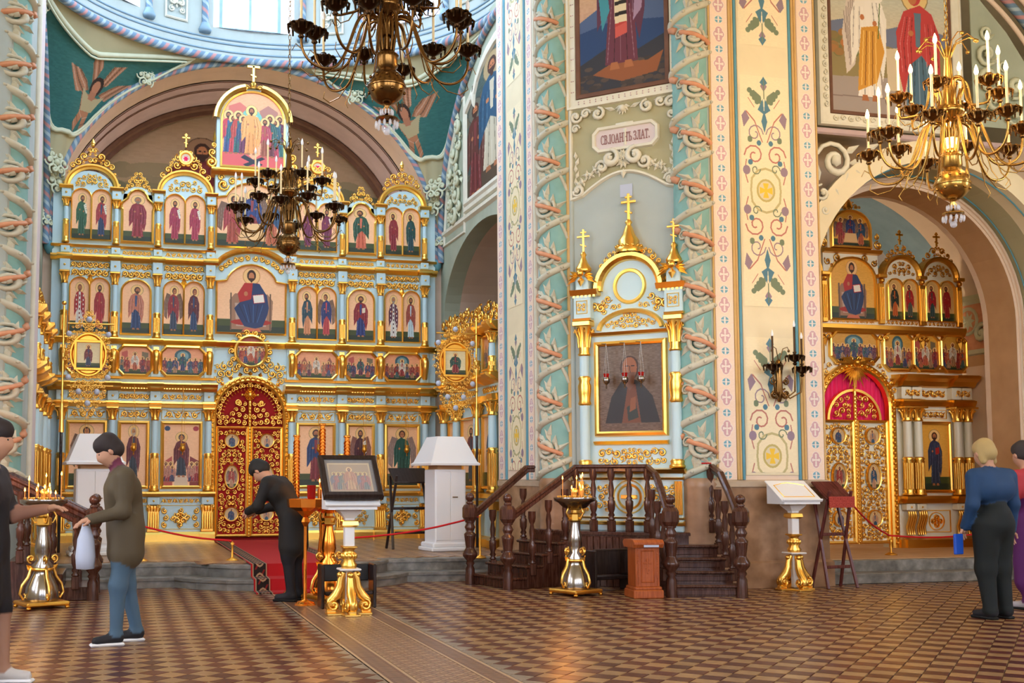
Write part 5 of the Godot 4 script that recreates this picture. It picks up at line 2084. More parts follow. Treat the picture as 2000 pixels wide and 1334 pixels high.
	figure(rc, {"robe": Color(0.30, 0.42, 0.50), "cloak": Color(0.72, 0.24, 0.24), "hair": Color(0.72, 0.24, 0.24), "beard": false, "halo": Color(0.85, 0.74, 0.50), "fat": 0.24, "face": -1.0}, 0.74, 0.16, 1.0)
	g = G.new()
	picture(g, 9.22, 6.33, 11.10, 8.55, -12.97, rc)
	part(w, "painting", g, "wall_paint", "painting of a winged figure with lilies facing a woman in a red veil")
	g = G.new()
	g.T = shift(v3(0, 0, -13.0))
	g.mould(rect_pts(9.22, 6.33, 11.10, 8.55), pv([v2(0.01, 0.03), v2(0.0, 0.05), v2(-0.04, 0.05), v2(-0.045, 0.03)]))
	part(w, "inner_frame", g, "trim_brown")
	g = G.new()
	g.T = shift(v3(0, 0, -13.0))
	g.mould(rect_pts(9.175, 6.285, 11.145, 8.60), pv([v2(0.0, 0.03), v2(-0.01, 0.055), v2(-0.12, 0.05), v2(-0.13, 0.07), v2(-0.16, 0.06), v2(-0.17, 0.0)]))
	part(w, "outer_frame", g, "stucco")
	g = G.new()
	g.T = shift(v3(0, 0, -12.95))
	for k in 20:
		g.scroll(v2(9.11, 6.4 + 0.11 * k), 0.045, PI / 2, 1.0 if k % 2 else -1.0, 1.0, 0.0, 0.2, 8)
	for k in 17:
		g.scroll(v2(9.25 + 0.115 * k, 6.225), 0.045, 0, 1.0 if k % 2 else -1.0, 1.0, 0.0, 0.2, 8)
	part(w, "frame_carving", g, "stucco")
	# stucco panel right of the painting and the striped rounds of the next arch
	g = G.new()
	g.T = shift(v3(0, 0, -13.0))
	g.prism(pv([v2(11.5, 6.3), v2(12.9, 6.3), v2(12.6, 7.0), v2(12.1, 7.7), v2(11.5, 8.3)]), 0.0, 0.015)
	part(w, "side_panel", g, "plaster_sage")
	g = G.new()
	g.T = shift(v3(0, 0, -12.98))
	g.pack(func(a: Vector2): return a.x > 11.55 and a.y > 6.35 and (a.x - 11.5) * 1.25 + (a.y - 6.3) < 1.85, Rect2(11.5, 6.3, 1.4, 2.0), 0.07, 0.2, 300, 21, 0.0, false)
	part(w, "side_scrolls", g, "stucco_green")
	for k in 3:
		var pp := PackedVector3Array()
		for a in arc_pts(v2(10.6, 5.2), 2.55 + 0.2 * k, 3.35 + 0.2 * k, 0.0, PI / 2.6, 24):
			pp.append(v3(a.x, a.y, -12.97))
		if k == 1:
			roll(w, "arch_moulding", pp, 0.06)
		else:
			g = G.new()
			g.tube(pp, 0.035, 0.035, 6)
			part(w, "arch_bead", g, "plaster_peach")

	# steps and floor of the bay
	var st := struct_root("floor_bay_steps", "grey stone steps up to the right icon screen")
	g = G.new()
	g.cbox(v3(11.2, 0.07, -15.0), v3(4.9, 0.14, 4.2), 0.012)
	part(st, "lower_step", g, "stone")
	g = G.new()
	g.cbox(v3(11.2, 0.14, -15.2), v3(4.9, 0.295, 4.0), 0.012)
	part(st, "upper_step", g, "stone")
	g = G.new()
	g.box2(v3(8.9, 0.28, -17.0), v3(13.5, 0.294, -13.35))
	part(st, "bay_floor", g, "plaster_tan")
	# dark cabinet by the right jamb, cut by the picture's edge
	var t := thing("wooden_cabinet", "dark brown wooden cabinet at the right edge behind the woman in blue", "cabinet", v3(12.5, 0, -12.55))
	g = G.new()
	g.cbox(v3(0, 1.0, 0), v3(0.95, 2.0, 0.5), 0.01)
	part(t, "body", g, "dark_wood")
	g = G.new()
	g.extr(pv([v2(-0.25, 2.0), v2(0.28, 2.0), v2(0.32, 2.08), v2(-0.25, 2.08)]), -0.52, 0.52)
	part(t, "cornice", g, "dark_wood")
	for x in [-0.23, 0.23]:
		g = G.new()
		g.prism(rect_pts(x - 0.2, 0.2, x + 0.2, 1.85), 0.25, 0.275, Rect2(0, 0, 1, 1), 0.02)
		part(t, "door", g, "dark_wood")

# ---------------------------------------------------------------- nave shell behind and around the camera

func wall_run(called: String, label: String, fr: Transform3D, x0: float, x1: float, top: float, wins: Array, material: String):
	var w := struct_root(called, label)
	var g := G.new()
	g.T = fr
	var x := x0
	for a in wins:
		g.box2(v3(x, 0, -0.35), v3(a - 1.1, top, 0))
		g.box2(v3(a - 1.1, 0, -0.35), v3(a + 1.1, 2.8, 0))
		g.box2(v3(a - 1.1, 7.6, -0.35), v3(a + 1.1, top, 0))
		x = a + 1.1
	g.box2(v3(x, 0, -0.35), v3(x1, top, 0))
	part(w, "wall_face", g, material)
	for a in wins:
		g = G.new()
		g.T = fr
		for k in 3:
			g.box(v3(a - 1.05 + 1.05 * k, 5.2, -0.25), v3(0.08, 4.8, 0.08))
		for k in 5:
			g.box(v3(a, 2.85 + 1.175 * k, -0.25), v3(2.2, 0.07, 0.07))
		var f := part(w, "window_frame", g, "white_paint")
		g = G.new()
		g.T = fr
		g.box(v3(a, 5.2, -0.25), v3(2.1, 4.7, 0.01))
		part(f, "pane", g, "window_glass")

func build_nave():
	var top := 9.15
	wall_run("wall_nave_left", "left nave wall with tall windows", Transform3D(Basis(Vector3.UP, PI / 2), v3(-7, 0, 0)), -5.85, 23.0, top, [4.5, 9.5], "plaster_cream")
	wall_run("wall_west", "west wall with tall windows behind the camera", Transform3D(Basis(Vector3.UP, PI), v3(0, 0, 5.5)), -16.35, 7.35, top, [-11.8, -7.0, -2.2, 2.6], "plaster_cream")
	wall_run("wall_nave_right", "right nave wall with a tall window", Transform3D(Basis(Vector3.UP, -PI / 2), v3(16, 0, 0)), -23.0, 5.85, top, [-5.5], "plaster_cream")
	var g := G.new()
	g.box2(v3(-7.4, 0, -23.3), v3(16.4, top, -22.9))
	struct("wall_far", g, "plaster_cream", "outer east wall")
	# ceiling with the round opening of the dome
	g = G.new()
	var R := 4.2
	var m := v2(CX, -16.45)
	for k in 64:
		var a0 := TAU * k / 64
		var a1 := TAU * (k + 1) / 64
		var d0 := v2(sin(a0), -cos(a0))
		var d1 := v2(sin(a1), -cos(a1))
		var e0: Vector2 = m + d0 * (5.6 / max(abs(d0.x), abs(d0.y)))
		var e1: Vector2 = m + d1 * (5.6 / max(abs(d1.x), abs(d1.y)))
		var i0 := m + d0 * R
		var i1 := m + d1 * R
		g.quad(v3(i0.x, 9.15, i0.y), v3(e0.x, 9.15, e0.y), v3(e1.x, 9.15, e1.y), v3(i1.x, 9.15, i1.y))
	g.box2(v3(-7.4, 9.15, m.y + 5.6), v3(16.4, 9.35, 5.9))
	g.box2(v3(-7.4, 9.15, -23.3), v3(m.x - 5.6, 9.35, m.y + 5.6))
	g.box2(v3(m.x + 5.6, 9.15, -23.3), v3(16.4, 9.35, m.y + 5.6))
	g.box2(v3(m.x - 5.6, 9.15, -23.3), v3(m.x + 5.6, 9.35, m.y - 5.6))
	struct("ceiling", g, "plaster_cream", "flat nave ceiling round the dome")

# ---------------------------------------------------------------- icon screens

const FRAME := [Vector2(0.0, 0.02), Vector2(0.0, 0.055), Vector2(-0.012, 0.07), Vector2(-0.028, 0.06), Vector2(-0.034, 0.0)]

func icon(root: Node3D, q: PackedVector2Array, uv: Rect2, label := "", k := 1.0) -> MeshInstance3D:
	var g := G.new()
	g.prism(q, 0.0, 0.022, uv)
	var o := part(root, "icon_panel", g, "icon_paint", label)
	g = G.new()
	var pr := PackedVector2Array()
	for a in FRAME:
		pr.append(v2(a.x * k, a.y))
	g.mould(q, pr)
	part(o, "gilt_frame", g, "gold")
	return o

# column: fluted gilt sleeve below, painted shaft, leafy capital
func column_meshes(y0: float, ys: float, yc: float, y1: float, r: float) -> Array:
	var gold := G.new()
	gold.lathe([v2(0.001, y0), v2(r * 1.5, y0), v2(r * 1.5, y0 + 0.03), v2(r * 1.15, y0 + 0.05), v2(r * 1.35, y0 + 0.08), v2(r * 1.05, y0 + 0.11)], 12)
	for k in 12:
		var a := TAU * k / 12
		gold.bar(v3(cos(a) * r * 0.95, y0 + 0.1, sin(a) * r * 0.95), v3(cos(a) * r * 0.95, ys - 0.09, sin(a) * r * 0.95), r * 0.27, 4)
	gold.lathe([v2(r * 1.0, y0 + 0.1), v2(r * 1.0, ys - 0.1), v2(r * 1.3, ys - 0.085), v2(r * 1.05, ys - 0.05), v2(r * 1.35, ys - 0.03), v2(r * 1.0, ys)], 12)
	var low := gold
	gold = G.new()
	var h := y1 - yc
	gold.lathe([v2(r * 1.0, yc), v2(r * 1.25, yc + 0.02), v2(r * 1.02, yc + 0.04), v2(r * 1.05, yc + h * 0.55), v2(r * 1.5, yc + h * 0.86)], 12)
	for k in 8:
		var a := TAU * k / 8 + 0.39
		var d := v3(cos(a), 0, sin(a))
		gold.tube(PackedVector3Array([d * r * 0.95 + v3(0, yc + h * 0.25, 0), d * r * 1.15 + v3(0, yc + h * 0.55, 0), d * r * 1.75 + v3(0, yc + h * 0.78, 0), d * r * 1.85 + v3(0, yc + h * 0.68, 0)]), r * 0.3, r * 0.2, 4)
	gold.cbox(v3(0, y1 - h * 0.07, 0), v3(r * 3.5, h * 0.14, r * 3.5), 0.008)
	var sh := G.new()
	sh.lathe([v2(r * 0.98, ys - 0.02), v2(r * 0.9, yc + 0.02)], 14)
	return [gold.mesh(), sh.mesh(), low.mesh()]

func place_column(root: Node3D, at: Vector3, meshes: Array, paint: String):
	var s := part(root, "column", meshes[1], paint)
	s.position = at
	part(s, "capital", meshes[0], "gold")
	part(s, "gilt_sleeve", meshes[2], "gold")

func cornice(g: G, prof: PackedVector2Array, x0: float, x1: float, cols: Array, cw: float, out: float):
	g.extr(prof, x0, x1)
	for c in cols:
		var p2 := PackedVector2Array()
		for a in prof:
			p2.append(v2(a.x + out if a.x > 0.001 else a.x, a.y))
		g.extr(p2, c - cw / 2, c + cw / 2)

func dentils(g: G, x0: float, x1: float, y: float, z: float, s: float):
	var n := int((x1 - x0) / (s * 1.7))
	for k in n:
		var x := lerpf(x0, x1, (k + 0.5) / n)
		g.box(v3(x, y, z), v3(s, s * 1.2, s))

func crest(g: G, xc: float, hw: float, ybase: Callable, peak: float, sd: int, rmin := 0.035, rmax := 0.075):
	var old := g.T
	g.T = old * shift(v3(xc, 0, 0))
	g.pack(func(a: Vector2):
		var b: float = ybase.call(a.x)
		var f: float = max(0.0, 1.0 - abs(a.x) / hw)
		return a.y > b and a.y < b + 0.06 + (peak - b - 0.06) * pow(f, 1.1) and f > 0.0, Rect2(0, peak - 0.9, hw, 0.92), rmin * 0.7, rmax * 0.9, 1100, sd, 0.0, true, 0.2)
	g.T = old

func orthodox_cross(g: G, at: Vector3, h: float, t := 0.0):
	var w: float = h * 0.055
	if t > 0.0:
		w = t
	g.cbox(at + v3(0, h * 0.5, 0), v3(w * 2, h, w * 1.4), w * 0.4)
	g.cbox(at + v3(0, h * 0.68, 0), v3(h * 0.56, w * 2, w * 1.4), w * 0.4)
	g.cbox(at + v3(0, h * 0.86, 0), v3(h * 0.26, w * 1.6, w * 1.3), w * 0.4)
	var old := g.T
	g.T = old * Transform3D(Basis(Vector3.BACK, -0.35), at + v3(0, h * 0.30, 0))
	g.cbox(Vector3.ZERO, v3(h * 0.3, w * 1.5, w * 1.3), w * 0.4)
	g.T = old

func double_arch_pts(x: float, w: float, y0: float, top: float) -> Array:
	var a := w / 2 - 0.018
	return [arch_pts(x - w / 4, y0, a, top - a * 0.5, a * 0.5, 10), arch_pts(x + w / 4, y0, a, top - a * 0.5, a * 0.5, 10)]

func build_main_screen():
	var R := thing("icon_screen", "tall pale blue and gold icon screen with five tiers under the great arch", "icon screen", v3(CX, 0, ZI))
	var peach := Color(0.96, 0.75, 0.56)
	var cols := [-3.2, -2.36, -1.645, -0.73, 0.73, 1.645, 2.36, 3.2]
	# painted body with the door opening
	var body := PackedVector2Array([v2(-3.42, SOL), v2(-0.63, SOL), v2(-0.63, 2.5)])
	for k in 17:
		var a := PI - PI * k / 16
		body.append(v2(cos(a) * 0.63, 2.5 + sin(a) * 0.63))
	body.append_array(pv([v2(0.63, SOL), v2(3.42, SOL), v2(3.42, 6.36), v2(0.66, 6.36), v2(0.66, 6.84), v2(-0.66, 6.84), v2(-0.66, 6.36), v2(-3.42, 6.36)]))
	var g := G.new()
	g.prism(body, -0.28, 0.0)
	for s in [-1.0, 1.0]:
		g.prism(arch_pts(s * 2.82, 6.30, 0.82, 6.36, 0.36, 14), -0.15, 0.02)
		g.prism(arch_pts(s * 1.18, 6.30, 0.88, 6.36, 0.38, 14), -0.15, 0.02)
		g.prism(arch_pts(s * 2.0, 6.22, 0.5, 6.30, 0.2, 10), -0.15, 0.0)
	part(R, "body", g, "icon_blue", "pale blue painted body")

	# ---- gilt cornices
	g = G.new()
	for s in [-1.0, 1.0]:
		var x0: float = min(s * 0.66, s * 3.44)
		var x1: float = max(s * 0.66, s * 3.44)
		var cc := []
		for c in cols:
			if c * s > 0:
				cc.append(c)
		cornice(g, pv([v2(0, SOL), v2(0.12, SOL), v2(0.12, 0.42), v2(0.09, 0.46), v2(0, 0.46)]), x0, x1, cc, 0.26, 0.06)
		cornice(g, pv([v2(0, 1.06), v2(0.07, 1.07), v2(0.10, 1.12), v2(0.10, 1.15), v2(0, 1.16)]), x0, x1, cc, 0.26, 0.09)
		cornice(g, pv([v2(0, 2.61), v2(0.05, 2.61), v2(0.06, 2.66), v2(0.08, 2.68), v2(0.08, 2.71), v2(0, 2.72)]), x0, x1, cc, 0.22, 0.10)
		cornice(g, pv([v2(0, 2.88), v2(0.06, 2.89), v2(0.08, 2.93), v2(0.16, 2.96), v2(0.20, 3.01), v2(0.20, 3.03), v2(0, 3.04)]), x0, x1, cc, 0.28, 0.10)
		dentils(g, x0, x1, 2.945, 0.10, 0.028)
		cornice(g, pv([v2(0, 3.69), v2(0.05, 3.70), v2(0.09, 3.75), v2(0.12, 3.78), v2(0.12, 3.80), v2(0, 3.81)]), x0, x1, cc, 0.24, 0.06)
		cornice(g, pv([v2(0, 3.10), v2(0.04, 3.10), v2(0.05, 3.14), v2(0, 3.15)]), x0, x1, cc, 0.24, 0.04)
		cornice(g, pv([v2(0, 5.13), v2(0.05, 5.14), v2(0.08, 5.18), v2(0.13, 5.20), v2(0.13, 5.23), v2(0, 5.24)]), x0, x1, cc, 0.26, 0.07)
		cornice(g, pv([v2(0, 5.37), v2(0.04, 5.37), v2(0.06, 5.41), v2(0, 5.43)]), x0, x1, cc, 0.18, 0.04)
	g.extr(pv([v2(0, 3.69), v2(0.05, 3.70), v2(0.09, 3.75), v2(0.12, 3.78), v2(0.12, 3.80), v2(0, 3.81)]), -0.66, 0.66)
	parts(R, "cornice", g, "gold", "gilt cornices")
	# arched cornice over the middle icon
	g = G.new()
	var pth := pv([v2(0.80, 5.15), v2(0.66, 5.17)])
	pth.append_array(arc_pts(v2(0, 5.02), 0.62, 0.38, 0.35, PI - 0.35, 16))
	pth.append_array(pv([v2(-0.66, 5.17), v2(-0.80, 5.15)]))
	g.mould(pth, pv([v2(0.0, 0.0), v2(0.0, 0.05), v2(-0.03, 0.07), v2(-0.06, 0.14), v2(-0.09, 0.15), v2(-0.10, 0.0)]), false)
	part(R, "arched_cornice", g, "gold")

	# ---- columns
	var c1 := column_meshes(1.16, 1.82, 2.38, 2.61, 0.06)
	var c3 := column_meshes(3.81, 4.26, 4.72, 4.94, 0.05)
	var c4 := column_meshes(5.43, 5.84, 6.06, 6.22, 0.042)
	for c in cols:
		place_column(R, v3(c, 0, 0.10), c1, "icon_blue")
		place_column(R, v3(c, 0, 0.08), c3, "icon_blue")
		place_column(R, v3(c, 0, 0.07), c4, "icon_blue")
		g = G.new()
		g.cbox(v3(c, 5.04, 0.06), v3(0.17, 0.2, 0.14), 0.01)
		g.cbox(v3(c, 6.30, 0.05), v3(0.16, 0.16, 0.14), 0.01)
		g.cbox(v3(c, 2.80, 0.06), v3(0.18, 0.17, 0.16), 0.01)
		g.cbox(v3(c, 3.42, 0.02), v3(0.17, 0.56, 0.06), 0.01)
		g.cbox(v3(c, 5.32, 0.04), v3(0.15, 0.12, 0.1), 0.01)
		g.cbox(v3(c, 0.995, 0.06), v3(0.21, 0.13, 0.16), 0.01)
		parts(R, "column_block", g, "icon_blue")
		g = G.new()
		g.T = shift(v3(c, 0, 0))
		# gilt consoles, studs and pedestal flutes
		g.extr(pv([v2(0, 6.36), v2(0.14, 6.37), v2(0.17, 6.41), v2(0.17, 6.43), v2(0, 6.43)]), -0.115, 0.115)
		for s in [[5.04, 0.135], [6.30, 0.125], [2.80, 0.145], [0.995, 0.145], [5.32, 0.095]]:
			g.ball(v3(0, s[0], s[1]), 0.02, 6)
		g.box(v3(0, 3.63, 0.055), v3(0.09, 0.07, 0.03))
		g.tube(PackedVector3Array([v3(0, 3.56, 0.06), v3(0, 3.50, 0.14), v3(0, 3.40, 0.12), v3(0, 3.26, 0.07), v3(0, 3.2, 0.06)]), 0.075, 0.045, 8)
		g.ball(v3(0, 3.25, 0.07), 0.05, 8)
		for k in 5:
			g.tube(PackedVector3Array([v3(-0.08 + 0.04 * k, 0.49, 0.1), v3(-0.08 + 0.04 * k, 0.52, 0.12), v3(-0.08 + 0.04 * k, 0.80, 0.08)]), 0.019, 0.019, 5)
		g.cbox(v3(0, 0.68, 0.04), v3(0.18, 0.42, 0.09), 0.01)
		g.cbox(v3(0, 0.49, 0.06), v3(0.22, 0.05, 0.14), 0.01)
		for k in 5:
			g.leaf(v2(-0.09 + 0.045 * k, 0.80), v2(-0.11 + 0.055 * k, 0.93), 0.03, 0.09, 0.04)
		g.cbox(v3(0, 0.87, 0.05), v3(0.19, 0.1, 0.1), 0.01)
		g.scroll(v2(-0.09, 0.9), 0.035, 0, 1.0, 1.0, 0.11, 0.25, 8)
		g.scroll(v2(0.09, 0.9), 0.035, PI, -1.0, 1.0, 0.11, 0.25, 8)
		parts(R, "console", g, "gold")

	# ---- icons and carving, bay by bay: [centre, width, kind]
	var bays := [[-2.78, 0.66, "C"], [-2.0, 0.52, "B"], [-1.185, 0.70, "A"], [1.185, 0.70, "A"], [2.0, 0.52, "B"], [2.78, 0.66, "C"]]
	var row4 := [
		[{"robe": Color(0.13, 0.33, 0.24), "cloak": Color(0.16, 0.36, 0.25), "scroll": true, "face": 1.0}, {"robe": Color(0.10, 0.20, 0.36), "cloak": Color(0.62, 0.17, 0.20), "scroll": true, "face": 1.0}],
		[{"robe": Color(0.55, 0.13, 0.18), "cloak": Color(0.52, 0.12, 0.18), "hair": Color(0.5, 0.42, 0.36)}],
		[{"robe": Color(0.62, 0.16, 0.26), "cloak": Color(0.60, 0.14, 0.26), "scroll": true}, {"robe": Color(0.64, 0.18, 0.28), "cloak": Color(0.62, 0.15, 0.26), "scroll": true}],
		[{"robe": Color(0.40, 0.10, 0.28), "cloak": Color(0.44, 0.12, 0.28)}, {"robe": Color(0.40, 0.10, 0.26), "cloak": Color(0.46, 0.12, 0.26), "scroll": true}],
		[{"robe": Color(0.80, 0.38, 0.26), "cloak": Color(0.12, 0.30, 0.22), "face": -1.0}],
		[{"robe": Color(0.52, 0.10, 0.16), "cloak": Color(0.56, 0.12, 0.16), "face": -1.0}, {"robe": Color(0.10, 0.26, 0.30), "cloak": Color(0.10, 0.28, 0.26), "face": -1.0}]]
	var row3 := [
		[{"robe": Color(0.82, 0.80, 0.78), "cloak": Color(0.66, 0.12, 0.14), "bishop": true, "hair": Color(0.5, 0.3, 0.2)}, {"robe": Color(0.66, 0.07, 0.12), "cloak": Color(0.60, 0.08, 0.12), "hair": Color(0.2, 0.1, 0.07)}],
		[{"robe": Color(0.10, 0.22, 0.40), "cloak": Color(0.74, 0.44, 0.34), "face": 1.0}],
		[{"robe": Color(0.16, 0.22, 0.32), "cloak": Color(0.55, 0.12, 0.16), "wings": true, "beard": false, "face": 1.0}, {"robe": Color(0.10, 0.22, 0.38), "cloak": Color(0.34, 0.10, 0.16), "hair": Color(0.32, 0.1, 0.15), "beard": false, "face": 1.0}],
		[{"robe": Color(0.80, 0.52, 0.34), "cloak": Color(0.06, 0.24, 0.30), "face": -1.0}, {"robe": Color(0.70, 0.20, 0.22), "cloak": Color(0.08, 0.16, 0.40), "wings": true, "beard": false, "face": -1.0}],
		[{"robe": Color(0.10, 0.18, 0.44), "cloak": Color(0.54, 0.10, 0.16), "book": Color(0.85, 0.8, 0.7)}],
		[{"robe": Color(0.85, 0.84, 0.82), "cloak": Color(0.34, 0.12, 0.22), "bishop": true, "hair": Color(0.55, 0.5, 0.46)}, {"robe": Color(0.72, 0.82, 0.86), "cloak": Color(0.62, 0.28, 0.22), "hair": Color(0.3, 0.2, 0.15)}]]
	var row1 := [
		{"robe": Color(0.52, 0.34, 0.22), "cloak": Color(0.60, 0.16, 0.12), "wings": true, "beard": false},
		{"robe": Color(0.10, 0.16, 0.22), "cloak": Color(0.38, 0.08, 0.14), "hair": Color(0.72, 0.66, 0.58), "grass": false},
		{"robe": Color(0.08, 0.13, 0.20), "cloak": Color(0.40, 0.08, 0.10), "hair": Color(0.03, 0.04, 0.06), "beard": false, "grass": false},
		{"robe": Color(0.48, 0.10, 0.14), "cloak": Color(0.08, 0.22, 0.42), "book": Color(0.9, 0.88, 0.82)},
		{"robe": Color(0.30, 0.16, 0.12), "cloak": Color(0.28, 0.08, 0.14), "wings": true, "wing": Color(0.50, 0.30, 0.24), "scroll": true},
		{"robe": Color(0.05, 0.26, 0.20), "cloak": Color(0.06, 0.30, 0.24), "wings": true, "beard": false, "wing": Color(0.55, 0.45, 0.40)}]
	for b in 6:
		var x: float = bays[b][0]
		var w: float = bays[b][1]
		var kind: String = bays[b][2]
		# bottom tier
		var rc := cell(120, 232)
		icon_ground(rc, row1[b].get("grass", true))
		if b == 2:
			fillp(rc, [v2(0, 0.62), v2(0.24, 0.52), v2(0.26, 1), v2(0, 1)], Color(0.70, 0.30, 0.26))
			fillp(rc, [v2(0.74, 0.52), v2(1, 0.6), v2(1, 1), v2(0.74, 1)], Color(0.50, 0.16, 0.16))
			for k in 10:
				figure(rc, {"robe": Color(0.6, 0.12, 0.14) if k % 2 else Color(0.2, 0.2, 0.34), "cloak": Color(0.75, 0.5, 0.42), "fat": 0.26}, (0.07 + 0.045 * k) if k < 5 else (0.74 + 0.05 * (k - 5)), 0.62 + 0.06 * (k % 3), 0.94)
			fillp(rc, [v2(0.34, 0.84), v2(0.66, 0.84), v2(0.7, 1), v2(0.3, 1)], Color(0.84, 0.76, 0.66))
			ell(rc, 0.1, 0.07, 0.08, 0.04, Color(0.12, 0.24, 0.4))
			ell(rc, 0.9, 0.07, 0.08, 0.04, Color(0.65, 0.14, 0.2))
		figure(rc, row1[b], 0.5, 0.06 if b != 2 else 0.16, 0.93 if b != 2 else 0.86)
		icon(R, rect_pts(x - w / 2 + 0.05, 1.26, x + w / 2 - 0.05, 2.32), uv_of(rc), ["icon of a winged figure in brown and red", "icon of an old monk in a purple cloak", "icon of a veiled woman with small scenes at her feet", "icon of a figure in red and blue holding a book", "icon of a bearded winged figure in purple", "icon of a winged figure in dark green"][b], 1.9)
		g = G.new()
		g.T = shift(v3(x, 0, 0))
		# carved panel over the icon, frieze, pedestal panel
		g.mould(pv([v2(-w / 2, 2.40), v2(w / 2, 2.40), v2(w / 2, 2.58), v2(w / 2 - 0.1, 2.58), v2(w / 2 - 0.1, 2.565), v2(-w / 2 + 0.1, 2.565), v2(-w / 2 + 0.1, 2.58), v2(-w / 2, 2.58)]), pv([v2(0.014, 0.0), v2(0.007, 0.02), v2(0, 0.0)]))
		g.rinceau(v2(0, 2.49), w * 0.86, 0.12, 4, 0.0)
		g.rinceau(v2(0, 2.80), w * 1.0, 0.10, 6, 0.0)
		g.rinceau(v2(0, 0.995), w * 0.95, 0.08, 7, 0.0)
		g.mould(rect_pts(-w / 2 - 0.02, 0.5, w / 2 + 0.02, 0.92), pv([v2(0.012, 0.0), v2(0.006, 0.012), v2(0, 0.0)]))
		if kind == "B":
			g.pack(func(a: Vector2): return abs(a.length() - 0.0) >= 0.0 and v2(a.x, a.y - 0.7).length() < 0.17, Rect2(0, 0.5, 0.2, 0.4), 0.025, 0.05, 160, 31 + b)
		else:
			for k in 4:
				var a := k * PI / 2 + PI / 4
				var m := v2(cos(a) * 0.07, 0.7 + sin(a) * 0.07)
				g.scroll(m, 0.055, a, 1.0 if k % 2 else -1.0, 1.2, 0.0, 0.24)
				var a2 := k * PI / 2
				g.scroll(v2(cos(a2) * 0.12, 0.7 + sin(a2) * 0.12), 0.05, a2, -1.0 if k % 2 else 1.0, 1.2, 0.0, 0.24)
				g.leaf(v2(0, 0.7), v2(cos(a2) * 0.1, 0.7 + sin(a2) * 0.1), 0.03, 0.0, 0.03)
			for s in [-1.0, 1.0]:
				for k in 3:
					g.scroll(v2(s * (0.25 + 0.02 * abs(k - 1)), 0.58 + 0.12 * k), 0.05, PI / 2, s if k % 2 else -s, 1.2, 0.0, 0.24)
		parts(R, "carving", g, "gold")
		# second tier: octagonal scenes
		var oc := octagon_pts(v2(x, 3.42), w + 0.0, 0.46, 0.08)
		icon(R, oc, scene_cell(int(w * 150), 72, b), "octagonal icon of a crowded scene", 1.7)
		# third tier
		if kind == "B":
			icon(R, arch_pts(x, 3.90, 0.46, 4.62, 0.2), saint_cell(row3[b][0]), "", 1.2)
		else:
			var da := double_arch_pts(x, w, 3.90, 4.83)
			for k in 2:
				icon(R, da[k], saint_cell(row3[b][k]), "", 0.8)
		g = G.new()
		g.T = shift(v3(x, 0, 0))
		g.rinceau(v2(0, 4.93), w * 0.95, 0.13, 5 if kind == "B" else 6, 0.0)
		if kind != "B":
			g.leaf(v2(0, 4.92), v2(0, 4.68), 0.05, 0.0, 0.04)
		g.rinceau(v2(0, 5.065), w * 1.0, 0.11, 7, 0.0)
		g.rinceau(v2(0, 5.31), w * 0.95, 0.075, 7, 0.0)
		for s in [-1.0, 1.0]:
			for yy in [3.24, 3.60]:
				g.ball(v3(s * (w / 2 + 0.01), yy, 0.012), 0.018, 6)
		parts(R, "carving", g, "gold")
		# fourth tier
		if kind == "B":
			var tre := pv([v2(x - 0.24, 5.52), v2(x + 0.24, 5.52), v2(x + 0.24, 6.08)])
			for k in 5:
				var a := -0.3 + k * 0.35
				tre.append(v2(x + 0.17 + cos(a) * 0.09, 6.13 + sin(a) * 0.09))
			for k in 9:
				var a := 0.15 + (PI - 0.3) * k / 8.0
				tre.append(v2(x + cos(a) * 0.155, 6.24 + sin(a) * 0.17))
			for k in 5:
				var a := PI - 1.1 + k * 0.35
				tre.append(v2(x - 0.17 + cos(a) * 0.09, 6.13 + sin(a) * 0.09))
			tre.append(v2(x - 0.24, 6.08))
			icon(R, tre, saint_cell(row4[b][0]), "", 1.5)
		else:
			var da := double_arch_pts(x, w, 5.52, 6.38)
			for k in 2:
				icon(R, da[k], saint_cell(row4[b][k]), "", 0.8)
		g = G.new()
		g.T = shift(v3(x, 0, 0))
		if kind == "B":
			crest(g, 0, 0.26, func(dx: float) -> float: return 6.38 + 0.09 * sqrt(max(0.0, 1.0 - dx * dx / 0.05)), 6.80, 40 + b, 0.026, 0.055)
		else:
			var hw := 0.43 if kind == "C" else 0.46
			var rise := 0.38
			# round gilt moulding and carved crest over it
			g.mould(arc_pts(v2(0, 6.42), hw, rise, 0, PI, 18), pv([v2(0.06, 0.02), v2(0.055, 0.05), v2(0.02, 0.06), v2(0.0, 0.09), v2(-0.03, 0.09), v2(-0.035, -0.1)]), false)
			g.pack(func(a: Vector2): return a.y > 6.44 and pow(a.x / (hw * 0.75), 2) + pow((a.y - 6.40) / (rise * 0.78), 2) < 1.0, Rect2(0, 6.4, hw, rise), 0.024, 0.055, 200, 60 + b, 0.02)
			var pk := 7.16 if kind == "C" else 7.26
			crest(g, 0, hw + 0.06, func(dx: float) -> float: return 6.47 + rise * sqrt(max(0.0, 1.0 - dx * dx / (hw * hw))), pk, 50 + b)
			if kind == "A":
				g.mould(ellipse_pts(v2(0, 7.06), 0.095, 0.095, 20), pv([v2(0.02, 0.02), v2(0.0, 0.06), v2(-0.03, 0.06), v2(-0.04, 0.0)]))
				orthodox_cross(g, v3(0, 7.26, 0), 0.26, 0.018)
			else:
				g.ball(v3(0, pk + 0.02, 0), 0.035, 8)
				g.leaf(v2(0, pk), v2(0, pk + 0.14), 0.04, 0.0, 0.03)
		parts(R, "carved_crest", g, "gold")
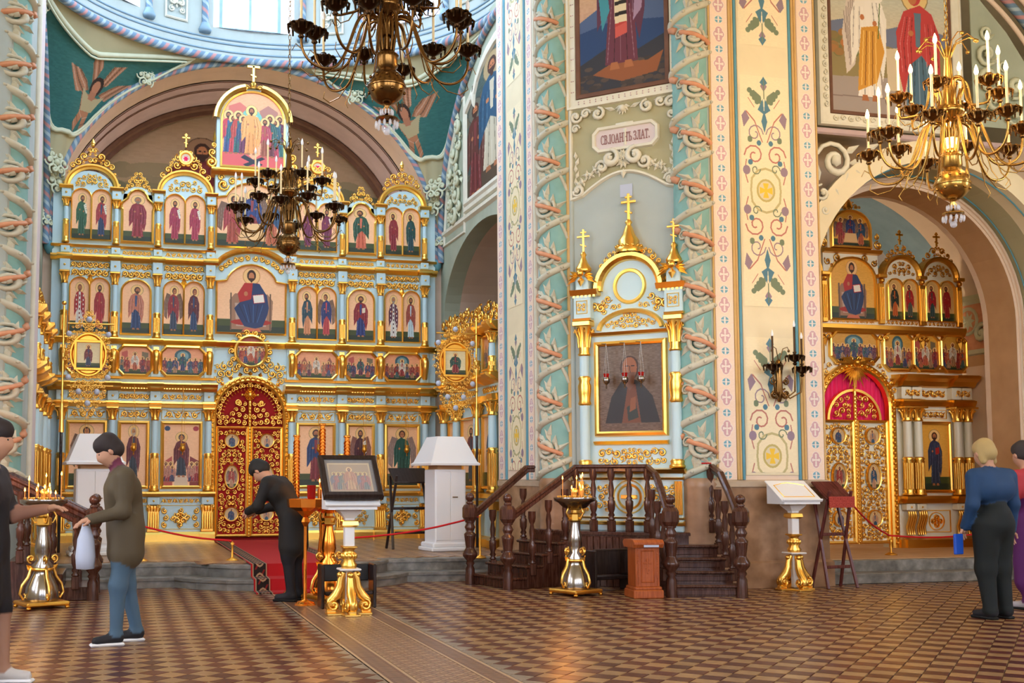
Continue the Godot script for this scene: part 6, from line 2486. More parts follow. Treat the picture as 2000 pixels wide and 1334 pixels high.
		if kind == "A":
			g = G.new()
			g.prism(ellipse_pts(v2(x, 7.06), 0.09, 0.09, 20), -0.02, 0.025)
			var ro := part(R, "roundel", g, "plaster_peach")
			g = G.new()
			for k in 6:
				var a := k * TAU / 6
				g.leaf(v2(x, 7.05), v2(x + cos(a) * 0.05, 7.05 + sin(a) * 0.055), 0.018, 0.026, 0.01)
			part(ro, "emblem", g, "pink_cloth")

	# ---- middle icons
	var q := pv([v2(-0.60, 3.97), v2(0.60, 3.97), v2(0.60, 4.86), v2(0.46, 4.88)])
	q.append_array(arc_pts(v2(0, 4.80), 0.44, 0.38, 0.25, PI - 0.25, 12))
	q.append_array(pv([v2(-0.46, 4.88), v2(-0.60, 4.86)]))
	icon(R, q, throne_cell(250, 250, peach), "large icon of an enthroned figure with an open book", 1.1)
	q = pv([v2(-0.62, 5.52), v2(0.62, 5.52), v2(0.62, 6.38), v2(0.48, 6.40)])
	q.append_array(arc_pts(v2(0, 6.34), 0.46, 0.32, 0.22, PI - 0.22, 12))
	q.append_array(pv([v2(-0.48, 6.40), v2(-0.62, 6.38)]))
	icon(R, q, three_cell(250, 230, peach), "large icon of three seated winged figures", 1.1)
	g = G.new()
	for s in [-1.0, 1.0]:
		for k in 6:
			var f := k / 5.0
			var a := lerpf(0.5, 1.45, f)
			var m := v2(s * cos(a) * 0.60, 4.92 + sin(a) * 0.40)
			g.scroll(m, 0.05, a * 2.0, s if k % 2 else -s, 1.2, 0.0, 0.24)
		g.scroll(v2(s * 0.52, 6.62), 0.10, 0, s, 1.3, 0.0, 0.2)
		g.scroll(v2(s * 0.36, 6.70), 0.07, 0, -s, 1.3, 0.0, 0.2)
		g.scroll(v2(s * 0.56, 6.76), 0.06, 0, -s, 1.3, 0.0, 0.2)
		g.leaf(v2(s * 0.3, 6.74), v2(s * 0.12, 6.78), 0.03, 0.0, 0.03)
	parts(R, "carving", g, "gold")
	# arched top icon with its broken gilt moulding and cross
	g = G.new()
	g.prism(arch_pts(0, 6.9, 1.30, 7.80, 0.62, 18), -0.2, 0.03)
	var ti := part(R, "top_icon_board", g, "icon_blue")
	g = G.new()
	cornice(g, pv([v2(-0.2, 6.80), v2(0.06, 6.80), v2(0.10, 6.86), v2(0.14, 6.88), v2(0.14, 6.91), v2(-0.2, 6.92)]), -0.74, 0.74, [], 0, 0)
	g.mould(arc_pts(v2(0, 7.80), 0.64, 0.62, 0.05, PI / 2 - 0.22, 10), pv([v2(0.04, 0.02), v2(0.03, 0.08), v2(-0.02, 0.12), v2(-0.07, 0.12), v2(-0.09, -0.1)]), false)
	g.mould(arc_pts(v2(0, 7.80), 0.64, 0.62, PI / 2 + 0.22, PI - 0.05, 10), pv([v2(0.04, 0.02), v2(0.03, 0.08), v2(-0.02, 0.12), v2(-0.07, 0.12), v2(-0.09, -0.1)]), false)
	g.lathe([v2(0.14, 8.40), v2(0.11, 8.44), v2(0.05, 8.48), v2(0.07, 8.52), v2(0.03, 8.56)], 10)
	g.scroll(v2(-0.13, 8.44), 0.06, 0, 1.0)
	g.scroll(v2(0.13, 8.44), 0.06, PI, -1.0)
	for s in [-1.0, 1.0]:
		g.scroll(v2(s * 0.74, 7.02), 0.10, PI / 2, s, 1.3, 0, 0.22)
		g.scroll(v2(s * 0.72, 7.2), 0.07, -PI / 2, s, 1.3, 0, 0.22)
		g.scroll(v2(s * 0.70, 7.34), 0.05, -PI / 2, -s, 1.3, 0, 0.22)
		g.leaf(v2(s * 0.69, 7.36), v2(s * 0.68, 7.62), 0.03, 0, 0.03)
	parts(ti, "gilt_moulding", g, "gold")
	g = G.new()
	orthodox_cross(g, v3(0, 8.54, 0), 0.44, 0.03)
	part(ti, "cross", g, "pale_gold", "gilt three-barred cross")
	var rc := cell(220, 260)
	icon_ground(rc, false, Color(0.92, 0.66, 0.48))
	fillp(rc, [v2(0, 0.82), v2(0.3, 0.74), v2(0.5, 0.9), v2(0.75, 0.74), v2(1, 0.84), v2(1, 1), v2(0, 1)], Color(0.84, 0.36, 0.36))
	fillp(rc, [v2(0.1, 0.2), v2(0.28, 0.14), v2(0.42, 0.22), v2(0.4, 0.34), v2(0.1, 0.36)], Color(0.80, 0.42, 0.36))
	fillp(rc, [v2(0.6, 0.24), v2(0.74, 0.16), v2(0.9, 0.24), v2(0.9, 0.38), v2(0.62, 0.38)], Color(0.68, 0.46, 0.40))
	ell(rc, 0.47, 0.45, 0.2, 0.24, Color(0.45, 0.72, 0.66))
	ell(rc, 0.47, 0.45, 0.15, 0.18, Color(0.60, 0.80, 0.74))
	for k in 4:
		figure(rc, {"robe": [Color(0.2, 0.3, 0.5), Color(0.75, 0.2, 0.25), Color(0.15, 0.35, 0.35), Color(0.4, 0.15, 0.3)][k], "cloak": [Color(0.75, 0.22, 0.28), Color(0.12, 0.36, 0.42), Color(0.72, 0.24, 0.2), Color(0.2, 0.3, 0.42)][k], "fat": 0.22}, 0.1 + 0.08 * k, 0.28 + 0.05 * (k % 2), 0.84)
		figure(rc, {"robe": [Color(0.2, 0.42, 0.4), Color(0.7, 0.2, 0.28), Color(0.4, 0.16, 0.2), Color(0.6, 0.3, 0.2)][k], "cloak": [Color(0.38, 0.12, 0.26), Color(0.12, 0.34, 0.4), Color(0.16, 0.36, 0.34), Color(0.7, 0.24, 0.3)][k], "fat": 0.22}, 0.93 - 0.08 * k, 0.3 + 0.05 * (k % 2), 0.86)
	figure(rc, {"robe": Color(0.92, 0.60, 0.32), "cloak": Color(0.93, 0.64, 0.36), "halo": Color(0.95, 0.82, 0.5), "fat": 0.26}, 0.47, 0.2, 0.84)
	fillp(rc, [v2(0.3, 0.88), v2(0.36, 0.84), v2(0.66, 0.96), v2(0.6, 0.99)], Color(0.10, 0.14, 0.2))
	fillp(rc, [v2(0.64, 0.86), v2(0.7, 0.88), v2(0.4, 1.0), v2(0.34, 0.97)], Color(0.10, 0.14, 0.2))
	g = G.new()
	var ap := arch_pts(0, 6.98, 1.10, 7.80, 0.54, 18)
	g.prism(ap, 0.03, 0.045, uv_of(rc))
	var tp := part(ti, "painted_panel", g, "icon_paint", "arched icon of a figure in gold among a crowd")
	g = G.new()
	g.mould(ap, pv([v2(0, 0.045), v2(0, 0.07), v2(-0.03, 0.08), v2(-0.04, 0.03)]))
	part(ti, "gilt_frame", g, "gold")

	royal_doors(R, false)
	# carving between door arch and middle icon, round icon in it
	g = G.new()
	g.pack(func(a: Vector2): return a.length() > 0 and v2(a.x, a.y - 2.5).length() > 0.76 and a.y < 3.66 and a.y > 2.75 and abs(a.x) < 0.66 and v2(a.x, a.y - 3.63).length() > 0.36 and a.y < 3.62 - abs(a.x) * 0.25, Rect2(0, 2.7, 0.7, 1.0), 0.03, 0.075, 500, 77, 0.01)
	for k in 13:
		var a := PI * (k + 0.5) / 13
		g.leaf(v2(cos(a) * 0.70, 2.5 + sin(a) * 0.70), v2(cos(a) * 0.79, 2.5 + sin(a) * 0.79), 0.045, 0.0, 0.03)
	for k in 14:
		var a := TAU * k / 14
		g.scroll(v2(cos(a) * 0.34, 3.63 + sin(a) * 0.34), 0.055, a + 1.0, 1.0 if cos(a) > 0 else -1.0, 1.2, 0.05, 0.24)
	parts(R, "carving", g, "gold")
	icon(R, ellipse_pts(v2(0, 3.63), 0.25, 0.25, 28), scene_cell(110, 110, 1, Color(0.62, 0.30, 0.26)), "round icon of figures at a table", 1.8).position.z = 0.05

func royal_doors(R: Node3D, right: bool):
	# two carved leaves with oval icons, cloth behind, arch moulding in front
	var hw := 0.60
	var g := G.new()
	var cloth := arch_pts(0, SOL, 1.26, 2.5, 0.63, 18)
	var mc := "pink_cloth" if right else "red_cloth"
	if right:
		# gathered curtain
		var n := 60
		for k in n:
			var x0 := lerpf(-0.62, 0.62, float(k) / n)
			var x1 := lerpf(-0.62, 0.62, float(k + 1) / n)
			var z0 := -0.10 + 0.02 * sin(k * 1.5)
			var z1 := -0.10 + 0.02 * sin((k + 1) * 1.5)
			g.quad(v3(x0, 1.9, z0), v3(x1, 1.9, z1), v3(x1, 3.14, z1), v3(x0, 3.14, z0))
	else:
		g.prism(cloth, -0.14, -0.12)
	part(R, "door_curtain", g, mc, "gathered bright pink curtain" if right else "deep red cloth behind the doors")
	g = G.new()
	var pr := pv([v2(0.04, -0.05), v2(0.03, 0.04), v2(0.0, 0.06), v2(-0.03, 0.05), v2(-0.05, 0.08), v2(-0.085, 0.06), v2(-0.09, 0.0)])
	var jam := pv([v2(0.62, SOL)])
	jam.append_array(arc_pts(v2(0, 2.5), 0.62, 0.62, 0, PI, 22))
	jam.append(v2(-0.62, SOL))
	g.mould(jam, pr, false)
	# rope twist along the arch
	var m := jam.size()
	for k in range(1, m - 1):
		g.ball(v3(jam[k].x * 1.06, 2.5 + (jam[k].y - 2.5) * 1.06, 0.07), 0.03, 6)
	for k in 26:
		for s in [-1.0, 1.0]:
			g.ball(v3(s * 0.657, SOL + 0.08 + 0.083 * k, 0.07), 0.024, 6)
	part(R, "door_arch", g, "gold")
	if not right:
		g = G.new()
		for k in 24:
			var a := PI * (k + 0.5) / 24
			g.scroll(v2(cos(a) * 0.54, 2.5 + sin(a) * 0.54), 0.042, a, 1.0 if k % 2 else -1.0, 1.2, -0.06, 0.22)
			g.leaf(v2(cos(a) * 0.5, 2.5 + sin(a) * 0.5), v2(cos(a) * 0.44, 2.5 + sin(a) * 0.44), 0.012, -0.06, 0.01)
		part(R, "arch_lace", g, "gold")
	for s in [-1.0, 1.0]:
		var top := 2.30
		var leaf := rect_pts(min(0, s * hw), 0.36, max(0, s * hw), top)
		g = G.new()
		g.prism(leaf, -0.08, -0.045)
		var lf := part(R, "door_leaf", g, "red_cloth" if not right else "icon_white")
		g = G.new()
		g.mould(rect_pts(min(s * 0.02, s * (hw - 0.01)), 0.36, max(s * 0.02, s * (hw - 0.01)), top), pv([v2(0.0, -0.05), v2(0.0, 0.0), v2(0.02, 0.02), v2(0.045, 0.01), v2(0.05, -0.045)]))
		if s > 0:
			# turned post where the leaves meet
			g.lathe([v2(0.03, 0.36), v2(0.03, 2.75)], 8, v3(0, 0, 0.0))
			for k in 40:
				g.ball(v3(0, 0.4 + 0.058 * k, 0.025), 0.026, 5)
		part(lf, "leaf_frame", g, "gold")
		# fretwork
		g = G.new()
		g.T = shift(v3(s * 0.31, 0, -0.04))
		var med := [[2.05, 0.125, 0.125], [1.41, 0.125, 0.21], [0.76, 0.125, 0.125]]
		g.pack(func(a: Vector2):
			if abs(a.x) > 0.235 or a.y < 0.41 or a.y > 2.25:
				return false
			for e in med:
				if pow(a.x / (e[1] + 0.015), 2) + pow((a.y - e[0]) / (e[2] + 0.015), 2) < 1.0:
					return false
			return true, Rect2(0, 0.4, 0.24, 1.9), 0.022, 0.05, 1500, 5 + int(s), 0.0, true, 0.2)
		# openwork crest of the leaf, rising towards the middle
		if not right:
			g.T = shift(v3(0, 0, -0.03))
			for e in [[0.10, 2.36, 0.05], [0.20, 2.38, 0.05], [0.30, 2.40, 0.06], [0.41, 2.37, 0.05], [0.52, 2.38, 0.05], [0.08, 2.47, 0.05], [0.19, 2.50, 0.05], [0.30, 2.52, 0.05], [0.47, 2.46, 0.045], [0.13, 2.60, 0.055], [0.24, 2.60, 0.04], [0.09, 2.70, 0.04], [0.19, 2.70, 0.05], [0.40, 2.46, 0.04], [0.54, 2.47, 0.035]]:
				g.scroll(v2(s * e[0], e[1]), e[2], 1.0 + e[0] * 9.0, s, 1.3, 0.0, 0.2)
			g.scroll(v2(s * 0.21, 2.72), 0.06, 0, -s, 1.3, 0.0, 0.2)
		else:
			g.T = shift(v3(0, 0, -0.03))
			g.pack(func(a: Vector2): return a.x * s > 0.05 and a.y > 2.32 and v2(a.x, a.y - 2.30).length() < 0.44, Rect2(-0.46 if s < 0 else 0.0, 2.3, 0.46, 0.46), 0.025, 0.06, 200, 91, 0.0, false)
			g.mould(arc_pts(v2(0, 2.30), 0.47, 0.47, 0.0 if s > 0 else PI / 2, PI / 2 if s > 0 else PI, 10), pv([v2(0.03, -0.03), v2(0.02, 0.02), v2(-0.02, 0.02), v2(-0.03, -0.03)]), false)
		parts(lf, "fretwork", g, "gold", "gilt openwork scrolls")
		for e in med:
			var ro: Array = [Color(0.75, 0.55, 0.40), Color(0.62, 0.16, 0.12), Color(0.12, 0.28, 0.42), Color(0.16, 0.2, 0.36)]
			var rc := cell(56, 56 if e[2] < 0.2 else 92)
			icon_ground(rc, e[2] > 0.2, Color(0.80, 0.68, 0.48))
			figure(rc, {"robe": ro[int(e[0] * 3) % 4], "cloak": ro[(int(e[0] * 3) + (2 if s > 0 else 1)) % 4], "wings": s < 0 and e[2] > 0.2, "fat": 0.2 if e[2] > 0.2 else 0.26, "face": -s}, 0.5, 0.12, 0.96 if e[2] > 0.2 else 1.2)
			var ep := ellipse_pts(v2(s * 0.31, e[0]), e[1] - 0.012, e[2] - 0.012, 24)
			g = G.new()
			g.prism(ep, -0.05, -0.005, uv_of(rc))
			g.T = Transform3D.IDENTITY
			part(lf, "medallion_icon", g, "icon_paint")
			g = G.new()
			g.mould(ep, pv([v2(0.004, -0.01), v2(0.0, 0.015), v2(-0.015, 0.02), v2(-0.026, -0.02)]))
			part(lf, "medallion_rim", g, "gold")
	# rayed cross on the post
	g = G.new()
	if right:
		orthodox_cross(g, v3(0, 2.74, 0), 0.3, 0.018)
		for k in 15:
			var a := -PI * (k + 0.5) / 15
			g.leaf(v2(cos(a) * 0.06, 3.16 + sin(a) * 0.06), v2(cos(a) * (0.26 + 0.08 * (k % 2)), 3.16 + sin(a) * (0.30 + 0.1 * (k % 2))), 0.022, 0.05, 0.02)
		g.ball(v3(0, 3.2, 0.08), 0.06, 8)
		g.leaf(v2(0.03, 3.2), v2(0.28, 3.27), 0.06, 0.09, 0.03)
		g.leaf(v2(-0.03, 3.2), v2(-0.28, 3.27), 0.06, 0.09, 0.03)
	else:
		for k in 4:
			var a := k * PI / 2
			g.leaf(v2(0, 2.86), v2(cos(a) * 0.16, 2.86 + sin(a) * 0.18), 0.03, 0.0, 0.03)
			g.ball(v3(cos(a) * 0.14, 2.86 + sin(a) * 0.15, 0.01), 0.026, 6)
			var b := a + PI / 4
			g.leaf(v2(0, 2.86), v2(cos(b) * 0.12, 2.86 + sin(b) * 0.12), 0.012, 0.0, 0.02)
		g.ball(v3(0, 2.86, 0.02), 0.05, 8)
		g.mould(ellipse_pts(v2(0, 2.86), 0.085, 0.085, 16), pv([v2(0.008, 0.0), v2(0, 0.02), v2(-0.012, 0.0)]))
	part(R, "door_cross", g, "gold" if not right else "old_gold")

# ---------------------------------------------------------------- screen wings along the side walls

func build_wings():
	for s in [1.0, -1.0]:
		var lab := "gilded wing of the icon screen along the right side wall, with a slanting crest" if s > 0 else "gilded wing of the icon screen half hidden behind the left pier"
		var R := thing("icon_screen_wing", lab, "icon screen", v3(CX + s * 3.50, 0, -18.05), -PI / 2 * s)
		var L := 1.52
		var g := G.new()
		g.box2(v3(-L, SOL, -0.07), v3(L, 3.9, 0.0))
		part(R, "body", g, "icon_blue")
		g = G.new()
		var cc := [-1.36, -0.58, 0.58, 1.36]
		for pr in [pv([v2(0, SOL), v2(0.1, SOL), v2(0.1, 0.42), v2(0, 0.46)]), pv([v2(0, 1.06), v2(0.08, 1.07), v2(0.1, 1.14), v2(0, 1.16)]), pv([v2(0, 2.61), v2(0.06, 2.61), v2(0.08, 2.7), v2(0, 2.72)]), pv([v2(0, 2.88), v2(0.08, 2.93), v2(0.18, 3.0), v2(0.18, 3.03), v2(0, 3.04)]), pv([v2(0, 3.69), v2(0.08, 3.72), v2(0.16, 3.80), v2(0.16, 3.84), v2(0, 3.85)])]:
			cornice(g, pr, -L, L, cc, 0.24, 0.08)
		parts(R, "cornice", g, "gold")
		var c1 := column_meshes(1.16, 1.86, 2.36, 2.61, 0.072)
		var c2 := column_meshes(3.04, 3.3, 3.5, 3.69, 0.055)
		for c in cc:
			place_column(R, v3(c, 0, 0.10), c1, "icon_blue")
			place_column(R, v3(c, 0, 0.10), c2, "icon_blue")
			g = G.new()
			for k in 5:
				g.tube(PackedVector3Array([v3(c - 0.08 + 0.04 * k, 0.49, 0.1), v3(c - 0.08 + 0.04 * k, 0.90, 0.08)]), 0.019, 0.019, 5)
			g.cbox(v3(c, 0.95, 0.06), v3(0.21, 0.14, 0.16), 0.01)
			parts(R, "console", g, "gold")
		g = G.new()
		g.pack(func(a: Vector2): return a.y > 3.86 and a.y < 4.24 - 0.03 * a.x, Rect2(-L, 3.85, 2 * L, 0.5), 0.04, 0.085, 900, 101, 0.04, false, 0.22)
		for x in [-0.97, 0.0, 0.97]:
			g.rinceau(v2(x, 2.80), 0.7, 0.1, 6, 0.0)
			g.pack(func(a: Vector2): return v2(a.x, a.y - 0.7).length() < 0.19 and abs(a.x) < 0.3, Rect2(0, 0.5, 0.3, 0.4), 0.03, 0.06, 120, 9, 0.01)
		parts(R, "carved_crest", g, "gold")
		var sets := [{"robe": Color(0.82, 0.80, 0.76), "cloak": Color(0.62, 0.16, 0.18), "bishop": true}, {"robe": Color(0.1, 0.24, 0.3), "cloak": Color(0.4, 0.1, 0.14)}, {"robe": Color(0.5, 0.14, 0.16), "cloak": Color(0.12, 0.26, 0.4)}]
		for k in 3:
			var x: float = [-0.97, 0.0, 0.97][k]
			var w := 0.52 if k != 1 else 0.86
			icon(R, rect_pts(x - w / 2, 1.26, x + w / 2, 2.36), saint_cell(sets[k]), "", 1.6)
			icon(R, rect_pts(x - w / 2 + 0.02, 3.14, x + w / 2 - 0.02, 3.64), scene_cell(90, 72, k + 4), "", 1.3)

# ---------------------------------------------------------------- right icon screen

func build_right_screen():
	var XR := 11.2
	var R := thing("icon_screen", "smaller cream and gold icon screen with pink curtain in the right aisle", "icon screen", v3(XR, 0, -15.41))
	var yel := Color(0.90, 0.66, 0.24)
	var body := PackedVector2Array([v2(-2.25, SOL), v2(-0.63, SOL), v2(-0.63, 2.5)])
	for k in 17:
		var a := PI - PI * k / 16
		body.append(v2(cos(a) * 0.63, 2.5 + sin(a) * 0.63))
	body.append_array(pv([v2(0.63, SOL), v2(2.12, SOL), v2(2.12, 3.05), v2(2.02, 3.05), v2(2.02, 4.62), v2(0.5, 4.62), v2(0.5, 5.0), v2(-0.5, 5.0), v2(-0.5, 4.62), v2(-2.25, 4.62)]))
	var g := G.new()
	g.prism(body, -0.25, 0.0)
	for x in [-1.62, -0.92, 0.92, 1.62]:
		g.prism(arch_pts(x, 4.5, 0.62, 4.62, 0.3, 14), -0.12, 0.015)
	g.prism(arch_pts(-0.02, 4.98, 0.82, 5.34, 0.32, 16), -0.12, 0.03)
	part(R, "body", g, "icon_white", "cream painted body")
	# cornices
	g = G.new()
	for s in [-1.0, 1.0]:
		var x0: float = min(s * 0.68, s * 2.2)
		var x1: float = max(s * 0.68, s * 2.2)
		var cc := [s * 0.86, s * 1.06, s * 1.80, s * 2.0]
		cornice(g, pv([v2(0, SOL), v2(0.12, SOL), v2(0.12, 0.42), v2(0, 0.46)]), x0, x1, cc, 0.2, 0.05)
		cornice(g, pv([v2(0, 0.98), v2(0.08, 0.99), v2(0.12, 1.06), v2(0.12, 1.10), v2(0, 1.11)]), x0, x1, cc, 0.2, 0.08)
		cornice(g, pv([v2(0, 2.52), v2(0.06, 2.53), v2(0.10, 2.60), v2(0.10, 2.63), v2(0, 2.64)]), x0, x1, cc, 0.2, 0.08)
		cornice(g, pv([v2(0, 2.83), v2(0.07, 2.85), v2(0.12, 2.92), v2(0.20, 2.97), v2(0.22, 3.02), v2(0, 3.03)]), x0, x1, cc, 0.2, 0.08)
	g.extr(pv([v2(0, 3.66), v2(0.05, 3.67), v2(0.09, 3.74), v2(0.09, 3.80), v2(0, 3.82)]), -2.2, 2.06)
	g.extr(pv([v2(0, 3.08), v2(0.05, 3.08), v2(0.05, 3.13), v2(0, 3.14)]), 0.62, 2.06)
	g.extr(pv([v2(0, 4.94), v2(0.08, 4.95), v2(0.12, 5.0), v2(0, 5.03)]), -0.52, 0.52)
	for x in [-1.62, -0.92, 0.92, 1.62]:
		g.mould(arc_pts(v2(x, 4.62), 0.335, 0.32, 0, PI, 16), pv([v2(0.05, 0.015), v2(0.04, 0.05), v2(0.0, 0.08), v2(-0.025, 0.08), v2(-0.03, -0.1)]), false)
	parts(R, "cornice", g, "old_gold")
	var c1 := column_meshes(1.11, 1.72, 2.28, 2.52, 0.068)
	for s in [-1.0, 1.0]:
		for x in [0.86, 1.06, 1.80, 2.0]:
			place_column(R, v3(s * x, 0, 0.11), c1, "icon_white")
			g = G.new()
			g.T = shift(v3(s * x, 0, 0))
			for k in 4:
				g.tube(PackedVector3Array([v3(-0.06 + 0.04 * k, 0.86, 0.16), v3(-0.06 + 0.04 * k, 0.78, 0.18), v3(-0.06 + 0.04 * k, 0.62, 0.11), v3(-0.06 + 0.04 * k, 0.5, 0.13)]), 0.02, 0.02, 5)
			g.ball(v3(0, 0.93, 0.16), 0.016, 6)
			parts(R, "console", g, "gold")
			g = G.new()
			g.T = shift(v3(s * x, 0, 0))
			g.cbox(v3(0, 0.93, 0.08), v3(0.16, 0.1, 0.14), 0.01)
			g.cbox(v3(0, 2.735, 0.06), v3(0.18, 0.19, 0.14), 0.01)
			parts(R, "column_block", g, "icon_white")
	# upper thin pilasters
	for x in [-2.0, -1.27, -0.52, 0.52, 1.27, 1.98]:
		g = G.new()
		g.cbox(v3(x, 4.16, 0.03), v3(0.10, 0.66, 0.06), 0.01)
		for k in 3:
			g.bar(v3(x - 0.03 + 0.03 * k, 3.9, 0.062), v3(x - 0.03 + 0.03 * k, 4.42, 0.062), 0.012, 5)
		g.cbox(v3(x, 4.60, 0.05), v3(0.15, 0.06, 0.12), 0.01)
		g.ball(v3(x, 4.53, 0.06), 0.045, 8)
		g.scroll(v2(x - 0.05, 3.6), 0.05, 0, 1.0, 1.0, 0.04, 0.25)
		g.scroll(v2(x + 0.05, 3.6), 0.05, PI, -1.0, 1.0, 0.04, 0.25)
		g.leaf(v2(x, 3.66), v2(x, 3.44), 0.05, 0.03, 0.04)
		parts(R, "gilt_pilaster", g, "old_gold")
	# lower icons
	for s in [-1.0, 1.0]:
		icon(R, rect_pts(s * 1.43 - 0.25, 1.20, s * 1.43 + 0.25, 2.24), saint_cell({"robe": Color(0.16, 0.20, 0.30), "cloak": Color(0.18, 0.20, 0.30), "book": Color(0.62, 0.12, 0.10), "bg": yel, "grass": true} if s > 0 else {"robe": Color(0.12, 0.22, 0.34), "cloak": Color(0.44, 0.1, 0.14), "bg": yel, "hair": Color(0.4, 0.1, 0.12), "beard": false}, 110, 220), "tall icon of a figure in dark blue with a red book" if s > 0 else "", 1.6)
		g = G.new()
		g.T = shift(v3(s * 1.43, 0, 0))
		g.mould(rect_pts(-0.27, 0.52, 0.27, 0.88), pv([v2(0.02, 0.0), v2(0.01, 0.02), v2(0, 0.0)]))
		g.mould(ellipse_pts(v2(0, 0.7), 0.15, 0.15, 24), pv([v2(0.02, 0.0), v2(0.01, 0.025), v2(0, 0.0)]))
		for k in 4:
			var a := k * PI / 2
			g.mould(ellipse_pts(v2(cos(a) * 0.06, 0.7 + sin(a) * 0.06), 0.05, 0.05, 12), pv([v2(0.02, 0.0), v2(0.01, 0.03), v2(0, 0.0)]))
			g.ball(v3(cos(a) * 0.06, 0.7 + sin(a) * 0.06, 0.01), 0.025, 6)
		g.rinceau(v2(0, 2.40), 0.44, 0.10, 4, 0.01)
		g.mould(pv([v2(-0.26, 2.33), v2(0.26, 2.33), v2(0.26, 2.48), v2(-0.26, 2.48)]), pv([v2(0.014, 0.0), v2(0.007, 0.02), v2(0, 0.0)]))
		g.rinceau(v2(0, 2.735), 0.46, 0.12, 6, 0.01)
		g.T = Transform3D.IDENTITY
		g.rinceau(v2(s * 0.96, 2.735), 0.26, 0.11, 4, 0.14)
		g.rinceau(v2(s * 1.90, 2.735), 0.26, 0.11, 4, 0.14)
		parts(R, "carving", g, "gold")
	# octagonal scenes
	for e in [[-1.5, 0.42, 0.56], [0.0, 0.82, 0.44], [0.80, 0.50, 0.56], [1.32, 0.44, 0.56], [1.84, 0.44, 0.56], [-0.80, 0.42, 0.56]]:
		icon(R, octagon_pts(v2(e[0], 3.39 if e[0] != 0.0 else 3.44), e[1], e[2], 0.09), scene_cell(int(e[1] * 170), 88, int(e[0] * 4.0 + 20), yel.darkened(0.1)), "", 1.3)
	# upper tier
	icon(R, arch_pts(0, 3.90, 0.80, 4.52, 0.34), throne_cell(150, 170, yel), "icon of an enthroned figure on gold ground", 1.2)
	icon(R, arch_pts(-0.02, 5.06, 0.66, 5.34, 0.27), three_cell(150, 130, yel), "small arched icon of three winged figures", 1.2).position.z = 0.03
	var ups := [{"robe": Color(0.75, 0.34, 0.10), "cloak": Color(0.10, 0.16, 0.14)}, {"robe": Color(0.28, 0.30, 0.26), "cloak": Color(0.66, 0.08, 0.10)}, {"robe": Color(0.16, 0.24, 0.24), "cloak": Color(0.62, 0.08, 0.12)}, {"robe": Color(0.60, 0.12, 0.10), "cloak": Color(0.64, 0.10, 0.12)}]
	var kk := 0
	for x in [0.92, 1.62, -0.92, -1.62]:
		var da := double_arch_pts(x, 0.56, 3.92, 4.56)
		for k in 2:
			var d: Dictionary = ups[kk % 4].duplicate()
			d.bg = Color(0.84, 0.68, 0.42)
			d.face = -1.0
			icon(R, da[k], saint_cell(d), "", 0.8)
			kk += 1
		g = G.new()
		g.T = shift(v3(x, 0, 0))
		g.rinceau(v2(0, 3.865), 0.6, 0.06, 8, 0.0)
		g.pack(func(a: Vector2): return a.y > 4.62 and pow(a.x / 0.26, 2) + pow((a.y - 4.6) / 0.25, 2) < 1.0, Rect2(0, 4.6, 0.3, 0.3), 0.022, 0.05, 150, 5 + kk, 0.02)
		crest(g, 0, 0.36, func(dx: float) -> float: return 4.67 + 0.30 * sqrt(max(0.0, 1.0 - dx * dx / 0.11)), 5.16, 70 + kk, 0.028, 0.06)
		orthodox_cross(g, v3(0, 5.14, 0), 0.24, 0.016)
		parts(R, "carved_crest", g, "old_gold")
	g = G.new()
	for s in [-1.0, 1.0]:
		g.pack(func(a: Vector2): return a.x > 0.15 and a.x < 0.48 and a.y > 4.72 and a.y < 4.93, Rect2(0, 4.7, 0.5, 0.25), 0.03, 0.06, 60, 3, 0.0)
		g.scroll(v2(s * 0.5, 5.1), 0.07, PI / 2, s, 1.3, 0, 0.22)
		g.scroll(v2(s * 0.48, 5.24), 0.05, PI / 2, -s, 1.3, 0, 0.22)
	crest(g, -0.02, 0.24, func(_dx: float) -> float: return 5.66, 5.84, 7, 0.025, 0.05)
	g.lathe([v2(0.08, 5.68), v2(0.06, 5.76), v2(0.02, 5.84)], 10, v3(-0.02, 0, 0))
	orthodox_cross(g, v3(-0.02, 5.80, 0), 0.22, 0.016)
	g.pack(func(a: Vector2): return a.length() > 0 and v2(a.x, a.y - 2.5).length() > 0.70 and v2(a.x, a.y - 2.5).length() < 0.84 and a.y > 2.5, Rect2(0, 2.5, 0.9, 0.9), 0.035, 0.07, 300, 12, 0.02)
	g.rinceau(v2(0, 3.865), 0.8, 0.06, 9, 0.0)
	parts(R, "carving", g, "gold")
	royal_doors(R, true)

# ---------------------------------------------------------------- shrine on the corner face

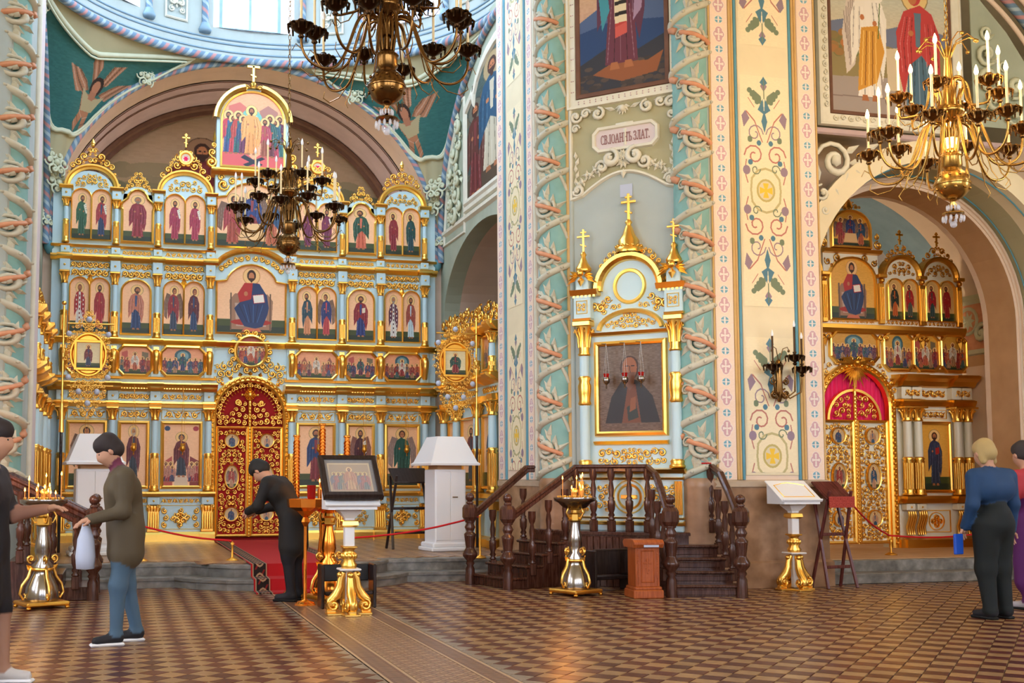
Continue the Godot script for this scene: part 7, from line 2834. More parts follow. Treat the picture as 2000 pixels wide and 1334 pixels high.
func build_shrine():
	var R := thing("icon_shrine", "pale blue and gold shrine with a dark icon of a monk and three crosses", "shrine", v3(6.465, 0, -13.615) + v3(0.07, 0, 0.07) * 0.8, -PI / 4)
	var g := G.new()
	var b := pv([v2(-0.70, 0.70), v2(0.70, 0.70), v2(0.70, 3.84), v2(0.46, 3.84)])
	b.append_array(arc_pts(v2(0, 3.86), 0.42, 0.42, 0, PI, 16))
	b.append_array(pv([v2(-0.46, 3.84), v2(-0.70, 3.84)]))
	g.prism(b, 0.03, 0.10)
	g.cbox(v3(0, 1.08, 0.13), v3(1.40, 0.76, 0.20), 0.01)
	for s in [-1.0, 1.0]:
		g.cbox(v3(s * 0.62, 3.64, 0.14), v3(0.24, 0.34, 0.18), 0.01)
		g.cbox(v3(s * 0.62, 4.0, 0.14), v3(0.18, 0.24, 0.16), 0.01)
	part(R, "body", g, "icon_blue")
	g = G.new()
	for e in [[0.78, 0.06], [0.86, 0.03], [1.36, 0.04]]:
		g.extr(pv([v2(0.2, e[0]), v2(0.25, e[0]), v2(0.26, e[0] + e[1] * 0.6), v2(0.2, e[0] + e[1])]), -0.72, 0.72)
	g.extr(pv([v2(0.1, 1.44), v2(0.25, 1.44), v2(0.28, 1.49), v2(0.1, 1.51)]), -0.74, 0.74)
	g.extr(pv([v2(0.1, 1.81), v2(0.15, 1.82), v2(0.19, 1.86), v2(0.1, 1.87)]), -0.50, 0.50)
	g.extr(pv([v2(0.08, 3.25), v2(0.15, 3.26), v2(0.18, 3.30), v2(0.1, 3.31)]), -0.52, 0.52)
	for s in [-1.0, 1.0]:
		g.extr(pv([v2(0.1, 3.80), v2(0.24, 3.81), v2(0.28, 3.88), v2(0.1, 3.90)]), min(s * 0.40, s * 0.78), max(s * 0.40, s * 0.78))
		g.extr(pv([v2(0.1, 3.46), v2(0.24, 3.47), v2(0.25, 3.50), v2(0.1, 3.51)]), min(s * 0.5, s * 0.75), max(s * 0.5, s * 0.75))
		dentils(g, min(s * 0.42, s * 0.76), max(s * 0.42, s * 0.76), 3.80, 0.22, 0.03)
	g.mould(arc_pts(v2(0, 3.86), 0.43, 0.44, 0, PI, 20), pv([v2(0.06, 0.10), v2(0.05, 0.16), v2(0.01, 0.2), v2(-0.04, 0.2), v2(-0.05, 0.0)]), false)
	g.mould(arc_pts(v2(0, 3.31), 0.44, 0.27, 0.1, PI - 0.1, 16), pv([v2(0.04, 0.10), v2(0.03, 0.15), v2(-0.01, 0.16), v2(-0.03, 0.1)]), false)
	parts(R, "cornice", g, "gold")
	# carving
	g = G.new()
	g.T = shift(v3(0, 0, 0.07))
	crest(g, 0, 0.56, func(dx: float) -> float: return 3.92 + 0.42 * sqrt(max(0.0, 1.0 - dx * dx / 0.22)), 4.46, 3, 0.025, 0.05)
	g.T = shift(v3(0, 0, 0.10))
	g.pack(func(a: Vector2): return abs(a.x) < 0.46 and a.y > 1.55 and a.y < 1.78, Rect2(0, 1.54, 0.48, 0.26), 0.025, 0.055, 300, 8)
	g.pack(func(a: Vector2): return a.y > 3.34 and pow(a.x / 0.36, 2) + pow((a.y - 3.32) / 0.23, 2) < 1.0, Rect2(0, 3.3, 0.36, 0.26), 0.02, 0.045, 200, 9)
	g.pack(func(a: Vector2): return a.y > 3.45 and a.y < 3.95 and pow(a.x / 0.46, 2) + pow((a.y - 3.31) / 0.31, 2) > 1.0 and v2(a.x, a.y - 3.88).length() > 0.24 and abs(a.x) < 0.40 and a.y < 3.80, Rect2(0, 3.4, 0.46, 0.6), 0.025, 0.055, 260, 10)
	for s in [-1.0, 1.0]:
		g.rinceau(v2(s * 0.44, 3.65), 0.2, 0.14, 2, 0.0)
	g.T = shift(v3(0, 0, 0.23))
	for s in [-1.0, 1.0]:
		g.mould(rect_pts(s * 0.62 - 0.08, 3.56, s * 0.62 + 0.08, 3.74), pv([v2(0.012, 0), v2(0.006, 0.015), v2(0, 0)]))
		for k in 4:
			g.scroll(v2(s * 0.62 - 0.03 + 0.06 * (k % 2), 3.62 + 0.06 * (k / 2)), 0.03, k, 1.0, 1.1)
		g.T = shift(v3(s * 0.44, 0, 0.23))
		g.pack(func(a: Vector2): return abs(a.x) < 0.17 and a.y > 0.94 and a.y < 1.34, Rect2(0, 0.92, 0.2, 0.44), 0.025, 0.05, 160, 14)
		g.T = shift(v3(0, 0, 0.23))
		for k in 5:
			g.tube(PackedVector3Array([v3(s * 0.655 - 0.04 + 0.02 * k, 0.92, 0.02), v3(s * 0.655 - 0.04 + 0.02 * k, 1.34, 0.03)]), 0.012, 0.012, 4)
	g.mould(ellipse_pts(v2(0, 1.14), 0.15, 0.15, 24), pv([v2(0.015, 0), v2(0.0, 0.03), v2(-0.02, 0.0)]))
	g.mould(ellipse_pts(v2(0, 1.14), 0.21, 0.21, 28), pv([v2(0.01, 0), v2(0.0, 0.03), v2(-0.01, 0.0)]))
	g.cbox(v3(0, 1.14, 0.01), v3(0.05, 0.22, 0.02), 0.005)
	g.cbox(v3(0, 1.14, 0.01), v3(0.22, 0.05, 0.02), 0.005)
	g.T = shift(v3(0, 0, 0.10))
	g.mould(ellipse_pts(v2(0.0, 3.90), 0.185, 0.195, 32), pv([v2(0.01, 0.0), v2(0.0, 0.03), v2(-0.03, 0.035), v2(-0.045, 0.0)]))
	parts(R, "carving", g, "gold")
	# columns
	var cm := column_meshes(1.51, 1.62, 3.0, 3.46, 0.07)
	for s in [-1.0, 1.0]:
		place_column(R, v3(s * 0.62, 0, 0.16), cm, "icon_blue")
		g = G.new()
		g.lathe([v2(0.066, 2.34), v2(0.09, 2.36), v2(0.075, 2.41), v2(0.085, 2.5), v2(0.09, 2.6), v2(0.07, 2.66), v2(0.09, 2.7), v2(0.066, 2.73)], 12, v3(s * 0.62, 0, 0.16))
		part(R, "column_ring", g, "gold")
		# winged head, turned spire and cross
		g = G.new()
		g.T = shift(v3(s * 0.62, 0, 0.2))
		g.ball(v3(0, 4.10, 0.08), 0.05, 8, 1.15)
		for w in [-1.0, 1.0]:
			for k in 4:
				g.leaf(v2(w * 0.04, 4.08), v2(w * (0.16 + 0.015 * k), 4.14 - 0.06 * k), 0.03, 0.04, 0.03)
		g.leaf(v2(0, 4.06), v2(0, 3.92), 0.05, 0.05, 0.03)
		g.lathe([v2(0.10, 4.14), v2(0.11, 4.18), v2(0.06, 4.26), v2(0.03, 4.34), v2(0.045, 4.37), v2(0.02, 4.41)], 10, v3(0, 0, -0.05))
		orthodox_cross(g, v3(0, 4.40, -0.05), 0.32, 0.014)
		part(R, "spire", g, "gold")
	g = G.new()
	g.lathe([v2(0.17, 4.34), v2(0.18, 4.40), v2(0.13, 4.44), v2(0.14, 4.50), v2(0.085, 4.58), v2(0.05, 4.68), v2(0.03, 4.72), v2(0.05, 4.75), v2(0.02, 4.79)], 14, v3(0, 0, 0.1))
	for k in 14:
		var a := TAU * k / 14
		g.ball(v3(cos(a) * 0.165, 4.42, 0.1 + sin(a) * 0.165), 0.026, 5)
	orthodox_cross(g, v3(0, 4.78, 0.1), 0.36, 0.018)
	part(R, "spire", g, "gold")
	# the dark icon
	var rc := cell(150, 190)
	wash(rc, Color(0.42, 0.35, 0.29), Color(0.36, 0.27, 0.21), 0.05)
	fillp(rc, [v2(0.5, 0.38), v2(0.66, 0.44), v2(0.84, 0.6), v2(0.95, 0.9), v2(0.1, 0.9), v2(0.2, 0.6), v2(0.36, 0.42)], Color(0.07, 0.03, 0.04))
	fillp(rc, [v2(0.46, 0.46), v2(0.58, 0.46), v2(0.66, 0.9), v2(0.36, 0.9)], Color(0.40, 0.20, 0.09))
	fillp(rc, [v2(0.44, 0.72), v2(0.58, 0.66), v2(0.62, 0.84), v2(0.46, 0.88)], Color(0.12, 0.16, 0.14))
	fillp(rc, [v2(0.5, 0.62), v2(0.58, 0.6), v2(0.58, 0.74), v2(0.48, 0.78)], Color(0.50, 0.28, 0.13))
	ell(rc, 0.49, 0.27, 0.15, 0.14, Color(0.24, 0.15, 0.11))
	ell(rc, 0.49, 0.27, 0.115, 0.125, Color(0.58, 0.34, 0.20))
	fillp(rc, [v2(0.4, 0.32), v2(0.58, 0.32), v2(0.55, 0.48), v2(0.49, 0.53), v2(0.43, 0.48)], Color(0.42, 0.26, 0.17))
	stroke(rc, [v2(0.43, 0.25), v2(0.47, 0.25)], 2, Color(0.10, 0.05, 0.04))
	stroke(rc, [v2(0.52, 0.25), v2(0.56, 0.25)], 2, Color(0.10, 0.05, 0.04))
	stroke(rc, [v2(0.49, 0.25), v2(0.5, 0.33)], 2, Color(0.28, 0.14, 0.09))
	icon(R, rect_pts(-0.43, 1.99, 0.43, 3.12), uv_of(rc), "dark old icon of a monk in a black cloak", 2.0).position.z = 0.10
	# three hanging lamps before the icon
	for k in 9:
		if k > 2:
			# one before each large icon of the main screen
			hang_lamp(["brass hanging lamp before the brown winged icon, leftmost on the main screen", "brass hanging lamp before the icon of the purple monk", "brass hanging lamp before the icon of the veiled woman", "brass hanging lamp before the icon of the figure with a book", "brass hanging lamp before the icon of the bearded winged figure", "brass hanging lamp before the icon of the green winged figure"][k - 3], v3(CX + [-2.78, -2.0, -1.185, 1.185, 2.0, 2.78][k - 3], 1.90, ZI + 0.37), "old_gold", "hanging lamps of the main screen", 1.06, -0.18)
			continue
		hang_lamp(["silver hanging lamp with a red cup at the shrine icon's left", "silver hanging lamp with a red cup before the monk's face", "silver hanging lamp with a red cup at the shrine icon's right"][k], R.transform * v3([-0.27, -0.02, 0.2][k], 2.66, 0.28), "silver", "hanging lamps of the shrine", 0.48, -0.14)

func hang_lamp(label: String, at: Vector3, metal: String, grp: String, up: float, back: float):
	if up > 0.0:
		var t := thing("hanging_lamp", label, "lamp", at, 0.0, grp)
		var g := G.new()
		g.lathe([v2(0.001, -0.12), v2(0.012, -0.11), v2(0.006, -0.07), v2(0.04, -0.04), v2(0.05, 0.0), v2(0.035, 0.03)], 10)
		part(t, "holder", g, metal)
		g = G.new()
		g.lathe([v2(0.03, 0.02), v2(0.04, 0.08), v2(0.036, 0.08), v2(0.02, 0.03)], 10)
		part(t, "glass_cup", g, "ruby_glass" if metal == "silver" else metal)
		g = G.new()
		for j in 3:
			var a := TAU * j / 3
			g.bar(v3(cos(a) * 0.045, 0.02, sin(a) * 0.045), v3(0, up, 0), 0.003, 4)
		g.bar(v3(0, up - 0.01, 0), v3(0, up + 0.01, back), 0.005, 4)
		part(t, "chain", g, metal)

# ---------------------------------------------------------------- wooden platform with two flights of stairs

func baluster(h: float, r: float) -> ArrayMesh:
	var g := G.new()
	g.cbox(v3(0, h * 0.09, 0), v3(r * 1.9, h * 0.18, r * 1.9), 0.006)
	g.lathe([v2(r * 0.75, h * 0.18), v2(r * 1.1, h * 0.2), v2(r * 0.6, h * 0.23), v2(r * 1.0, h * 0.26), v2(r * 0.65, h * 0.3), v2(r * 1.05, h * 0.36), v2(r * 1.15, h * 0.48), v2(r * 0.7, h * 0.51), v2(r * 0.95, h * 0.53), v2(r * 0.6, h * 0.56), v2(r * 0.85, h * 0.68), v2(r * 0.5, h * 0.8), v2(r * 0.9, h * 0.84), v2(r * 1.1, h * 0.9), v2(r * 1.1, h)], 10)
	return g.mesh()

func newel() -> ArrayMesh:
	var g := G.new()
	var r := 0.076
	g.lathe([v2(r * 0.9, 0), v2(r * 0.8, 0.2), v2(r * 0.55, 0.24), v2(r * 0.8, 0.27), v2(r * 0.6, 0.3), v2(r * 1.25, 0.36), v2(r * 1.3, 0.40), v2(r * 0.8, 0.46), v2(r * 0.75, 0.48), v2(r * 1.0, 0.62), v2(r * 1.05, 0.65), v2(r * 0.6, 0.68), v2(r * 0.75, 0.71), v2(r * 0.95, 0.74), v2(r * 0.6, 0.79), v2(r * 0.9, 0.81), v2(r * 0.7, 0.83)], 14)
	g.lathe([v2(r * 0.9, 0.82), v2(r * 1.3, 0.87), v2(r * 1.3, 0.99), v2(r * 1.0, 1.03), v2(r * 0.5, 1.05)], 8, Vector3.ZERO, true)
	g.lathe([v2(r * 0.5, 1.04), v2(r * 0.7, 1.06), v2(r * 0.45, 1.08)], 10)
	g.ball(v3(0, 1.13, 0), r * 0.8, 10)
	return g.mesh()

func handrail(root: Node3D, pts: Array):
	var g := G.new()
	var p := PackedVector3Array()
	for a in pts:
		p.append(a)
	for k in p.size() - 1:
		var d := p[k + 1] - p[k]
		var old := g.T
		g.T = Transform3D(Basis.looking_at(d.normalized(), Vector3.UP), (p[k] + p[k + 1]) / 2)
		g.cbox(v3(0, 0, 0), v3(0.085, 0.05, d.length() + 0.05), 0.018)
		g.cbox(v3(0, -0.045, 0), v3(0.05, 0.05, d.length() + 0.03), 0.008)
		g.T = old
	part(root, "handrail", g, "dark_wood")

func build_stairs():
	var R := thing("stair_platform", "dark wooden platform with two short flights of stairs before the shrine", "stairs")
	var top := 0.70
	var fl := v3(4.61, 0, -13.80)
	var fr := v3(6.635, 0, -11.965)
	var tl := -1.3125
	var tr := -0.248
	var BL := Basis(Vector3.UP, tl)
	var BR := Basis(Vector3.UP, tr)
	for e in [[fl, BL, 0.90, 0.25], [fr, BR, 0.82, 0.24]]:
		for k in 4:
			var y := 0.14 * (k + 1)
			var g := G.new()
			var w: float = e[2] - (0.05 * k if e[2] < 0.85 else 0.0)
			g.T = Transform3D(e[1], e[0])
			g.cbox(v3(0, (y - 0.035) / 2, -e[3] * (k + 0.5)), v3(w, y - 0.035, e[3]), 0.004)
			if e[2] < 0.85:
				g.prism(rect_pts(-w / 2 + 0.06, y - 0.12, w / 2 - 0.06, y - 0.055), -e[3] * k, -e[3] * k + 0.008, Rect2(0, 0, 1, 1), 0.006)
			part(R, "step_riser", g, "dark_wood")
			g = G.new()
			g.T = Transform3D(e[1], e[0])
			g.cbox(v3(0, y - 0.018, -e[3] * (k + 0.5) + 0.015), v3(w + 0.03, 0.036, e[3] + 0.04), 0.012)
			part(R, "tread", g, "dark_wood")
	var corner := [fl + BL * v3(-0.45, 0, -1.0), fl + BL * v3(0.45, 0, -1.0), fr + BR * v3(-0.41, 0, -0.96), fr + BR * v3(0.36, 0, -0.96)]
	var plan := pv([v2(corner[0].x, -corner[0].z), v2(corner[1].x, -corner[1].z), v2(corner[2].x, -corner[2].z), v2(corner[3].x, -corner[3].z), v2(6.98, 13.08), v2(5.86, 14.18)])
	var g := G.new()
	g.T = Transform3D(Basis(Vector3.RIGHT, -PI / 2), Vector3.ZERO)
	g.prism(plan, 0.001, top - 0.04)
	part(R, "platform_body", g, "dark_wood")
	g = G.new()
	g.T = Transform3D(Basis(Vector3.RIGHT, -PI / 2), Vector3.ZERO)
	g.prism(G.inset(plan, -0.025) if not Geometry2D.is_polygon_clockwise(plan) else G.inset(plan, 0.025), top - 0.04, top, Rect2(0, 0, 1, 1), 0.01)
	part(R, "platform_deck", g, "dark_wood")
	# boards of the front
	var a: Vector3 = corner[1]
	var b: Vector3 = corner[2]
	var dir := (b - a).normalized()
	for k in 12:
		g = G.new()
		g.T = Transform3D(Basis(dir, Vector3.UP, dir.cross(Vector3.UP)), a.lerp(b, (k + 0.5) / 12.0))
		g.prism(rect_pts(-a.distance_to(b) / 24 + 0.003, 0.01, a.distance_to(b) / 24 - 0.003, top - 0.06), 0.0, 0.014, Rect2(0, 0, 1, 1), 0.004)
		part(R, "board", g, "dark_wood")
	var nm := newel()
	for s in [-1.0, 1.0]:
		for e in [[fl, BL, 0.44], [fr, BR, 0.41]]:
			var n := part(R, "newel_post", nm, "dark_wood")
			n.position = e[0] + e[1] * v3(s * e[2], 0, 0.03)
	var bm := baluster(0.80, 0.045)
	var RH := top + 0.83
	# rails: far left, near left, front, right inner, right outer
	var nl := fl + BL * v3(0.44, 0, -0.04)
	var nf := fl + BL * v3(-0.44, 0, -0.04)
	var ri := fr + BR * v3(-0.41, 0, -0.04)
	var ro := fr + BR * v3(0.41, 0, -0.04)
	var up := v3(0, RH, 0)
	var lo := v3(0, 0.93, 0)
	var c1: Vector3 = corner[1] + v3(0.04, 0, -0.04)
	var c2: Vector3 = corner[2] + v3(-0.03, 0, -0.05)
	handrail(R, [nf + lo, corner[0] + v3(-0.1, RH, 0), corner[0] + up])
	handrail(R, [nl + lo, c1 + up, c2 + up])
	handrail(R, [ri + lo, ri + v3(0.06, 1.20, -0.28), ri + v3(0.14, 1.43, -0.60), c2 + up])
	handrail(R, [ro + lo, ro + v3(0.03, 1.22, -0.26), ro + v3(0.06, 1.44, -0.5), corner[3] + v3(-0.05, RH, 0.08), corner[3] + v3(-0.12, RH, -0.12)])
	for k in 3:
		for e in [[nl, 0.3 + 0.26 * k, c1], [nf, 0.3 + 0.26 * k, corner[0]]]:
			var bb := part(R, "baluster", bm, "dark_wood")
			bb.position = e[0].lerp(e[2], e[1]) + v3(0, 0.14 * (k + 1) + 0.02, 0)
		for e in [[ri, c2], [ro, corner[3]]]:
			var bb := part(R, "baluster", bm, "dark_wood")
			bb.position = e[0].lerp(e[1], 0.26 + 0.27 * k) + v3(0, 0.14 * (k + 1) + 0.02, 0)
	for k in 5:
		var bb := part(R, "baluster", bm, "dark_wood")
		bb.position = c1.lerp(c2, k / 4.0) + v3(0, top, 0)
	var bb := part(R, "baluster", bm, "dark_wood")
	bb.position = corner[3] + v3(-0.05, top, 0.03)
	g = G.new()
	g.T = Transform3D(Basis(Vector3.UP, 0.5), corner[3] + v3(-0.08, RH + 0.036, 0.02))
	g.cbox(Vector3.ZERO, v3(0.16, 0.015, 0.12), 0.005)
	g.cbox(v3(0.05, 0.004, 0), v3(0.06, 0.015, 0.122), 0.005)
	single("folded_cloth", g, "rope_red", "red cloth lying on the end of the right stair handrail", "cloth")

	# second stair at the picture's left edge: a flight coming down towards the nave
	var L := thing("wooden_stair", "reddish brown wooden stair behind the candle stand at the left edge", "stairs", v3(-0.30, 0, -13.42), 0.0)
	for k in 3:
		g = G.new()
		g.cbox(v3(-0.30 * (k + 0.5), 0.15 * (k + 1) / 2.0, -0.4), v3(0.30, 0.15 * (k + 1), 0.9), 0.008)
		part(L, "step", g, "dark_wood")
	for z in [0.08, -0.85]:
		part(L, "newel_post", nm, "dark_wood").position = v3(0.03, 0, z)
		handrail(L, [v3(0, 0.95, z), v3(-1.1, 1.50, z)])
		g = G.new()
		g.T = Transform3D(Basis(Vector3.BACK, -0.46), v3(-0.55, 1.08, z))
		g.cbox(Vector3.ZERO, v3(1.15, 0.05, 0.05), 0.01)
		part(L, "lower_rail", g, "dark_wood")
		for k in 3:
			part(L, "baluster", bm, "dark_wood").position = v3(-0.16 - 0.3 * k, 0.15 * (k + 1) - 0.02, z)

# ---------------------------------------------------------------- chandeliers

func pan_mesh() -> ArrayMesh:
	var g := G.new()
	g.lathe([v2(0.012, -0.09), v2(0.03, -0.07), v2(0.015, -0.05), v2(0.05, -0.03), v2(0.085, 0.0), v2(0.10, 0.035), v2(0.095, 0.04), v2(0.05, 0.015), v2(0.012, 0.02), v2(0.012, 0.05), v2(0.028, 0.08), v2(0.001, 0.08)], 14)
	for k in 11:
		var a := TAU * k / 11
		var d := v3(cos(a), 0, sin(a))
		g.tube(PackedVector3Array([d * 0.09 + v3(0, 0.035, 0), d * 0.118 + v3(0, 0.02, 0), d * 0.112 + v3(0, -0.035, 0)]), 0.016, 0.008, 4)
	return g.mesh()

func arm_mesh(r: float, y0: float, dip: float, y1: float) -> ArrayMesh:
	var g := G.new()
	var c := Curve3D.new()
	c.add_point(v3(0.05, y0 - 0.1, 0), Vector3.ZERO, v3(0.0, 0.2, 0))
	c.add_point(v3(r * 0.28, y0 + 0.06, 0), v3(-0.08, 0.03, 0), v3(0.10, -0.04, 0))
	c.add_point(v3(r * 0.68, dip, 0), v3(-0.18, 0.02, 0), v3(0.16, -0.02, 0))
	c.add_point(v3(r, y1 - 0.09, 0), v3(0.0, -0.14, 0), Vector3.ZERO)
	c.bake_interval = 0.045
	g.tube(c.get_baked_points(), 0.016, 0.012, 6)
	# side curls
	g.tube(PackedVector3Array([v3(r * 0.62, dip + 0.01, 0), v3(r * 0.74, dip - 0.07, 0), v3(r * 0.9, dip - 0.09, 0), v3(r * 1.0, dip - 0.03, 0), v3(r * 0.98, dip + 0.03, 0)]), 0.007, 0.004, 4)
	g.tube(PackedVector3Array([v3(r * 0.5, dip + 0.1, 0), v3(r * 0.56, dip - 0.06, 0), v3(r * 0.64, dip - 0.14, 0), v3(r * 0.60, dip - 0.19, 0)]), 0.007, 0.004, 4)
	g.tube(PackedVector3Array([v3(r * 0.96, y1 - 0.2, 0), v3(r * 1.06, y1 - 0.14, 0), v3(r * 1.1, y1 - 0.2, 0)]), 0.006, 0.004, 4)
	return g.mesh()

func chandelier(at: Vector3, label: String, metal: String, lit: bool, top: float, turn: float):
	var R := thing("chandelier", label, "chandelier", at, turn)
	var g := G.new()
	g.ball(Vector3.ZERO, 0.165, 20)
	g.lathe([v2(0.168, -0.012), v2(0.175, 0.0), v2(0.168, 0.012)], 20)
	for k in 10:
		for j in 2:
			var a := TAU * (k + 0.5 * j) / 10
			var f := 0.45 if j == 0 else -0.35
			g.ball(v3(cos(a) * cos(f), sin(f), sin(a) * cos(f)) * 0.165, 0.018, 5)
	part(R, "ball", g, metal)
	g = G.new()
	g.lathe([v2(0.06, 0.14), v2(0.10, 0.18), v2(0.095, 0.26), v2(0.11, 0.28), v2(0.06, 0.32), v2(0.03, 0.36), v2(0.03, 0.62), v2(0.13, 0.70), v2(0.135, 0.76), v2(0.06, 0.80), v2(0.07, 0.92), v2(0.05, 1.0), v2(0.03, 1.3), v2(0.045, 1.34), v2(0.001, 1.4)], 14)
	for k in 10:
		var a := TAU * k / 10
		var d := v3(cos(a), 0, sin(a))
		g.tube(PackedVector3Array([d * 0.06 + v3(0, 0.32, 0), d * 0.085 + v3(0, 0.5, 0), d * 0.07 + v3(0, 0.62, 0)]), 0.012, 0.012, 5)
		g.tube(PackedVector3Array([d * 0.11 + v3(0, 0.70, 0), d * 0.10 + v3(0, 0.85, 0), d * 0.15 + v3(0, 0.98, 0), d * 0.17 + v3(0, 0.95, 0)]), 0.016, 0.01, 4)
		g.tube(PackedVector3Array([d * 0.02 + v3(0, 1.25, 0), d * 0.09 + v3(0, 1.42, 0), d * 0.2 + v3(0, 1.46, 0), d * 0.27 + v3(0, 1.38 + 0.05 * (k % 2), 0)]), 0.008, 0.005, 4)
		g.ball(d * 0.27 + v3(0, 1.37 + 0.05 * (k % 2), 0), 0.022, 5)
	g.lathe([v2(0.02, -0.24), v2(0.045, -0.21), v2(0.02, -0.18), v2(0.05, -0.155)], 10)
	g.lathe([v2(0.02, -0.31), v2(0.10, -0.30), v2(0.10, -0.285), v2(0.02, -0.28), v2(0.012, -0.22)], 12)
	part(R, "stem", g, metal)
	g = G.new()
	for k in 12:
		var a := TAU * k / 12
		g.ball(v3(cos(a) * 0.095, -0.345, sin(a) * 0.095), 0.016, 5, 2.0)
		g.ball(v3(cos(a) * 0.055, -0.235, sin(a) * 0.055), 0.012, 5, 2.4)
	g.ball(v3(0, -0.40, 0), 0.034, 8)
	parts(R, "crystal_drops", g, "crystal")
	g = G.new()
	var n := int((top - 1.4) / 0.07)
	for k in n:
		var old := g.T
		g.T = Transform3D(Basis(Vector3.UP, PI / 2 * (k % 2)), v3(0, 1.42 + 0.07 * k, 0))
		var ring := PackedVector3Array()
		for j in 9:
			ring.append(v3(cos(TAU * j / 8) * 0.018, sin(TAU * j / 8) * 0.042, 0))
		g.tube(ring, 0.006, 0.006, 4, false)
		g.T = old
	part(R, "chain", g, metal)
	var pan := pan_mesh()
	var low := arm_mesh(0.78, 0.56, 0.10, 0.42)
	var high := arm_mesh(0.47, 0.98, 0.70, 0.88)
	var cg := G.new()
	cg.lathe([v2(0.012, 0.07), v2(0.012, 0.40), v2(0.001, 0.40)], 8)
	var cm := cg.mesh()
	var bg := G.new()
	bg.lathe([v2(0.008, 0.39), v2(0.021, 0.425), v2(0.015, 0.46), v2(0.002, 0.495)], 8)
	var bm := bg.mesh()
	for k in 18:
		var lower := k < 12
		var a := TAU * k / 12 if lower else TAU * (k + 0.5) / 6
		var r := 0.78 if lower else 0.47
		var y := (0.42 if lower else 0.88) + (0.10 if lower and k % 2 == 1 else 0.0)
		if lower and k % 2 == 1:
			r = 0.66
		var arm := part(R, "arm", (low if k % 2 == 0 else arm_for_odd()) if lower else high, metal)
		arm.rotation.y = a
		var p := v3(r, y, 0)
		part(arm, "drip_pan", pan, "dark_bronze" if not lit else "bronze").position = p
		part(arm, "candle_tube", cm, "wax" if not lit else "wax").position = p
		part(arm, "bulb", bm, "lit_bulb" if lit else "glass_bulb").position = p
		if lit and k % 3 == 0:
			var l := OmniLight3D.new()
			l.name = "bulb_light"
			l.light_color = Color(1.0, 0.80, 0.52)
			l.light_energy = 1.2
			l.light_size = 0.02
			l.omni_range = 40.0
			l.omni_attenuation = 2.0
			l.shadow_enabled = true
			arm.add_child(l, true)
			l.position = p + v3(0, 0.43, 0)
	if lit:
		g = G.new()
		g.lathe([v2(0.03, 0.36), v2(0.055, 0.42), v2(0.05, 0.56), v2(0.03, 0.62)], 10)
		part(R, "glowing_core_lamp", g, "lit_bulb", "glowing lamp inside the stem")

var odd_arm: ArrayMesh
func arm_for_odd() -> ArrayMesh:
	if odd_arm == null:
		odd_arm = arm_mesh(0.66, 0.56, 0.18, 0.52)
	return odd_arm

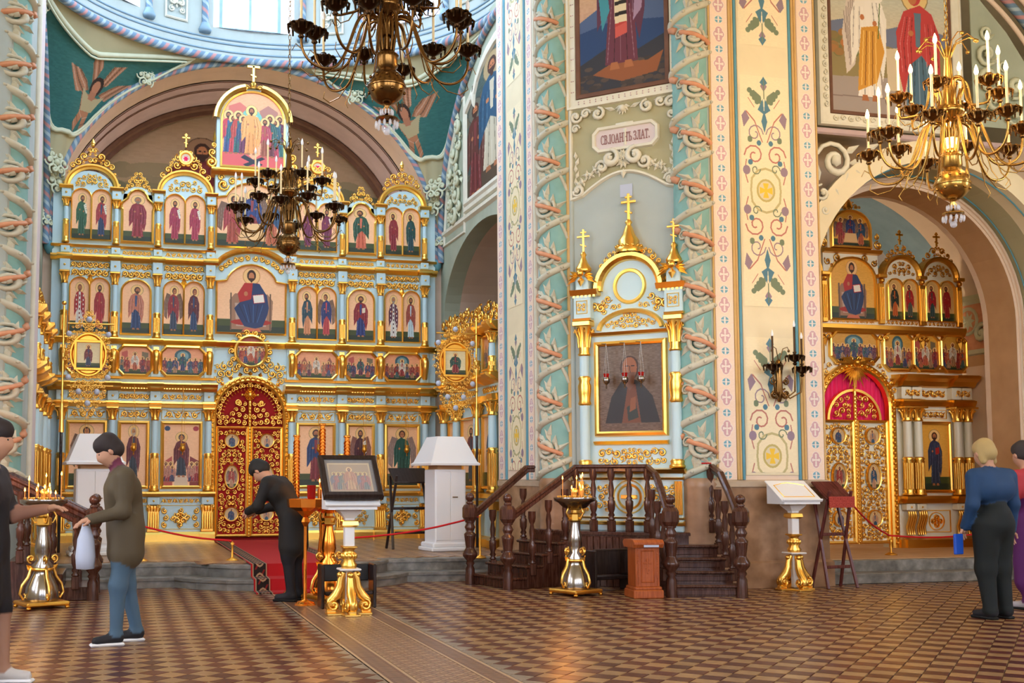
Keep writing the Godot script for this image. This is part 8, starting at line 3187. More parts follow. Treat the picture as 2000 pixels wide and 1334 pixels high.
func build_chandeliers():
	chandelier(v3(2.22, 4.82, -9.46), "big dark bronze chandelier hanging highest in the picture, cut by its top edge", "bronze", false, 4.2, 0.1)
	chandelier(v3(2.22, 4.65, -15.47), "unlit bronze chandelier hanging before the middle of the main icon screen", "bronze", false, 9.0, 0.25)
	chandelier(v3(7.86, 4.25, -9.2), "lit golden chandelier with glowing candle bulbs at the upper right", "brass", true, 4.8, 0.12)
	# unseen globe lamps added behind the two screens to brighten fresco, soffit and vault
	for e in [[v3(CX, 4.6, -21.45), "added unseen globe lamp behind the main icon screen, brightening the fresco and arch", 4.4, 4.5], [v3(11.3, 3.6, -16.3), "added unseen globe lamp behind the right icon screen, brightening the chapel vault", 2.6, 1.3]]:
		var t := thing("added_globe_lamp", e[1], "lamp", e[0])
		var q := G.new()
		q.ball(Vector3.ZERO, 0.12, 12)
		part(t, "globe", q, "lit_bulb")
		q = G.new()
		q.bar(v3(0, 0.11, 0), v3(0, 4.2 if e[3] > 2 else 2.45, 0), 0.01, 6)
		part(t, "rod", q, "brass")
		var l := OmniLight3D.new()
		l.name = "added_globe_light"
		l.light_color = Color(1.0, 0.92, 0.80)
		l.light_energy = e[3]
		l.light_size = 0.1
		l.omni_range = 30.0
		l.omni_attenuation = 2.0
		l.shadow_enabled = true
		t.add_child(l)
	# sconce on the pilaster
	var R := thing("wall_sconce", "bronze three-candle wall sconce on the painted pilaster", "sconce", v3(8.14, 2.55, -12.77))
	var g := G.new()
	g.lathe([v2(0.02, -0.2), v2(0.05, -0.1), v2(0.04, 0.1), v2(0.055, 0.28), v2(0.02, 0.34)], 10, v3(0, 0, 0.05))
	for s in [-1.0, 1.0]:
		g.scroll(v2(s * 0.08, -0.1), 0.07, PI / 2, s, 1.3, 0.05, 0.16)
		g.scroll(v2(s * 0.09, 0.06), 0.05, PI / 2, -s, 1.3, 0.05, 0.16)
		g.tube(PackedVector3Array([v3(0, 0.3, 0.06), v3(s * 0.05, 0.48, 0.08), v3(s * 0.1, 0.5, 0.1), v3(s * 0.12, 0.46, 0.1)]), 0.007, 0.005, 4)
		g.ball(v3(s * 0.12, 0.45, 0.1), 0.02, 5)
	part(R, "back_plate", g, "bronze")
	var pan := pan_mesh()
	for e in [[-0.19, 0.22, 0.22], [0.10, 0.34, 0.26], [0.24, 0.20, 0.2]]:
		g = G.new()
		g.tube(PackedVector3Array([v3(0, -0.05, 0.06), v3(e[0] * 0.4, -0.16, 0.14), v3(e[0] * 0.9, -0.08, e[2]), v3(e[0], e[1] - 0.09, e[2])]), 0.012, 0.01, 6)
		var arm := part(R, "arm", g, "bronze")
		part(arm, "drip_pan", pan, "dark_bronze").position = v3(e[0], e[1], e[2])
		g = G.new()
		g.lathe([v2(0.013, 0.07), v2(0.013, 0.40), v2(0.001, 0.40)], 8)
		part(arm, "candle_tube", g, "dark_bronze").position = v3(e[0], e[1], e[2])
		g = G.new()
		g.lathe([v2(0.008, 0.39), v2(0.018, 0.425), v2(0.012, 0.455), v2(0.002, 0.485)], 8)
		part(arm, "bulb", g, "glass_bulb").position = v3(e[0], e[1], e[2])

# ---------------------------------------------------------------- furniture

func scroll_leg() -> ArrayMesh:
	# carved foot curving out along +x
	var g := G.new()
	g.tube(PackedVector3Array([v3(0.05, 0.42, 0), v3(0.08, 0.36, 0), v3(0.09, 0.28, 0), v3(0.13, 0.2, 0), v3(0.19, 0.14, 0), v3(0.2, 0.08, 0), v3(0.16, 0.05, 0)]), 0.03, 0.03, 8, true, 1.0, 0.05)
	g.ball(v3(0.09, 0.40, 0), 0.035, 8)
	g.scroll(v2(0.16, 0.1), 0.06, PI / 2, -1.0, 1.3, 0.03, 0.25)
	g.scroll(v2(0.16, 0.1), 0.06, PI / 2, -1.0, 1.3, -0.05, 0.25)
	g.cbox(v3(0.18, 0.04, 0), v3(0.10, 0.04, 0.08), 0.01)
	return g.mesh()

func lectern(at: Vector3, label: String, rise: float) -> Node3D:
	var R := thing("lectern", label, "lectern", at)
	var leg := scroll_leg()
	var g := G.new()
	g.cbox(v3(0, 0.012, 0), v3(0.46, 0.024, 0.16), 0.006)
	g.cbox(v3(0, 0.012, 0), v3(0.16, 0.024, 0.46), 0.006)
	part(R, "base_plate", g, "pale_gold")
	for k in 4:
		part(R, "leg", leg, "gold").rotation.y = k * PI / 2 + PI / 4 * 0
	g = G.new()
	g.cbox(v3(0, 0.24, 0), v3(0.07, 0.42, 0.07), 0.01)
	g.cbox(v3(0, 0.455, 0), v3(0.22, 0.02, 0.22), 0.008)
	g.cbox(v3(0, 0.78, 0), v3(0.10, 0.22, 0.10), 0.008)
	g.lathe([v2(0.06, 0.93), v2(0.07, 0.97), v2(0.16, 1.04), v2(0.16, 1.06)], 4, Vector3.ZERO, true)
	parts(R, "white_core", g, "white_paint")
	g = G.new()
	g.lathe([v2(0.075, 0.465), v2(0.085, 0.5), v2(0.06, 0.54), v2(0.075, 0.58), v2(0.07, 0.62), v2(0.05, 0.64), v2(0.075, 0.67)], 16)
	g.cbox(v3(0, 0.68, 0), v3(0.15, 0.02, 0.15), 0.006)
	for k in 12:
		var a := TAU * k / 12
		g.ball(v3(cos(a) * 0.07, 0.59, sin(a) * 0.07), 0.02, 5, 1.6)
	g.lathe([v2(0.085, 0.88), v2(0.12, 0.90), v2(0.11, 0.94), v2(0.085, 0.95)], 4, Vector3.ZERO, true)
	parts(R, "gilt_collar", g, "gold")
	# sloping desk
	g = G.new()
	g.extr(pv([v2(0.20, 1.06), v2(0.20, 1.09), v2(-0.18, 1.09 + rise), v2(-0.18, 1.06)]), -0.25, 0.25)
	part(R, "desk", g, "white_paint")
	g = G.new()
	g.T = Transform3D(Basis(Vector3.RIGHT, atan2(rise, 0.38) - PI / 2), v3(0, 1.09 + rise / 2, 0.01))
	g.cbox(v3(0, 0, 0.01), v3(0.56, v2(rise, 0.40).length(), 0.02), 0.006)
	g.cbox(v3(0, -v2(rise, 0.38).length() / 2, 0.025), v3(0.56, 0.02, 0.03), 0.006)
	part(R, "desk_top", g, "white_paint")
	return R

func candle_stand(at: Vector3, label: String, silver: String, lit: int, sd: int, h := 1.0):
	var R := thing("candle_stand", label, "candle stand", at, 0.4)
	R.scale = v3(1, h, 1)
	var g := G.new()
	g.cbox(v3(0, 0.055, 0), v3(0.46, 0.045, 0.46), 0.015)
	for k in 4:
		var a := TAU * k / 4 + PI / 4
		g.ball(v3(cos(a) * 0.29, 0.02, sin(a) * 0.29), 0.03, 6, 0.66)
	part(R, "base", g, "old_gold")
	g = G.new()
	g.lathe([v2(0.17, 0.08), v2(0.18, 0.12), v2(0.165, 0.22), v2(0.11, 0.34), v2(0.08, 0.40), v2(0.12, 0.44), v2(0.06, 0.50), v2(0.085, 0.60), v2(0.075, 0.70), v2(0.045, 0.84), v2(0.05, 0.88)], 20)
	part(R, "body", g, silver)
	g = G.new()
	for k in 4:
		g.T = Transform3D(Basis(Vector3.UP, k * PI / 2), Vector3.ZERO)
		g.tube(PackedVector3Array([v3(0.12, 0.42, 0), v3(0.15, 0.33, 0), v3(0.21, 0.25, 0), v3(0.235, 0.16, 0), v3(0.2, 0.1, 0), v3(0.17, 0.13, 0), v3(0.19, 0.16, 0)]), 0.018, 0.012, 6)
		g.scroll(v2(0.12, 0.52), 0.045, -PI / 2, 1.0, 1.2, 0.0, 0.22)
		g.leaf(v2(0.11, 0.40), v2(0.17, 0.46), 0.03, 0.0, 0.02)
		g.tube(PackedVector3Array([v3(0.05, 0.92, 0), v3(0.1, 0.9, 0), v3(0.14, 0.97, 0), v3(0.11, 1.02, 0)]), 0.012, 0.01, 5)
	g.T = Transform3D.IDENTITY
	g.lathe([v2(0.05, 0.86), v2(0.085, 0.88), v2(0.085, 0.95), v2(0.05, 0.97), v2(0.05, 1.03)], 8, Vector3.ZERO, true)
	g.lathe([v2(0.10, 0.43), v2(0.125, 0.41), v2(0.10, 0.39)], 16)
	parts(R, "gilt_scroll", g, "gold")
	g = G.new()
	g.lathe([v2(0.05, 1.0), v2(0.14, 1.03), v2(0.20, 1.09), v2(0.245, 1.11), v2(0.25, 1.15), v2(0.235, 1.15), v2(0.22, 1.125), v2(0.001, 1.12)], 24)
	part(R, "dish", g, silver)
	var rg := RandomNumberGenerator.new()
	rg.seed = sd
	g = G.new()
	for k in 34:
		var r := 0.2 if k < 18 else (0.13 if k < 29 else 0.06)
		var a := TAU * k / (18.0 if k < 18 else (11.0 if k < 29 else 5.0))
		g.lathe([v2(0.006, 1.12), v2(0.006, 1.15), v2(0.011, 1.165), v2(0.007, 1.17)], 6, v3(cos(a) * r, 0, sin(a) * r))
	g.lathe([v2(0.04, 1.12), v2(0.03, 1.2), v2(0.05, 1.23), v2(0.02, 1.26)], 10)
	part(R, "candle_cups", g, "gold", "rows of little gilt candle cups").set_meta("kind", "stuff")
	for k in lit:
		var a := rg.randf() * TAU
		var r := rg.randf_range(0.03, 0.2)
		var l := rg.randf_range(0.03, 0.12) if k > 3 else rg.randf_range(0.16, 0.27)
		var p := at + v3(cos(a) * r, 1.165 * h, sin(a) * r)
		var t := thing("wax_candle", "%s burning candle on the %s" % ["tall thin" if k < 4 else "short thin", label.get_slice(",", 0)], "candle", p, 0, "candles on the " + label.get_slice(",", 0))
		g = G.new()
		g.lathe([v2(0.005, 0), v2(0.0045, l), v2(0.001, l)], 6)
		part(t, "wax", g, "honey_wax")
		g = G.new()
		g.lathe([v2(0.002, l), v2(0.009, l + 0.012), v2(0.006, l + 0.028), v2(0.001, l + 0.045)], 6)
		part(t, "flame", g, "flame")
		if k == 0:
			var o := OmniLight3D.new()
			o.name = "flame_light"
			o.light_color = Color(1.0, 0.62, 0.28)
			o.light_energy = 0.05 * lit
			o.light_size = 0.01
			o.omni_range = 30.0
			o.omni_attenuation = 2.0
			o.shadow_enabled = true
			t.add_child(o)
			o.position = v3(0, l + 0.022, 0)

func kiosk(at: Vector3, label: String):
	var R := thing("white_stand", label, "stand", at, 0.12)
	var g := G.new()
	g.cbox(v3(0, 0.03, 0), v3(0.66, 0.06, 0.56), 0.015)
	g.cbox(v3(0, 0.09, 0), v3(0.60, 0.08, 0.50), 0.02)
	part(R, "plinth", g, "white_paint")
	g = G.new()
	g.cbox(v3(0, 0.66, 0), v3(0.50, 1.10, 0.42), 0.012)
	part(R, "body", g, "white_paint")
	for s in [-1.0, 1.0]:
		g = G.new()
		g.prism(rect_pts(min(s * 0.004, s * 0.235), 0.16, max(s * 0.004, s * 0.235), 1.18), 0.21, 0.222, Rect2(0, 0, 1, 1), 0.006)
		var d := part(R, "door", g, "white_paint")
		if s > 0:
			g = G.new()
			g.tube(PackedVector3Array([v3(0.03, 0.8, 0.22), v3(0.035, 0.8, 0.24), v3(0.10, 0.8, 0.24), v3(0.105, 0.8, 0.22)]), 0.007, 0.007, 6)
			part(d, "handle", g, "bronze")
	g = G.new()
	g.cbox(v3(0, 1.24, 0), v3(0.40, 0.08, 0.34), 0.01)
	part(R, "neck", g, "plaster_tan")
	g = G.new()
	g.lathe([v2(0.001, 1.27), v2(0.56, 1.27), v2(0.565, 1.30), v2(0.52, 1.32), v2(0.30, 1.70), v2(0.001, 1.71)], 4, Vector3.ZERO, true)
	part(R, "hood", g, "white_paint", "white sloping hood")

func banner(at: Vector3, label: String, uv: Rect2, s: float):
	var R := thing("church_banner", label, "banner", at, 0.0)
	var g := G.new()
	g.bar(v3(s * 0.36, 1.75, -0.03), v3(s * 0.36, 3.62, -0.03), 0.016, 8)
	g.ball(v3(s * 0.36, 3.66, -0.03), 0.035, 8)
	g.bar(v3(-0.30, 3.36, -0.02), v3(0.36, 3.36, -0.02), 0.014, 6)
	g.bar(v3(-0.30, 2.44, -0.02), v3(0.36, 2.44, -0.02), 0.012, 6)
	g.lathe([v2(0.04, 1.75), v2(0.025, 2.15), v2(0.016, 2.2)], 8, v3(s * 0.36, 0, -0.03))
	part(R, "pole", g, "gold")
	g = G.new()
	g.bar(v3(s * 0.36, 0.0, -0.03), v3(s * 0.36, 1.77, -0.03), 0.022, 8)
	part(R, "wooden_pole", g, "black_wood")
	g = G.new()
	g.prism(ellipse_pts(v2(0, 2.9), 0.23, 0.29, 28), -0.015, 0.0)
	g.mould(ellipse_pts(v2(0, 2.9), 0.24, 0.30, 28), pv([v2(0.02, 0), v2(0, 0.03), v2(-0.02, 0.03), v2(-0.03, 0)]))
	g.mould(rect_pts(-0.17, 2.70, 0.17, 3.08), pv([v2(0.01, 0.01), v2(0, 0.04), v2(-0.03, 0.04), v2(-0.04, 0)]))
	part(R, "gilt_disc", g, "old_gold")
	g = G.new()
	g.T = shift(v3(0, 2.9, 0))
	g.pack(func(a: Vector2):
		var e := pow(a.x / 0.25, 2) + pow(a.y / 0.31, 2)
		return (e > 1.0 and pow(a.x / 0.37, 2) + pow(a.y / 0.44, 2) < 1.0) or (a.y > 0.36 and a.y < 0.70 - abs(a.x) * 1.2) or (a.y < -0.40 and abs(a.x) < 0.27 and a.y > -0.98 + abs(a.x) * 1.1), Rect2(0, -1.0, 0.4, 1.7), 0.016, 0.036, 1800, 17, 0.0, true, 0.16)
	parts(R, "filigree", g, "gold", "lacy gilt filigree")
	g = G.new()
	for e in [[0.28, 0.3], [-0.28, 0.3], [0.28, -0.34], [-0.28, -0.34], [0, 0.52], [0.13, -0.55], [-0.13, -0.55], [0, -0.72]]:
		g.ball(v3(e[0], 2.9 + e[1], 0.02), 0.045, 8)
	parts(R, "enamel_boss", g, "paper", "blue and white enamel bosses")
	g = G.new()
	g.prism(rect_pts(-0.165, 2.705, 0.165, 3.075), 0.0, 0.015, uv)
	part(R, "icon", g, "icon_paint")

func rope(pts: Array, label: String):
	var c := Curve3D.new()
	for k in pts.size() - 1:
		var a: Vector3 = pts[k]
		var b: Vector3 = pts[k + 1]
		for j in 7:
			var f := j / 6.0
			c.add_point(a.lerp(b, f) - v3(0, 0.10 * sin(PI * f) * a.distance_to(b) * 0.3, 0))
	var g := G.new()
	g.tube(c.get_baked_points(), 0.013, 0.013, 6)
	single("rope_barrier", g, "rope_red", label, "rope")

func post(at: Vector3, h: float, label: String):
	var g := G.new()
	g.lathe([v2(0.001, 0), v2(0.09, 0), v2(0.08, 0.02), v2(0.014, 0.05), v2(0.014, h - 0.06), v2(0.03, h - 0.03), v2(0.001, h)], 12)
	single("rope_post", g, "old_gold", label, "post", at, 0, "rope posts")

func build_furniture():
	# front lectern with its framed icon
	lectern(v3(2.27, 0, -11.32), "white and gold carved lectern carrying the dark framed icon", 0.40)
	var rc := cell(150, 120)
	wash(rc, Color(0.80, 0.70, 0.48), Color(0.74, 0.60, 0.42), 0.02)
	fillp(rc, [v2(0.1, 0.12), v2(0.9, 0.12), v2(0.9, 0.92), v2(0.1, 0.92)], Color(0.62, 0.52, 0.36))
	for k in 8:
		figure(rc, {"robe": [Color(0.5, 0.15, 0.12), Color(0.2, 0.3, 0.3), Color(0.55, 0.4, 0.2)][k % 3], "cloak": [Color(0.3, 0.3, 0.4), Color(0.62, 0.2, 0.16), Color(0.3, 0.36, 0.28)][k % 3], "fat": 0.26, "halo": Color(0.86, 0.74, 0.4)}, 0.18 + 0.09 * k, 0.36, 0.88)
	figure(rc, {"robe": Color(0.75, 0.55, 0.3), "cloak": Color(0.7, 0.42, 0.22), "fat": 0.3}, 0.5, 0.22, 0.88)
	var F := thing("framed_icon", "framed icon of a crowd under glass lying on the front lectern", "icon", v3(2.27, 1.335, -11.265))
	F.basis = Basis(Vector3.RIGHT, atan2(0.40, 0.38) - PI / 2)
	var g := G.new()
	g.prism(rect_pts(-0.25, -0.19, 0.25, 0.27), 0.012, 0.03, uv_of(rc))
	part(F, "picture", g, "icon_paint")
	g = G.new()
	g.mould(rect_pts(-0.25, -0.19, 0.25, 0.27), pv([v2(0.03, 0.03), v2(0.0, 0.045), v2(0.0, 0.065), v2(-0.045, 0.07), v2(-0.055, 0.05), v2(-0.055, 0.0)]))
	part(F, "frame", g, "black_wood")
	g = G.new()
	g.box(v3(0, 0.04, 0.048), v3(0.5, 0.46, 0.003))
	part(F, "glass", g, "window_glass")
	# right lectern
	var L := lectern(v3(8.12, 0, -12.45), "white lectern with a bare sloping top beside the painted pilaster", 0.24)
	g = G.new()
	g.T = Transform3D(Basis(Vector3.RIGHT, -1.007), v3(0, 1.21, 0.01))
	g.mould(pv([v2(-0.22, -0.15), v2(0.22, -0.15), v2(0.22, 0.12), v2(0.1, 0.16), v2(0.0, 0.18), v2(-0.1, 0.16), v2(-0.22, 0.12)]), pv([v2(0.012, 0.02), v2(0.006, 0.028), v2(0.0, 0.02)]))
	part(L, "gilt_outline", g, "gold")
	# folding stands
	for e in [["folding_stand", "dark folding reading stand before the right part of the main screen", v3(4.35, SOL + 0.012, -16.95), "black_wood", 1.12, 0.55], ["folding_stand", "red brown folding stand with a patterned red cloth behind the right lectern", v3(8.77, 0, -12.58), "red_wood", 1.22, 0.36]]:
		var t := thing(e[0], e[1], "stand", e[2], 0.12)
		var h: float = e[4]
		var w: float = e[5] / 2
		for s in [-1.0, 1.0]:
			for d in [-1.0, 1.0]:
				g = G.new()
				g.T = Transform3D(Basis.looking_at(v3(s * -0.06, h, d * -0.30).normalized(), Vector3.RIGHT), v3(s * (w + 0.02), h / 2, 0))
				g.cbox(Vector3.ZERO, v3(0.03, 0.04, v2(0.30, h).length()), 0.006)
				part(t, "leg", g, e[3])
		for y in [0.22, 0.55]:
			g = G.new()
			g.cbox(v3(0, h * y, (0.5 - y) * 0.30), v3(e[5], 0.04, 0.025), 0.006)
			part(t, "rail", g, e[3])
		g = G.new()
		g.T = Transform3D(Basis(Vector3.RIGHT, -0.9), v3(0, h, 0))
		g.cbox(Vector3.ZERO, v3(e[5] + 0.06, 0.36, 0.03), 0.008)
		part(t, "top", g, e[3])
		if e[3] == "red_wood":
			g = G.new()
			g.box(v3(0, h - 0.14, 0.17), v3(0.40, 0.14, 0.012))
			part(t, "cloth", g, mottled("red_print", Color(0.75, 0.16, 0.10), 0.4, 0.9, 9.0, 40), "red printed cloth hanging from the top")
	# candle stands
	candle_stand(v3(5.25, 0, -12.55), "silver candle stand before the stairs, four long candles burning", "silver", 9, 3)
	candle_stand(v3(-0.78, 0, -12.72), "silver candle stand at the left edge, crowded with candles", "silver", 14, 5)
	candle_stand(v3(2.30, 0, -12.62), "golden candle stand behind the front lectern, one lamp burning", "red_gold", 3, 8, 0.98)
	# twisted tall candles on the altar floor
	for k in 3:
		var t := thing("tall_candlestick", ["left of three twisted gold candlesticks standing on the floor before the carpet", "tallest and middle of three twisted gold candlesticks", "right of three twisted gold candlesticks, just above the framed icon"][k], "candlestick", [v3(2.03, 0, -13.3), v3(2.34, 0, -13.3), v3(2.64, 0, -13.3)][k], 0, "twisted candlesticks")
		var h: float = [1.86, 2.0, 1.86][k]
		g = G.new()
		g.lathe([v2(0.001, 0), v2(0.15, 0), v2(0.14, 0.05), v2(0.05, 0.1), v2(0.03, 0.3), v2(0.055, 0.5), v2(0.03, 0.7), v2(0.06, h - 0.76), v2(0.03, h - 0.72)], 12)
		part(t, "foot", g, "red_gold")
		g = G.new()
		g.lathe([v2(0.03, h - 0.74), v2(0.03, h), v2(0.045, h + 0.01), v2(0.04, h + 0.03), v2(0.001, h + 0.03)], 10)
		for j in 17:
			var ring := PackedVector3Array()
			for i in 13:
				ring.append(v3(cos(TAU * i / 12) * 0.033, h - 0.70 + 0.04 * j + 0.03 * sin(TAU * i / 12), sin(TAU * i / 12) * 0.033))
			g.tube(ring, 0.009, 0.009, 4, false)
		part(t, "twisted_shaft", g, "red_gold")
	# octagonal lamp tray with a red lamp
	var t := thing("lamp_tray", "octagonal gold lamp tray on a stem left of the framed icon", "lamp", v3(1.98, 0, -12.3))
	g = G.new()
	g.lathe([v2(0.001, 0.83), v2(0.02, 0.85), v2(0.05, 0.9), v2(0.03, 0.95), v2(0.11, 1.02), v2(0.20, 1.06), v2(0.21, 1.15), v2(0.19, 1.15), v2(0.18, 1.1), v2(0.001, 1.1)], 8, Vector3.ZERO, true)
	part(t, "tray", g, "red_gold")
	g = G.new()
	g.lathe([v2(0.12, 0.0), v2(0.10, 0.03), v2(0.02, 0.06), v2(0.018, 0.86)], 10)
	part(t, "stem", g, "red_gold")
	g = G.new()
	g.lathe([v2(0.03, 1.1), v2(0.045, 1.16), v2(0.05, 1.30), v2(0.045, 1.30), v2(0.04, 1.18), v2(0.001, 1.12)], 12, v3(0.06, 0, 0.03))
	part(t, "red_lamp_cup", g, "ruby_glass", "red glass lamp")
	# white stands, banners
	kiosk(v3(4.75, SOL + 0.012, -16.35), "tall white stand with a sloping hood right of the carpet")
	kiosk(v3(-0.36, SOL + 0.012, -16.6), "tall white stand with a sloping hood at the left behind the man")
	banner(v3(5.08, SOL + 0.012, -16.9), "golden church banner with a small icon above the right white stand", saint_cell({"robe": Color(0.5, 0.14, 0.14), "cloak": Color(0.1, 0.26, 0.22), "fat": 0.34, "bg": Color(0.85, 0.80, 0.62)}, 64, 72), 1.0)
	banner(v3(-0.48, SOL + 0.012, -17.2), "golden church banner with a small icon above the left white stand", saint_cell({"robe": Color(0.12, 0.16, 0.3), "cloak": Color(0.42, 0.1, 0.12), "fat": 0.22, "bg": Color(0.85, 0.80, 0.62)}, 64, 72), -1.0)
	# ropes
	post(v3(4.78, SOL, -14.75), 0.62, "thin gilt rope post behind the left stair newel")
	post(v3(2.98, SOL, -14.85), 0.30, "low gilt rope post behind the front lectern")
	post(v3(1.46, SOL, -15.1), 0.26, "low gilt rope post at the left border of the carpet")
	post(v3(0.30, SOL, -15.3), 0.44, "gilt rope post hidden behind the parka wearer")
	rope([v3(4.75, 0.86, -14.72), v3(3.02, 0.585, -14.84)], "red rope barrier right of the carpet before the white stand")
	rope([v3(1.45, 0.555, -15.1), v3(0.335, 0.742, -15.3)], "red rope barrier left of the carpet behind the man")
	rope([v3(8.97, 1.16, -12.60), v3(10.60, 0.57, -13.9), v3(12.3, 0.60, -13.9)], "red rope barrier drooping across the right icon screen's doors")
	post(v3(10.62, SOL, -13.9), 0.24, "low gilt rope post before the right icon screen")
	# bench, donation box, kneeler
	t = thing("bench", "black wooden bench between the candle stand and the donation box", "bench", v3(5.86, 0, -12.90), 0.25)
	g = G.new()
	g.cbox(v3(0, 0.36, 0.05), v3(0.55, 0.30, 0.03), 0.01)
	g.cbox(v3(0, 0.50, 0.04), v3(0.58, 0.03, 0.06), 0.012)
	part(t, "backrest", g, "black_wood")
	g = G.new()
	g.cbox(v3(0, 0.16, -0.08), v3(0.55, 0.04, 0.24), 0.01)
	part(t, "seat", g, "black_wood")
	for s in [-1.0, 1.0]:
		g = G.new()
		g.cbox(v3(s * 0.285, 0.25, -0.04), v3(0.03, 0.50, 0.26), 0.01)
		part(t, "side_panel", g, "black_wood")
	t = thing("donation_box", "orange brown carved wooden donation box with a white slip on its lid", "box", v3(5.91, 0, -12.10), -0.1)
	g = G.new()
	g.cbox(v3(0, 0.05, 0), v3(0.36, 0.10, 0.34), 0.012)
	g.cbox(v3(0, 0.115, 0), v3(0.33, 0.04, 0.31), 0.012)
	part(t, "base", g, "orange_wood")
	g = G.new()
	g.cbox(v3(0, 0.36, 0), v3(0.29, 0.46, 0.27), 0.01)
	g.mould(rect_pts(-0.08, 0.18, 0.08, 0.55), pv([v2(0.012, 0.135), v2(0.006, 0.145), v2(0, 0.135)]))
	g.T = shift(v3(0, 0, 0.136))
	orthodox_cross(g, v3(0, 0.28, 0), 0.18, 0.01)
	for k in 22:
		for s in [-1.0, 1.0]:
			g.ball(v3(s * 0.115, 0.16 + 0.019 * k, 0), 0.009, 5)
	part(t, "body", g, "orange_wood")
	g = G.new()
	g.extr(pv([v2(-0.16, 0.58), v2(0.16, 0.58), v2(0.19, 0.62), v2(0.19, 0.64), v2(0.15, 0.67), v2(-0.15, 0.67), v2(-0.19, 0.64), v2(-0.19, 0.62)]), -0.18, 0.18)
	part(t, "lid", g, "orange_wood")
	g = G.new()
	g.box(v3(0.03, 0.605, 0.183), v3(0.18, 0.035, 0.004))
	part(t, "paper_slip", g, "paper")
	t = thing("kneeling_bench", "dark low bench with a blue-black back behind the front lectern's foot", "bench", v3(2.38, 0, -11.95), 0.0)
	g = G.new()
	g.cbox(v3(0, 0.36, -0.12), v3(0.52, 0.18, 0.03), 0.01)
	part(t, "back", g, mat("blue_black", Color(0.03, 0.035, 0.06), 0.5))
	g = G.new()
	g.cbox(v3(0, 0.16, 0.0), v3(0.52, 0.04, 0.22), 0.01)
	part(t, "seat", g, "black_wood")
	for s in [-1.0, 1.0]:
		g = G.new()
		g.cbox(v3(s * 0.28, 0.23, -0.02), v3(0.035, 0.46, 0.26), 0.01)
		part(t, "side_panel", g, "black_wood")

# ---------------------------------------------------------------- people: one smooth surface grown round a skeleton

# bones: [a, b, radius at a, radius at b, colour]
func flesh(bones: Array, cs: float, k: float) -> ArrayMesh:
	var lo := Vector3.ONE * 1e9
	var hi := -lo
	for b in bones:
		var r: float = max(b[2], b[3]) + cs * 3
		for j in 2:
			lo = lo.min(b[j] - Vector3.ONE * r)
			hi = hi.max(b[j] + Vector3.ONE * r)
	var d := Vector3i(((hi - lo) / cs).ceil()) + Vector3i.ONE
	var sy := d.x
	var sz := d.x * d.y
	var f := PackedFloat32Array()
	f.resize(sz * d.z)
	f.fill(1.0)
	for b in bones:
		var A: Vector3 = b[0]
		var B: Vector3 = b[1]
		var m: float = max(b[2], b[3]) + k + cs * 2
		var c0 := Vector3i(((A.min(B) - Vector3.ONE * m - lo) / cs).floor()).max(Vector3i.ZERO)
		var c1 := Vector3i(((A.max(B) + Vector3.ONE * m - lo) / cs).ceil()).min(d - Vector3i.ONE)
		var ab := B - A
		var l2: float = max(ab.length_squared(), 1e-9)
		for z in range(c0.z, c1.z + 1):
			for y in range(c0.y, c1.y + 1):
				for x in range(c0.x, c1.x + 1):
					var p := lo + v3(x, y, z) * cs
					var t := clampf((p - A).dot(ab) / l2, 0, 1)
					var e: float = p.distance_to(A + ab * t) - lerpf(b[2], b[3], t)
					var i := x + y * sy + z * sz
					var o := f[i]
					var h: float = max(k - abs(e - o), 0.0) / k
					f[i] = min(e, o) - h * h * k * 0.25
	var g := G.new()
	g.use_col = true
	var id := {}
	for z in d.z - 1:
		for y in d.y - 1:
			for x in d.x - 1:
				var i := x + y * sy + z * sz
				var v := [f[i], f[i + 1], f[i + sy], f[i + sy + 1], f[i + sz], f[i + sz + 1], f[i + sz + sy], f[i + sz + sy + 1]]
				var neg := 0
				for q in v:
					if q < 0: neg += 1
				if neg == 0 or neg == 8:
					continue
				var s := Vector3.ZERO
				var n := 0
				for e in [[0, 1], [2, 3], [4, 5], [6, 7], [0, 2], [1, 3], [4, 6], [5, 7], [0, 4], [1, 5], [2, 6], [3, 7]]:
					var a: float = v[e[0]]
					var b: float = v[e[1]]
					if (a < 0) != (b < 0):
						var t := a / (a - b)
						var pa := v3(e[0] & 1, (e[0] >> 1) & 1, e[0] >> 2)
						var pb := v3(e[1] & 1, (e[1] >> 1) & 1, e[1] >> 2)
						s += pa.lerp(pb, t)
						n += 1
				var p := lo + (v3(x, y, z) + s / n) * cs
				var nn := v3(v[1] + v[3] + v[5] + v[7] - v[0] - v[2] - v[4] - v[6], v[2] + v[3] + v[6] + v[7] - v[0] - v[1] - v[4] - v[5], v[4] + v[5] + v[6] + v[7] - v[0] - v[1] - v[2] - v[3])
				var best := 1e9
				for b in bones:
					var q := Geometry3D.get_closest_point_to_segment(p, b[0], b[1])
					var ln: float = max(b[0].distance_to(b[1]), 1e-6)
					var e: float = p.distance_to(q) - lerpf(b[2], b[3], b[0].distance_to(q) / ln)
					if e < best - 0.002:
						best = e
						g.col = b[4]
				id[i] = g.p(p, nn.normalized())
	var st := [1, sy, sz]
	for i in id:
		for ax in 3:
			var a: int = st[ax]
			var b: int = st[(ax + 1) % 3]
			var c: int = st[(ax + 2) % 3]
			if i + a < f.size() and (f[i] < 0) != (f[i + a] < 0) and id.has(i - b) and id.has(i - c) and id.has(i - b - c):
				var q := [id[i], id[i - b], id[i - b - c], id[i - c]]
				if f[i] < 0:
					q.reverse()
				g.tri(q[0], q[2], q[1])
				g.tri(q[0], q[3], q[2])
	return g.mesh()

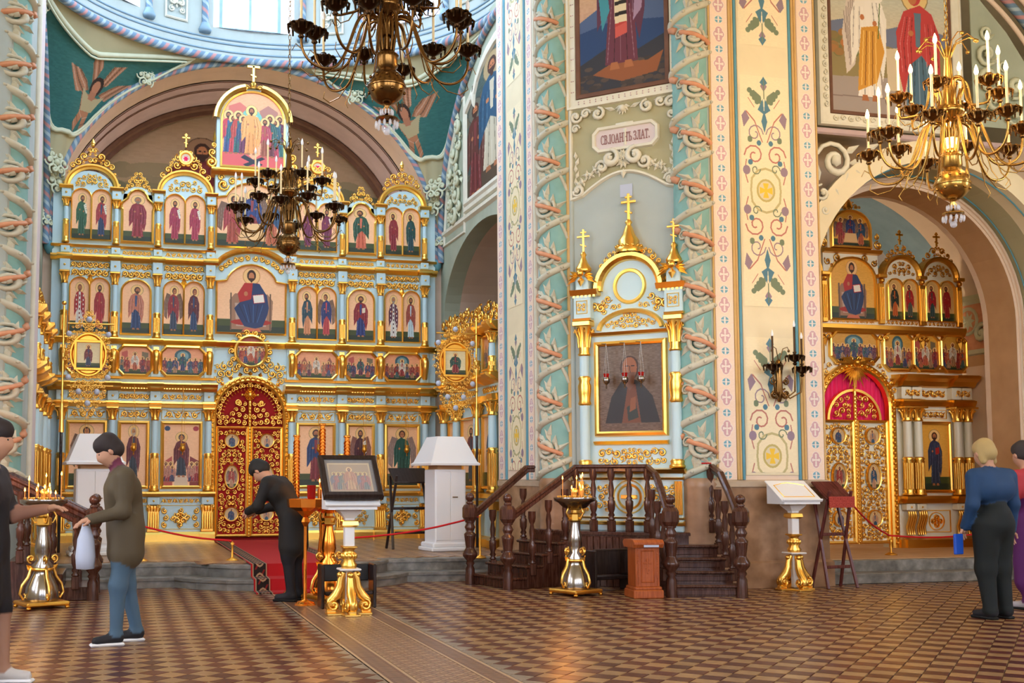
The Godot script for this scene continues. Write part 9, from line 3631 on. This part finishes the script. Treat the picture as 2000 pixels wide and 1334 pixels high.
func hand(R: Node3D, at: Vector3, dir: Vector3, side: float, skin: Color):
	# palm, four fingers of different length and a thumb from the palm's side, curled a little
	var y := dir.normalized()
	var x := v3(0, 0, 1).cross(y).normalized() if abs(y.z) < 0.9 else Vector3.RIGHT
	var z := x.cross(y)
	var P := func(a: float, b: float, c: float) -> Vector3: return at + x * a * side + y * b + z * c
	var bones := [[P.call(0, 0, 0), P.call(0, 0.05, 0), 0.024, 0.026, skin], [P.call(0.018, 0.03, 0), P.call(0.022, 0.075, 0), 0.017, 0.014, skin], [P.call(-0.018, 0.03, 0), P.call(-0.022, 0.07, 0), 0.017, 0.014, skin]]
	for k in 4:
		var fx := -0.028 + 0.019 * k
		var l: float = [0.055, 0.07, 0.076, 0.066][k]
		bones.append([P.call(fx, 0.075, 0), P.call(fx * 1.1, 0.075 + l * 0.55, 0.012), 0.0095, 0.009, skin])
		bones.append([P.call(fx * 1.1, 0.075 + l * 0.55, 0.012), P.call(fx * 1.1, 0.075 + l * 0.9, 0.034), 0.009, 0.0075, skin])
	bones.append([P.call(0.022, 0.02, 0.004), P.call(0.05, 0.05, 0.018), 0.013, 0.0105, skin])
	bones.append([P.call(0.05, 0.05, 0.018), P.call(0.055, 0.085, 0.03), 0.0105, 0.009, skin])
	part(R, "hand", flesh(bones, 0.005, 0.008), "tinted")

func person(label: String, at: Vector3, turn: float, o: Dictionary) -> Node3D:
	var R := thing("person", label, "person", at, turn)
	var c: Color = o.coat
	var l: Color = o.legs
	var sk: Color = o.get("skin", Color(0.50, 0.27, 0.17))
	var hair: Color = o.hair
	var ln: float = o.get("lean", 0.0)          # the trunk bends forward by this angle
	var bend := func(p: Vector3) -> Vector3: return v3(0, 0.93, 0) + Basis(Vector3.RIGHT, ln) * (p - v3(0, 0.93, 0))
	var w: float = o.get("wide", 1.0)
	var hd: Vector3 = bend.call(v3(0, 1.50, 0.0)) + Basis(Vector3.RIGHT, ln + o.get("nod", 0.2)) * v3(0, 0.10, 0.03)
	var hb := Basis(Vector3.RIGHT, ln + o.get("nod", 0.2))
	var bones := []
	bones.append([v3(0, 0.93, 0), bend.call(v3(0, o.get("waist", 1.18), 0)), 0.14 * w, 0.14 * w, o.get("skirt", c)])
	bones.append([bend.call(v3(-0.08, 1.28, 0)), bend.call(v3(0.08, 1.28, 0)), 0.13 * w, 0.13 * w, c])
	bones.append([bend.call(v3(-0.13, 1.39, 0)), bend.call(v3(0.13, 1.39, 0)), 0.075 * w, 0.075 * w, c])
	bones.append([bend.call(v3(0, 1.40, 0)), hd, 0.058, 0.05, o.get("collar", sk)])
	bones.append([hd + hb * v3(0, 0.03, 0), hd + hb * v3(0, 0.07, -0.01), 0.085, 0.088, sk])
	bones.append([hd + hb * v3(0, -0.02, 0.03), hd + hb * v3(0, 0.0, 0.035), 0.06, 0.065, sk])
	bones.append([hd + hb * v3(0, 0.02, 0.10), hd + hb * v3(0, 0.045, 0.095), 0.014, 0.010, sk])
	if o.has("coat_end"):
		bones.append([v3(-0.07, 0.95, 0), v3(-0.07, o.coat_end, 0), 0.12 * w, 0.13 * w, o.get("skirt", c)])
		bones.append([v3(0.07, 0.95, 0), v3(0.07, o.coat_end, 0), 0.12 * w, 0.13 * w, o.get("skirt", c)])
	for s in [-1.0, 1.0]:
		var key := "arm_l" if s > 0 else "arm_r"
		var sh: Vector3 = bend.call(v3(s * 0.185 * w, 1.39, 0))
		var arm: Array = o.get(key, [v3(s * 0.25, 1.12, 0.0), v3(s * 0.25, 0.88, 0.08)])
		bones.append([sh, arm[0], 0.068 * w, 0.056, c])
		bones.append([arm[0], arm[1], 0.056, o.get("cuff", 0.046), o.get("sleeve", c)])
		hand(R, arm[1], arm[1] - arm[0], s, sk)
		var st: float = o.get("stride", 0.0) * s
		var lt: float = o.get("thick", 1.0)
		bones.append([v3(s * 0.09, 0.92, 0), v3(s * 0.10, 0.49, 0.02 + st * 0.5), 0.105 * lt, 0.072 * lt, l])
		bones.append([v3(s * 0.10, 0.49, 0.02 + st * 0.5), v3(s * 0.10, 0.10, st - 0.02), 0.07 * lt, 0.05 * lt, o.get("shin", l)])
		bones.append([v3(s * 0.10, 0.06, st - 0.04), v3(s * 0.11, 0.045, st + 0.14), 0.045, 0.038, o.get("shoe", Color(0.01, 0.01, 0.012))])
	part(R, "body", flesh(bones, 0.018, 0.05), "tinted")
	# hair, ears, eyes, mouth
	var hs := [[hd + hb * v3(0, 0.085, -0.02), hd + hb * v3(0, 0.03, -0.05), 0.092, 0.085, hair], [hd + hb * v3(0, 0.105, 0.025), hd + hb * v3(0, 0.1, -0.03), 0.075, 0.09, hair]]
	for s in [-1.0, 1.0]:
		hs.append([hd + hb * v3(s * 0.062, 0.06, -0.01), hd + hb * v3(s * 0.068, o.get("hair_end", 0.02), -0.02), 0.04, 0.032, hair])
	part(R, "hair", flesh(hs, 0.014, 0.03), "tinted")
	var g := G.new()
	for s in [-1.0, 1.0]:
		g.ball(hd + hb * v3(s * 0.032, 0.05, 0.083), 0.011, 6)
	part(R, "eyes", g, "wire")
	g = G.new()
	g.T = Transform3D(hb, hd + hb * v3(0, -0.015, 0.092))
	g.cbox(Vector3.ZERO, v3(0.045, 0.008, 0.008), 0.003)
	part(R, "mouth", g, "red_wood")
	g = G.new()
	for s in [-1.0, 1.0]:
		g.T = Transform3D(hb, hd + hb * v3(s * 0.09, 0.03, 0.0))
		g.ball(Vector3.ZERO, 0.022, 6, 1.4)
	part(R, "ears", g, mat("ear_skin", Color(0.73, 0.54, 0.44), 0.6))
	for s in [-1.0, 1.0]:
		g = G.new()
		var st: float = o.get("stride", 0.0) * s
		g.cbox(v3(s * 0.105, 0.014, st + 0.05), v3(0.088, 0.028, 0.28), 0.012)
		part(R, "shoe_sole", g, "white_paint" if o.get("white_sole", false) else "black_cloth")
	return R

func bag(at: Vector3, label: String, m: String, w: float, h: float):
	var R := thing("carrier_bag", label, "bag", at)
	var g := G.new()
	g.lathe([v2(0.001, 0), v2(w * 0.45, 0.01), v2(w * 0.5, h * 0.3), v2(w * 0.42, h * 0.7), v2(w * 0.2, h)], 10)
	part(R, "sack", g, m)
	g = G.new()
	g.tube(PackedVector3Array([v3(-w * 0.2, h * 0.95, 0), v3(-w * 0.1, h * 1.15, 0), v3(w * 0.1, h * 1.15, 0), v3(w * 0.2, h * 0.95, 0)]), 0.006, 0.006, 5)
	part(R, "handle", g, m)

func build_people():
	var jeans := Color(0.055, 0.11, 0.17)
	person("person in an olive parka and blue jeans standing in profile at the left", v3(0.06, 0, -9.80), -PI / 2 + 0.15, {"coat": Color(0.075, 0.058, 0.030), "legs": jeans, "hair": Color(0.02, 0.015, 0.015), "collar": Color(0.16, 0.03, 0.07), "coat_end": 0.76, "wide": 1.12, "lean": 0.10, "nod": 0.45, "stride": 0.10, "white_sole": true, "arm_l": [v3(0.24, 1.10, 0.06), v3(0.20, 1.04, 0.30)], "arm_r": [v3(-0.25, 1.08, 0.04), v3(-0.18, 1.02, 0.28)]})
	bag(v3(-0.26, 0.62, -9.72), "white plastic carrier bag with blue top in the parka wearer's hand", "paper", 0.16, 0.36)
	person("fair-haired person in a blue jumper and black trousers seen from behind", v3(8.36, 0, -9.40), PI + 0.12, {"coat": Color(0.008, 0.045, 0.12), "legs": Color(0.003, 0.004, 0.006), "skirt": Color(0.003, 0.004, 0.006), "hair": Color(0.42, 0.30, 0.12), "hair_end": -0.05, "wide": 1.22, "thick": 1.3, "nod": 0.35, "lean": 0.0, "waist": 1.0, "shin": Color(0.003, 0.004, 0.006), "arm_l": [v3(0.27, 1.12, -0.01), v3(0.24, 0.9, 0.12)], "arm_r": [v3(-0.28, 1.12, 0.0), v3(-0.31, 0.86, 0.06)]})
	var R := thing("blue_folder", "bright blue folder held low by the person in the blue jumper", "folder", v3(7.98, 0.63, -9.44), 0.3)
	var g := G.new()
	g.cbox(v3(0, 0.1, 0), v3(0.13, 0.2, 0.03), 0.008)
	part(R, "cover", g, mat("folder_blue", Color(0.05, 0.30, 0.72), 0.5))
	person("person in a black knee-length coat bending towards the gold lamp tray", v3(1.92, 0, -12.75), -0.6 - PI / 2, {"coat": Color(0.004, 0.004, 0.005), "legs": Color(0.003, 0.003, 0.004), "hair": Color(0.010, 0.008, 0.008), "coat_end": 0.62, "wide": 1.08, "lean": 0.55, "nod": 0.5, "arm_l": [v3(0.22, 1.06, 0.34), v3(0.12, 1.0, 0.52)], "arm_r": [v3(-0.22, 1.06, 0.34), v3(-0.12, 1.0, 0.52)]})
	person("person in dark clothes with bare shins at the left edge of the picture", v3(-0.86, 0, -8.05), PI * 0.42, {"coat": Color(0.020, 0.018, 0.022), "legs": Color(0.003, 0.003, 0.004), "skirt": Color(0.006, 0.005, 0.008), "shin": Color(0.32, 0.17, 0.11), "shoe": Color(0.5, 0.48, 0.46), "hair": Color(0.02, 0.015, 0.012), "coat_end": 0.58, "thick": 0.9, "stride": 0.12, "white_sole": true, "sleeve": Color(0.36, 0.18, 0.12), "cuff": 0.036, "wide": 1.05, "arm_l": [v3(0.24, 1.12, 0.08), v3(0.2, 1.16, 0.34)]})
	person("person in a red top and purple skirt half cut by the right edge", v3(9.32, 0, -9.95), PI + 0.1, {"coat": Color(0.40, 0.03, 0.04), "legs": Color(0.09, 0.01, 0.10), "skirt": Color(0.09, 0.01, 0.10), "coat_end": 0.30, "hair": Color(0.03, 0.02, 0.02), "shoe": Color(0.4, 0.38, 0.4), "nod": 0.3})
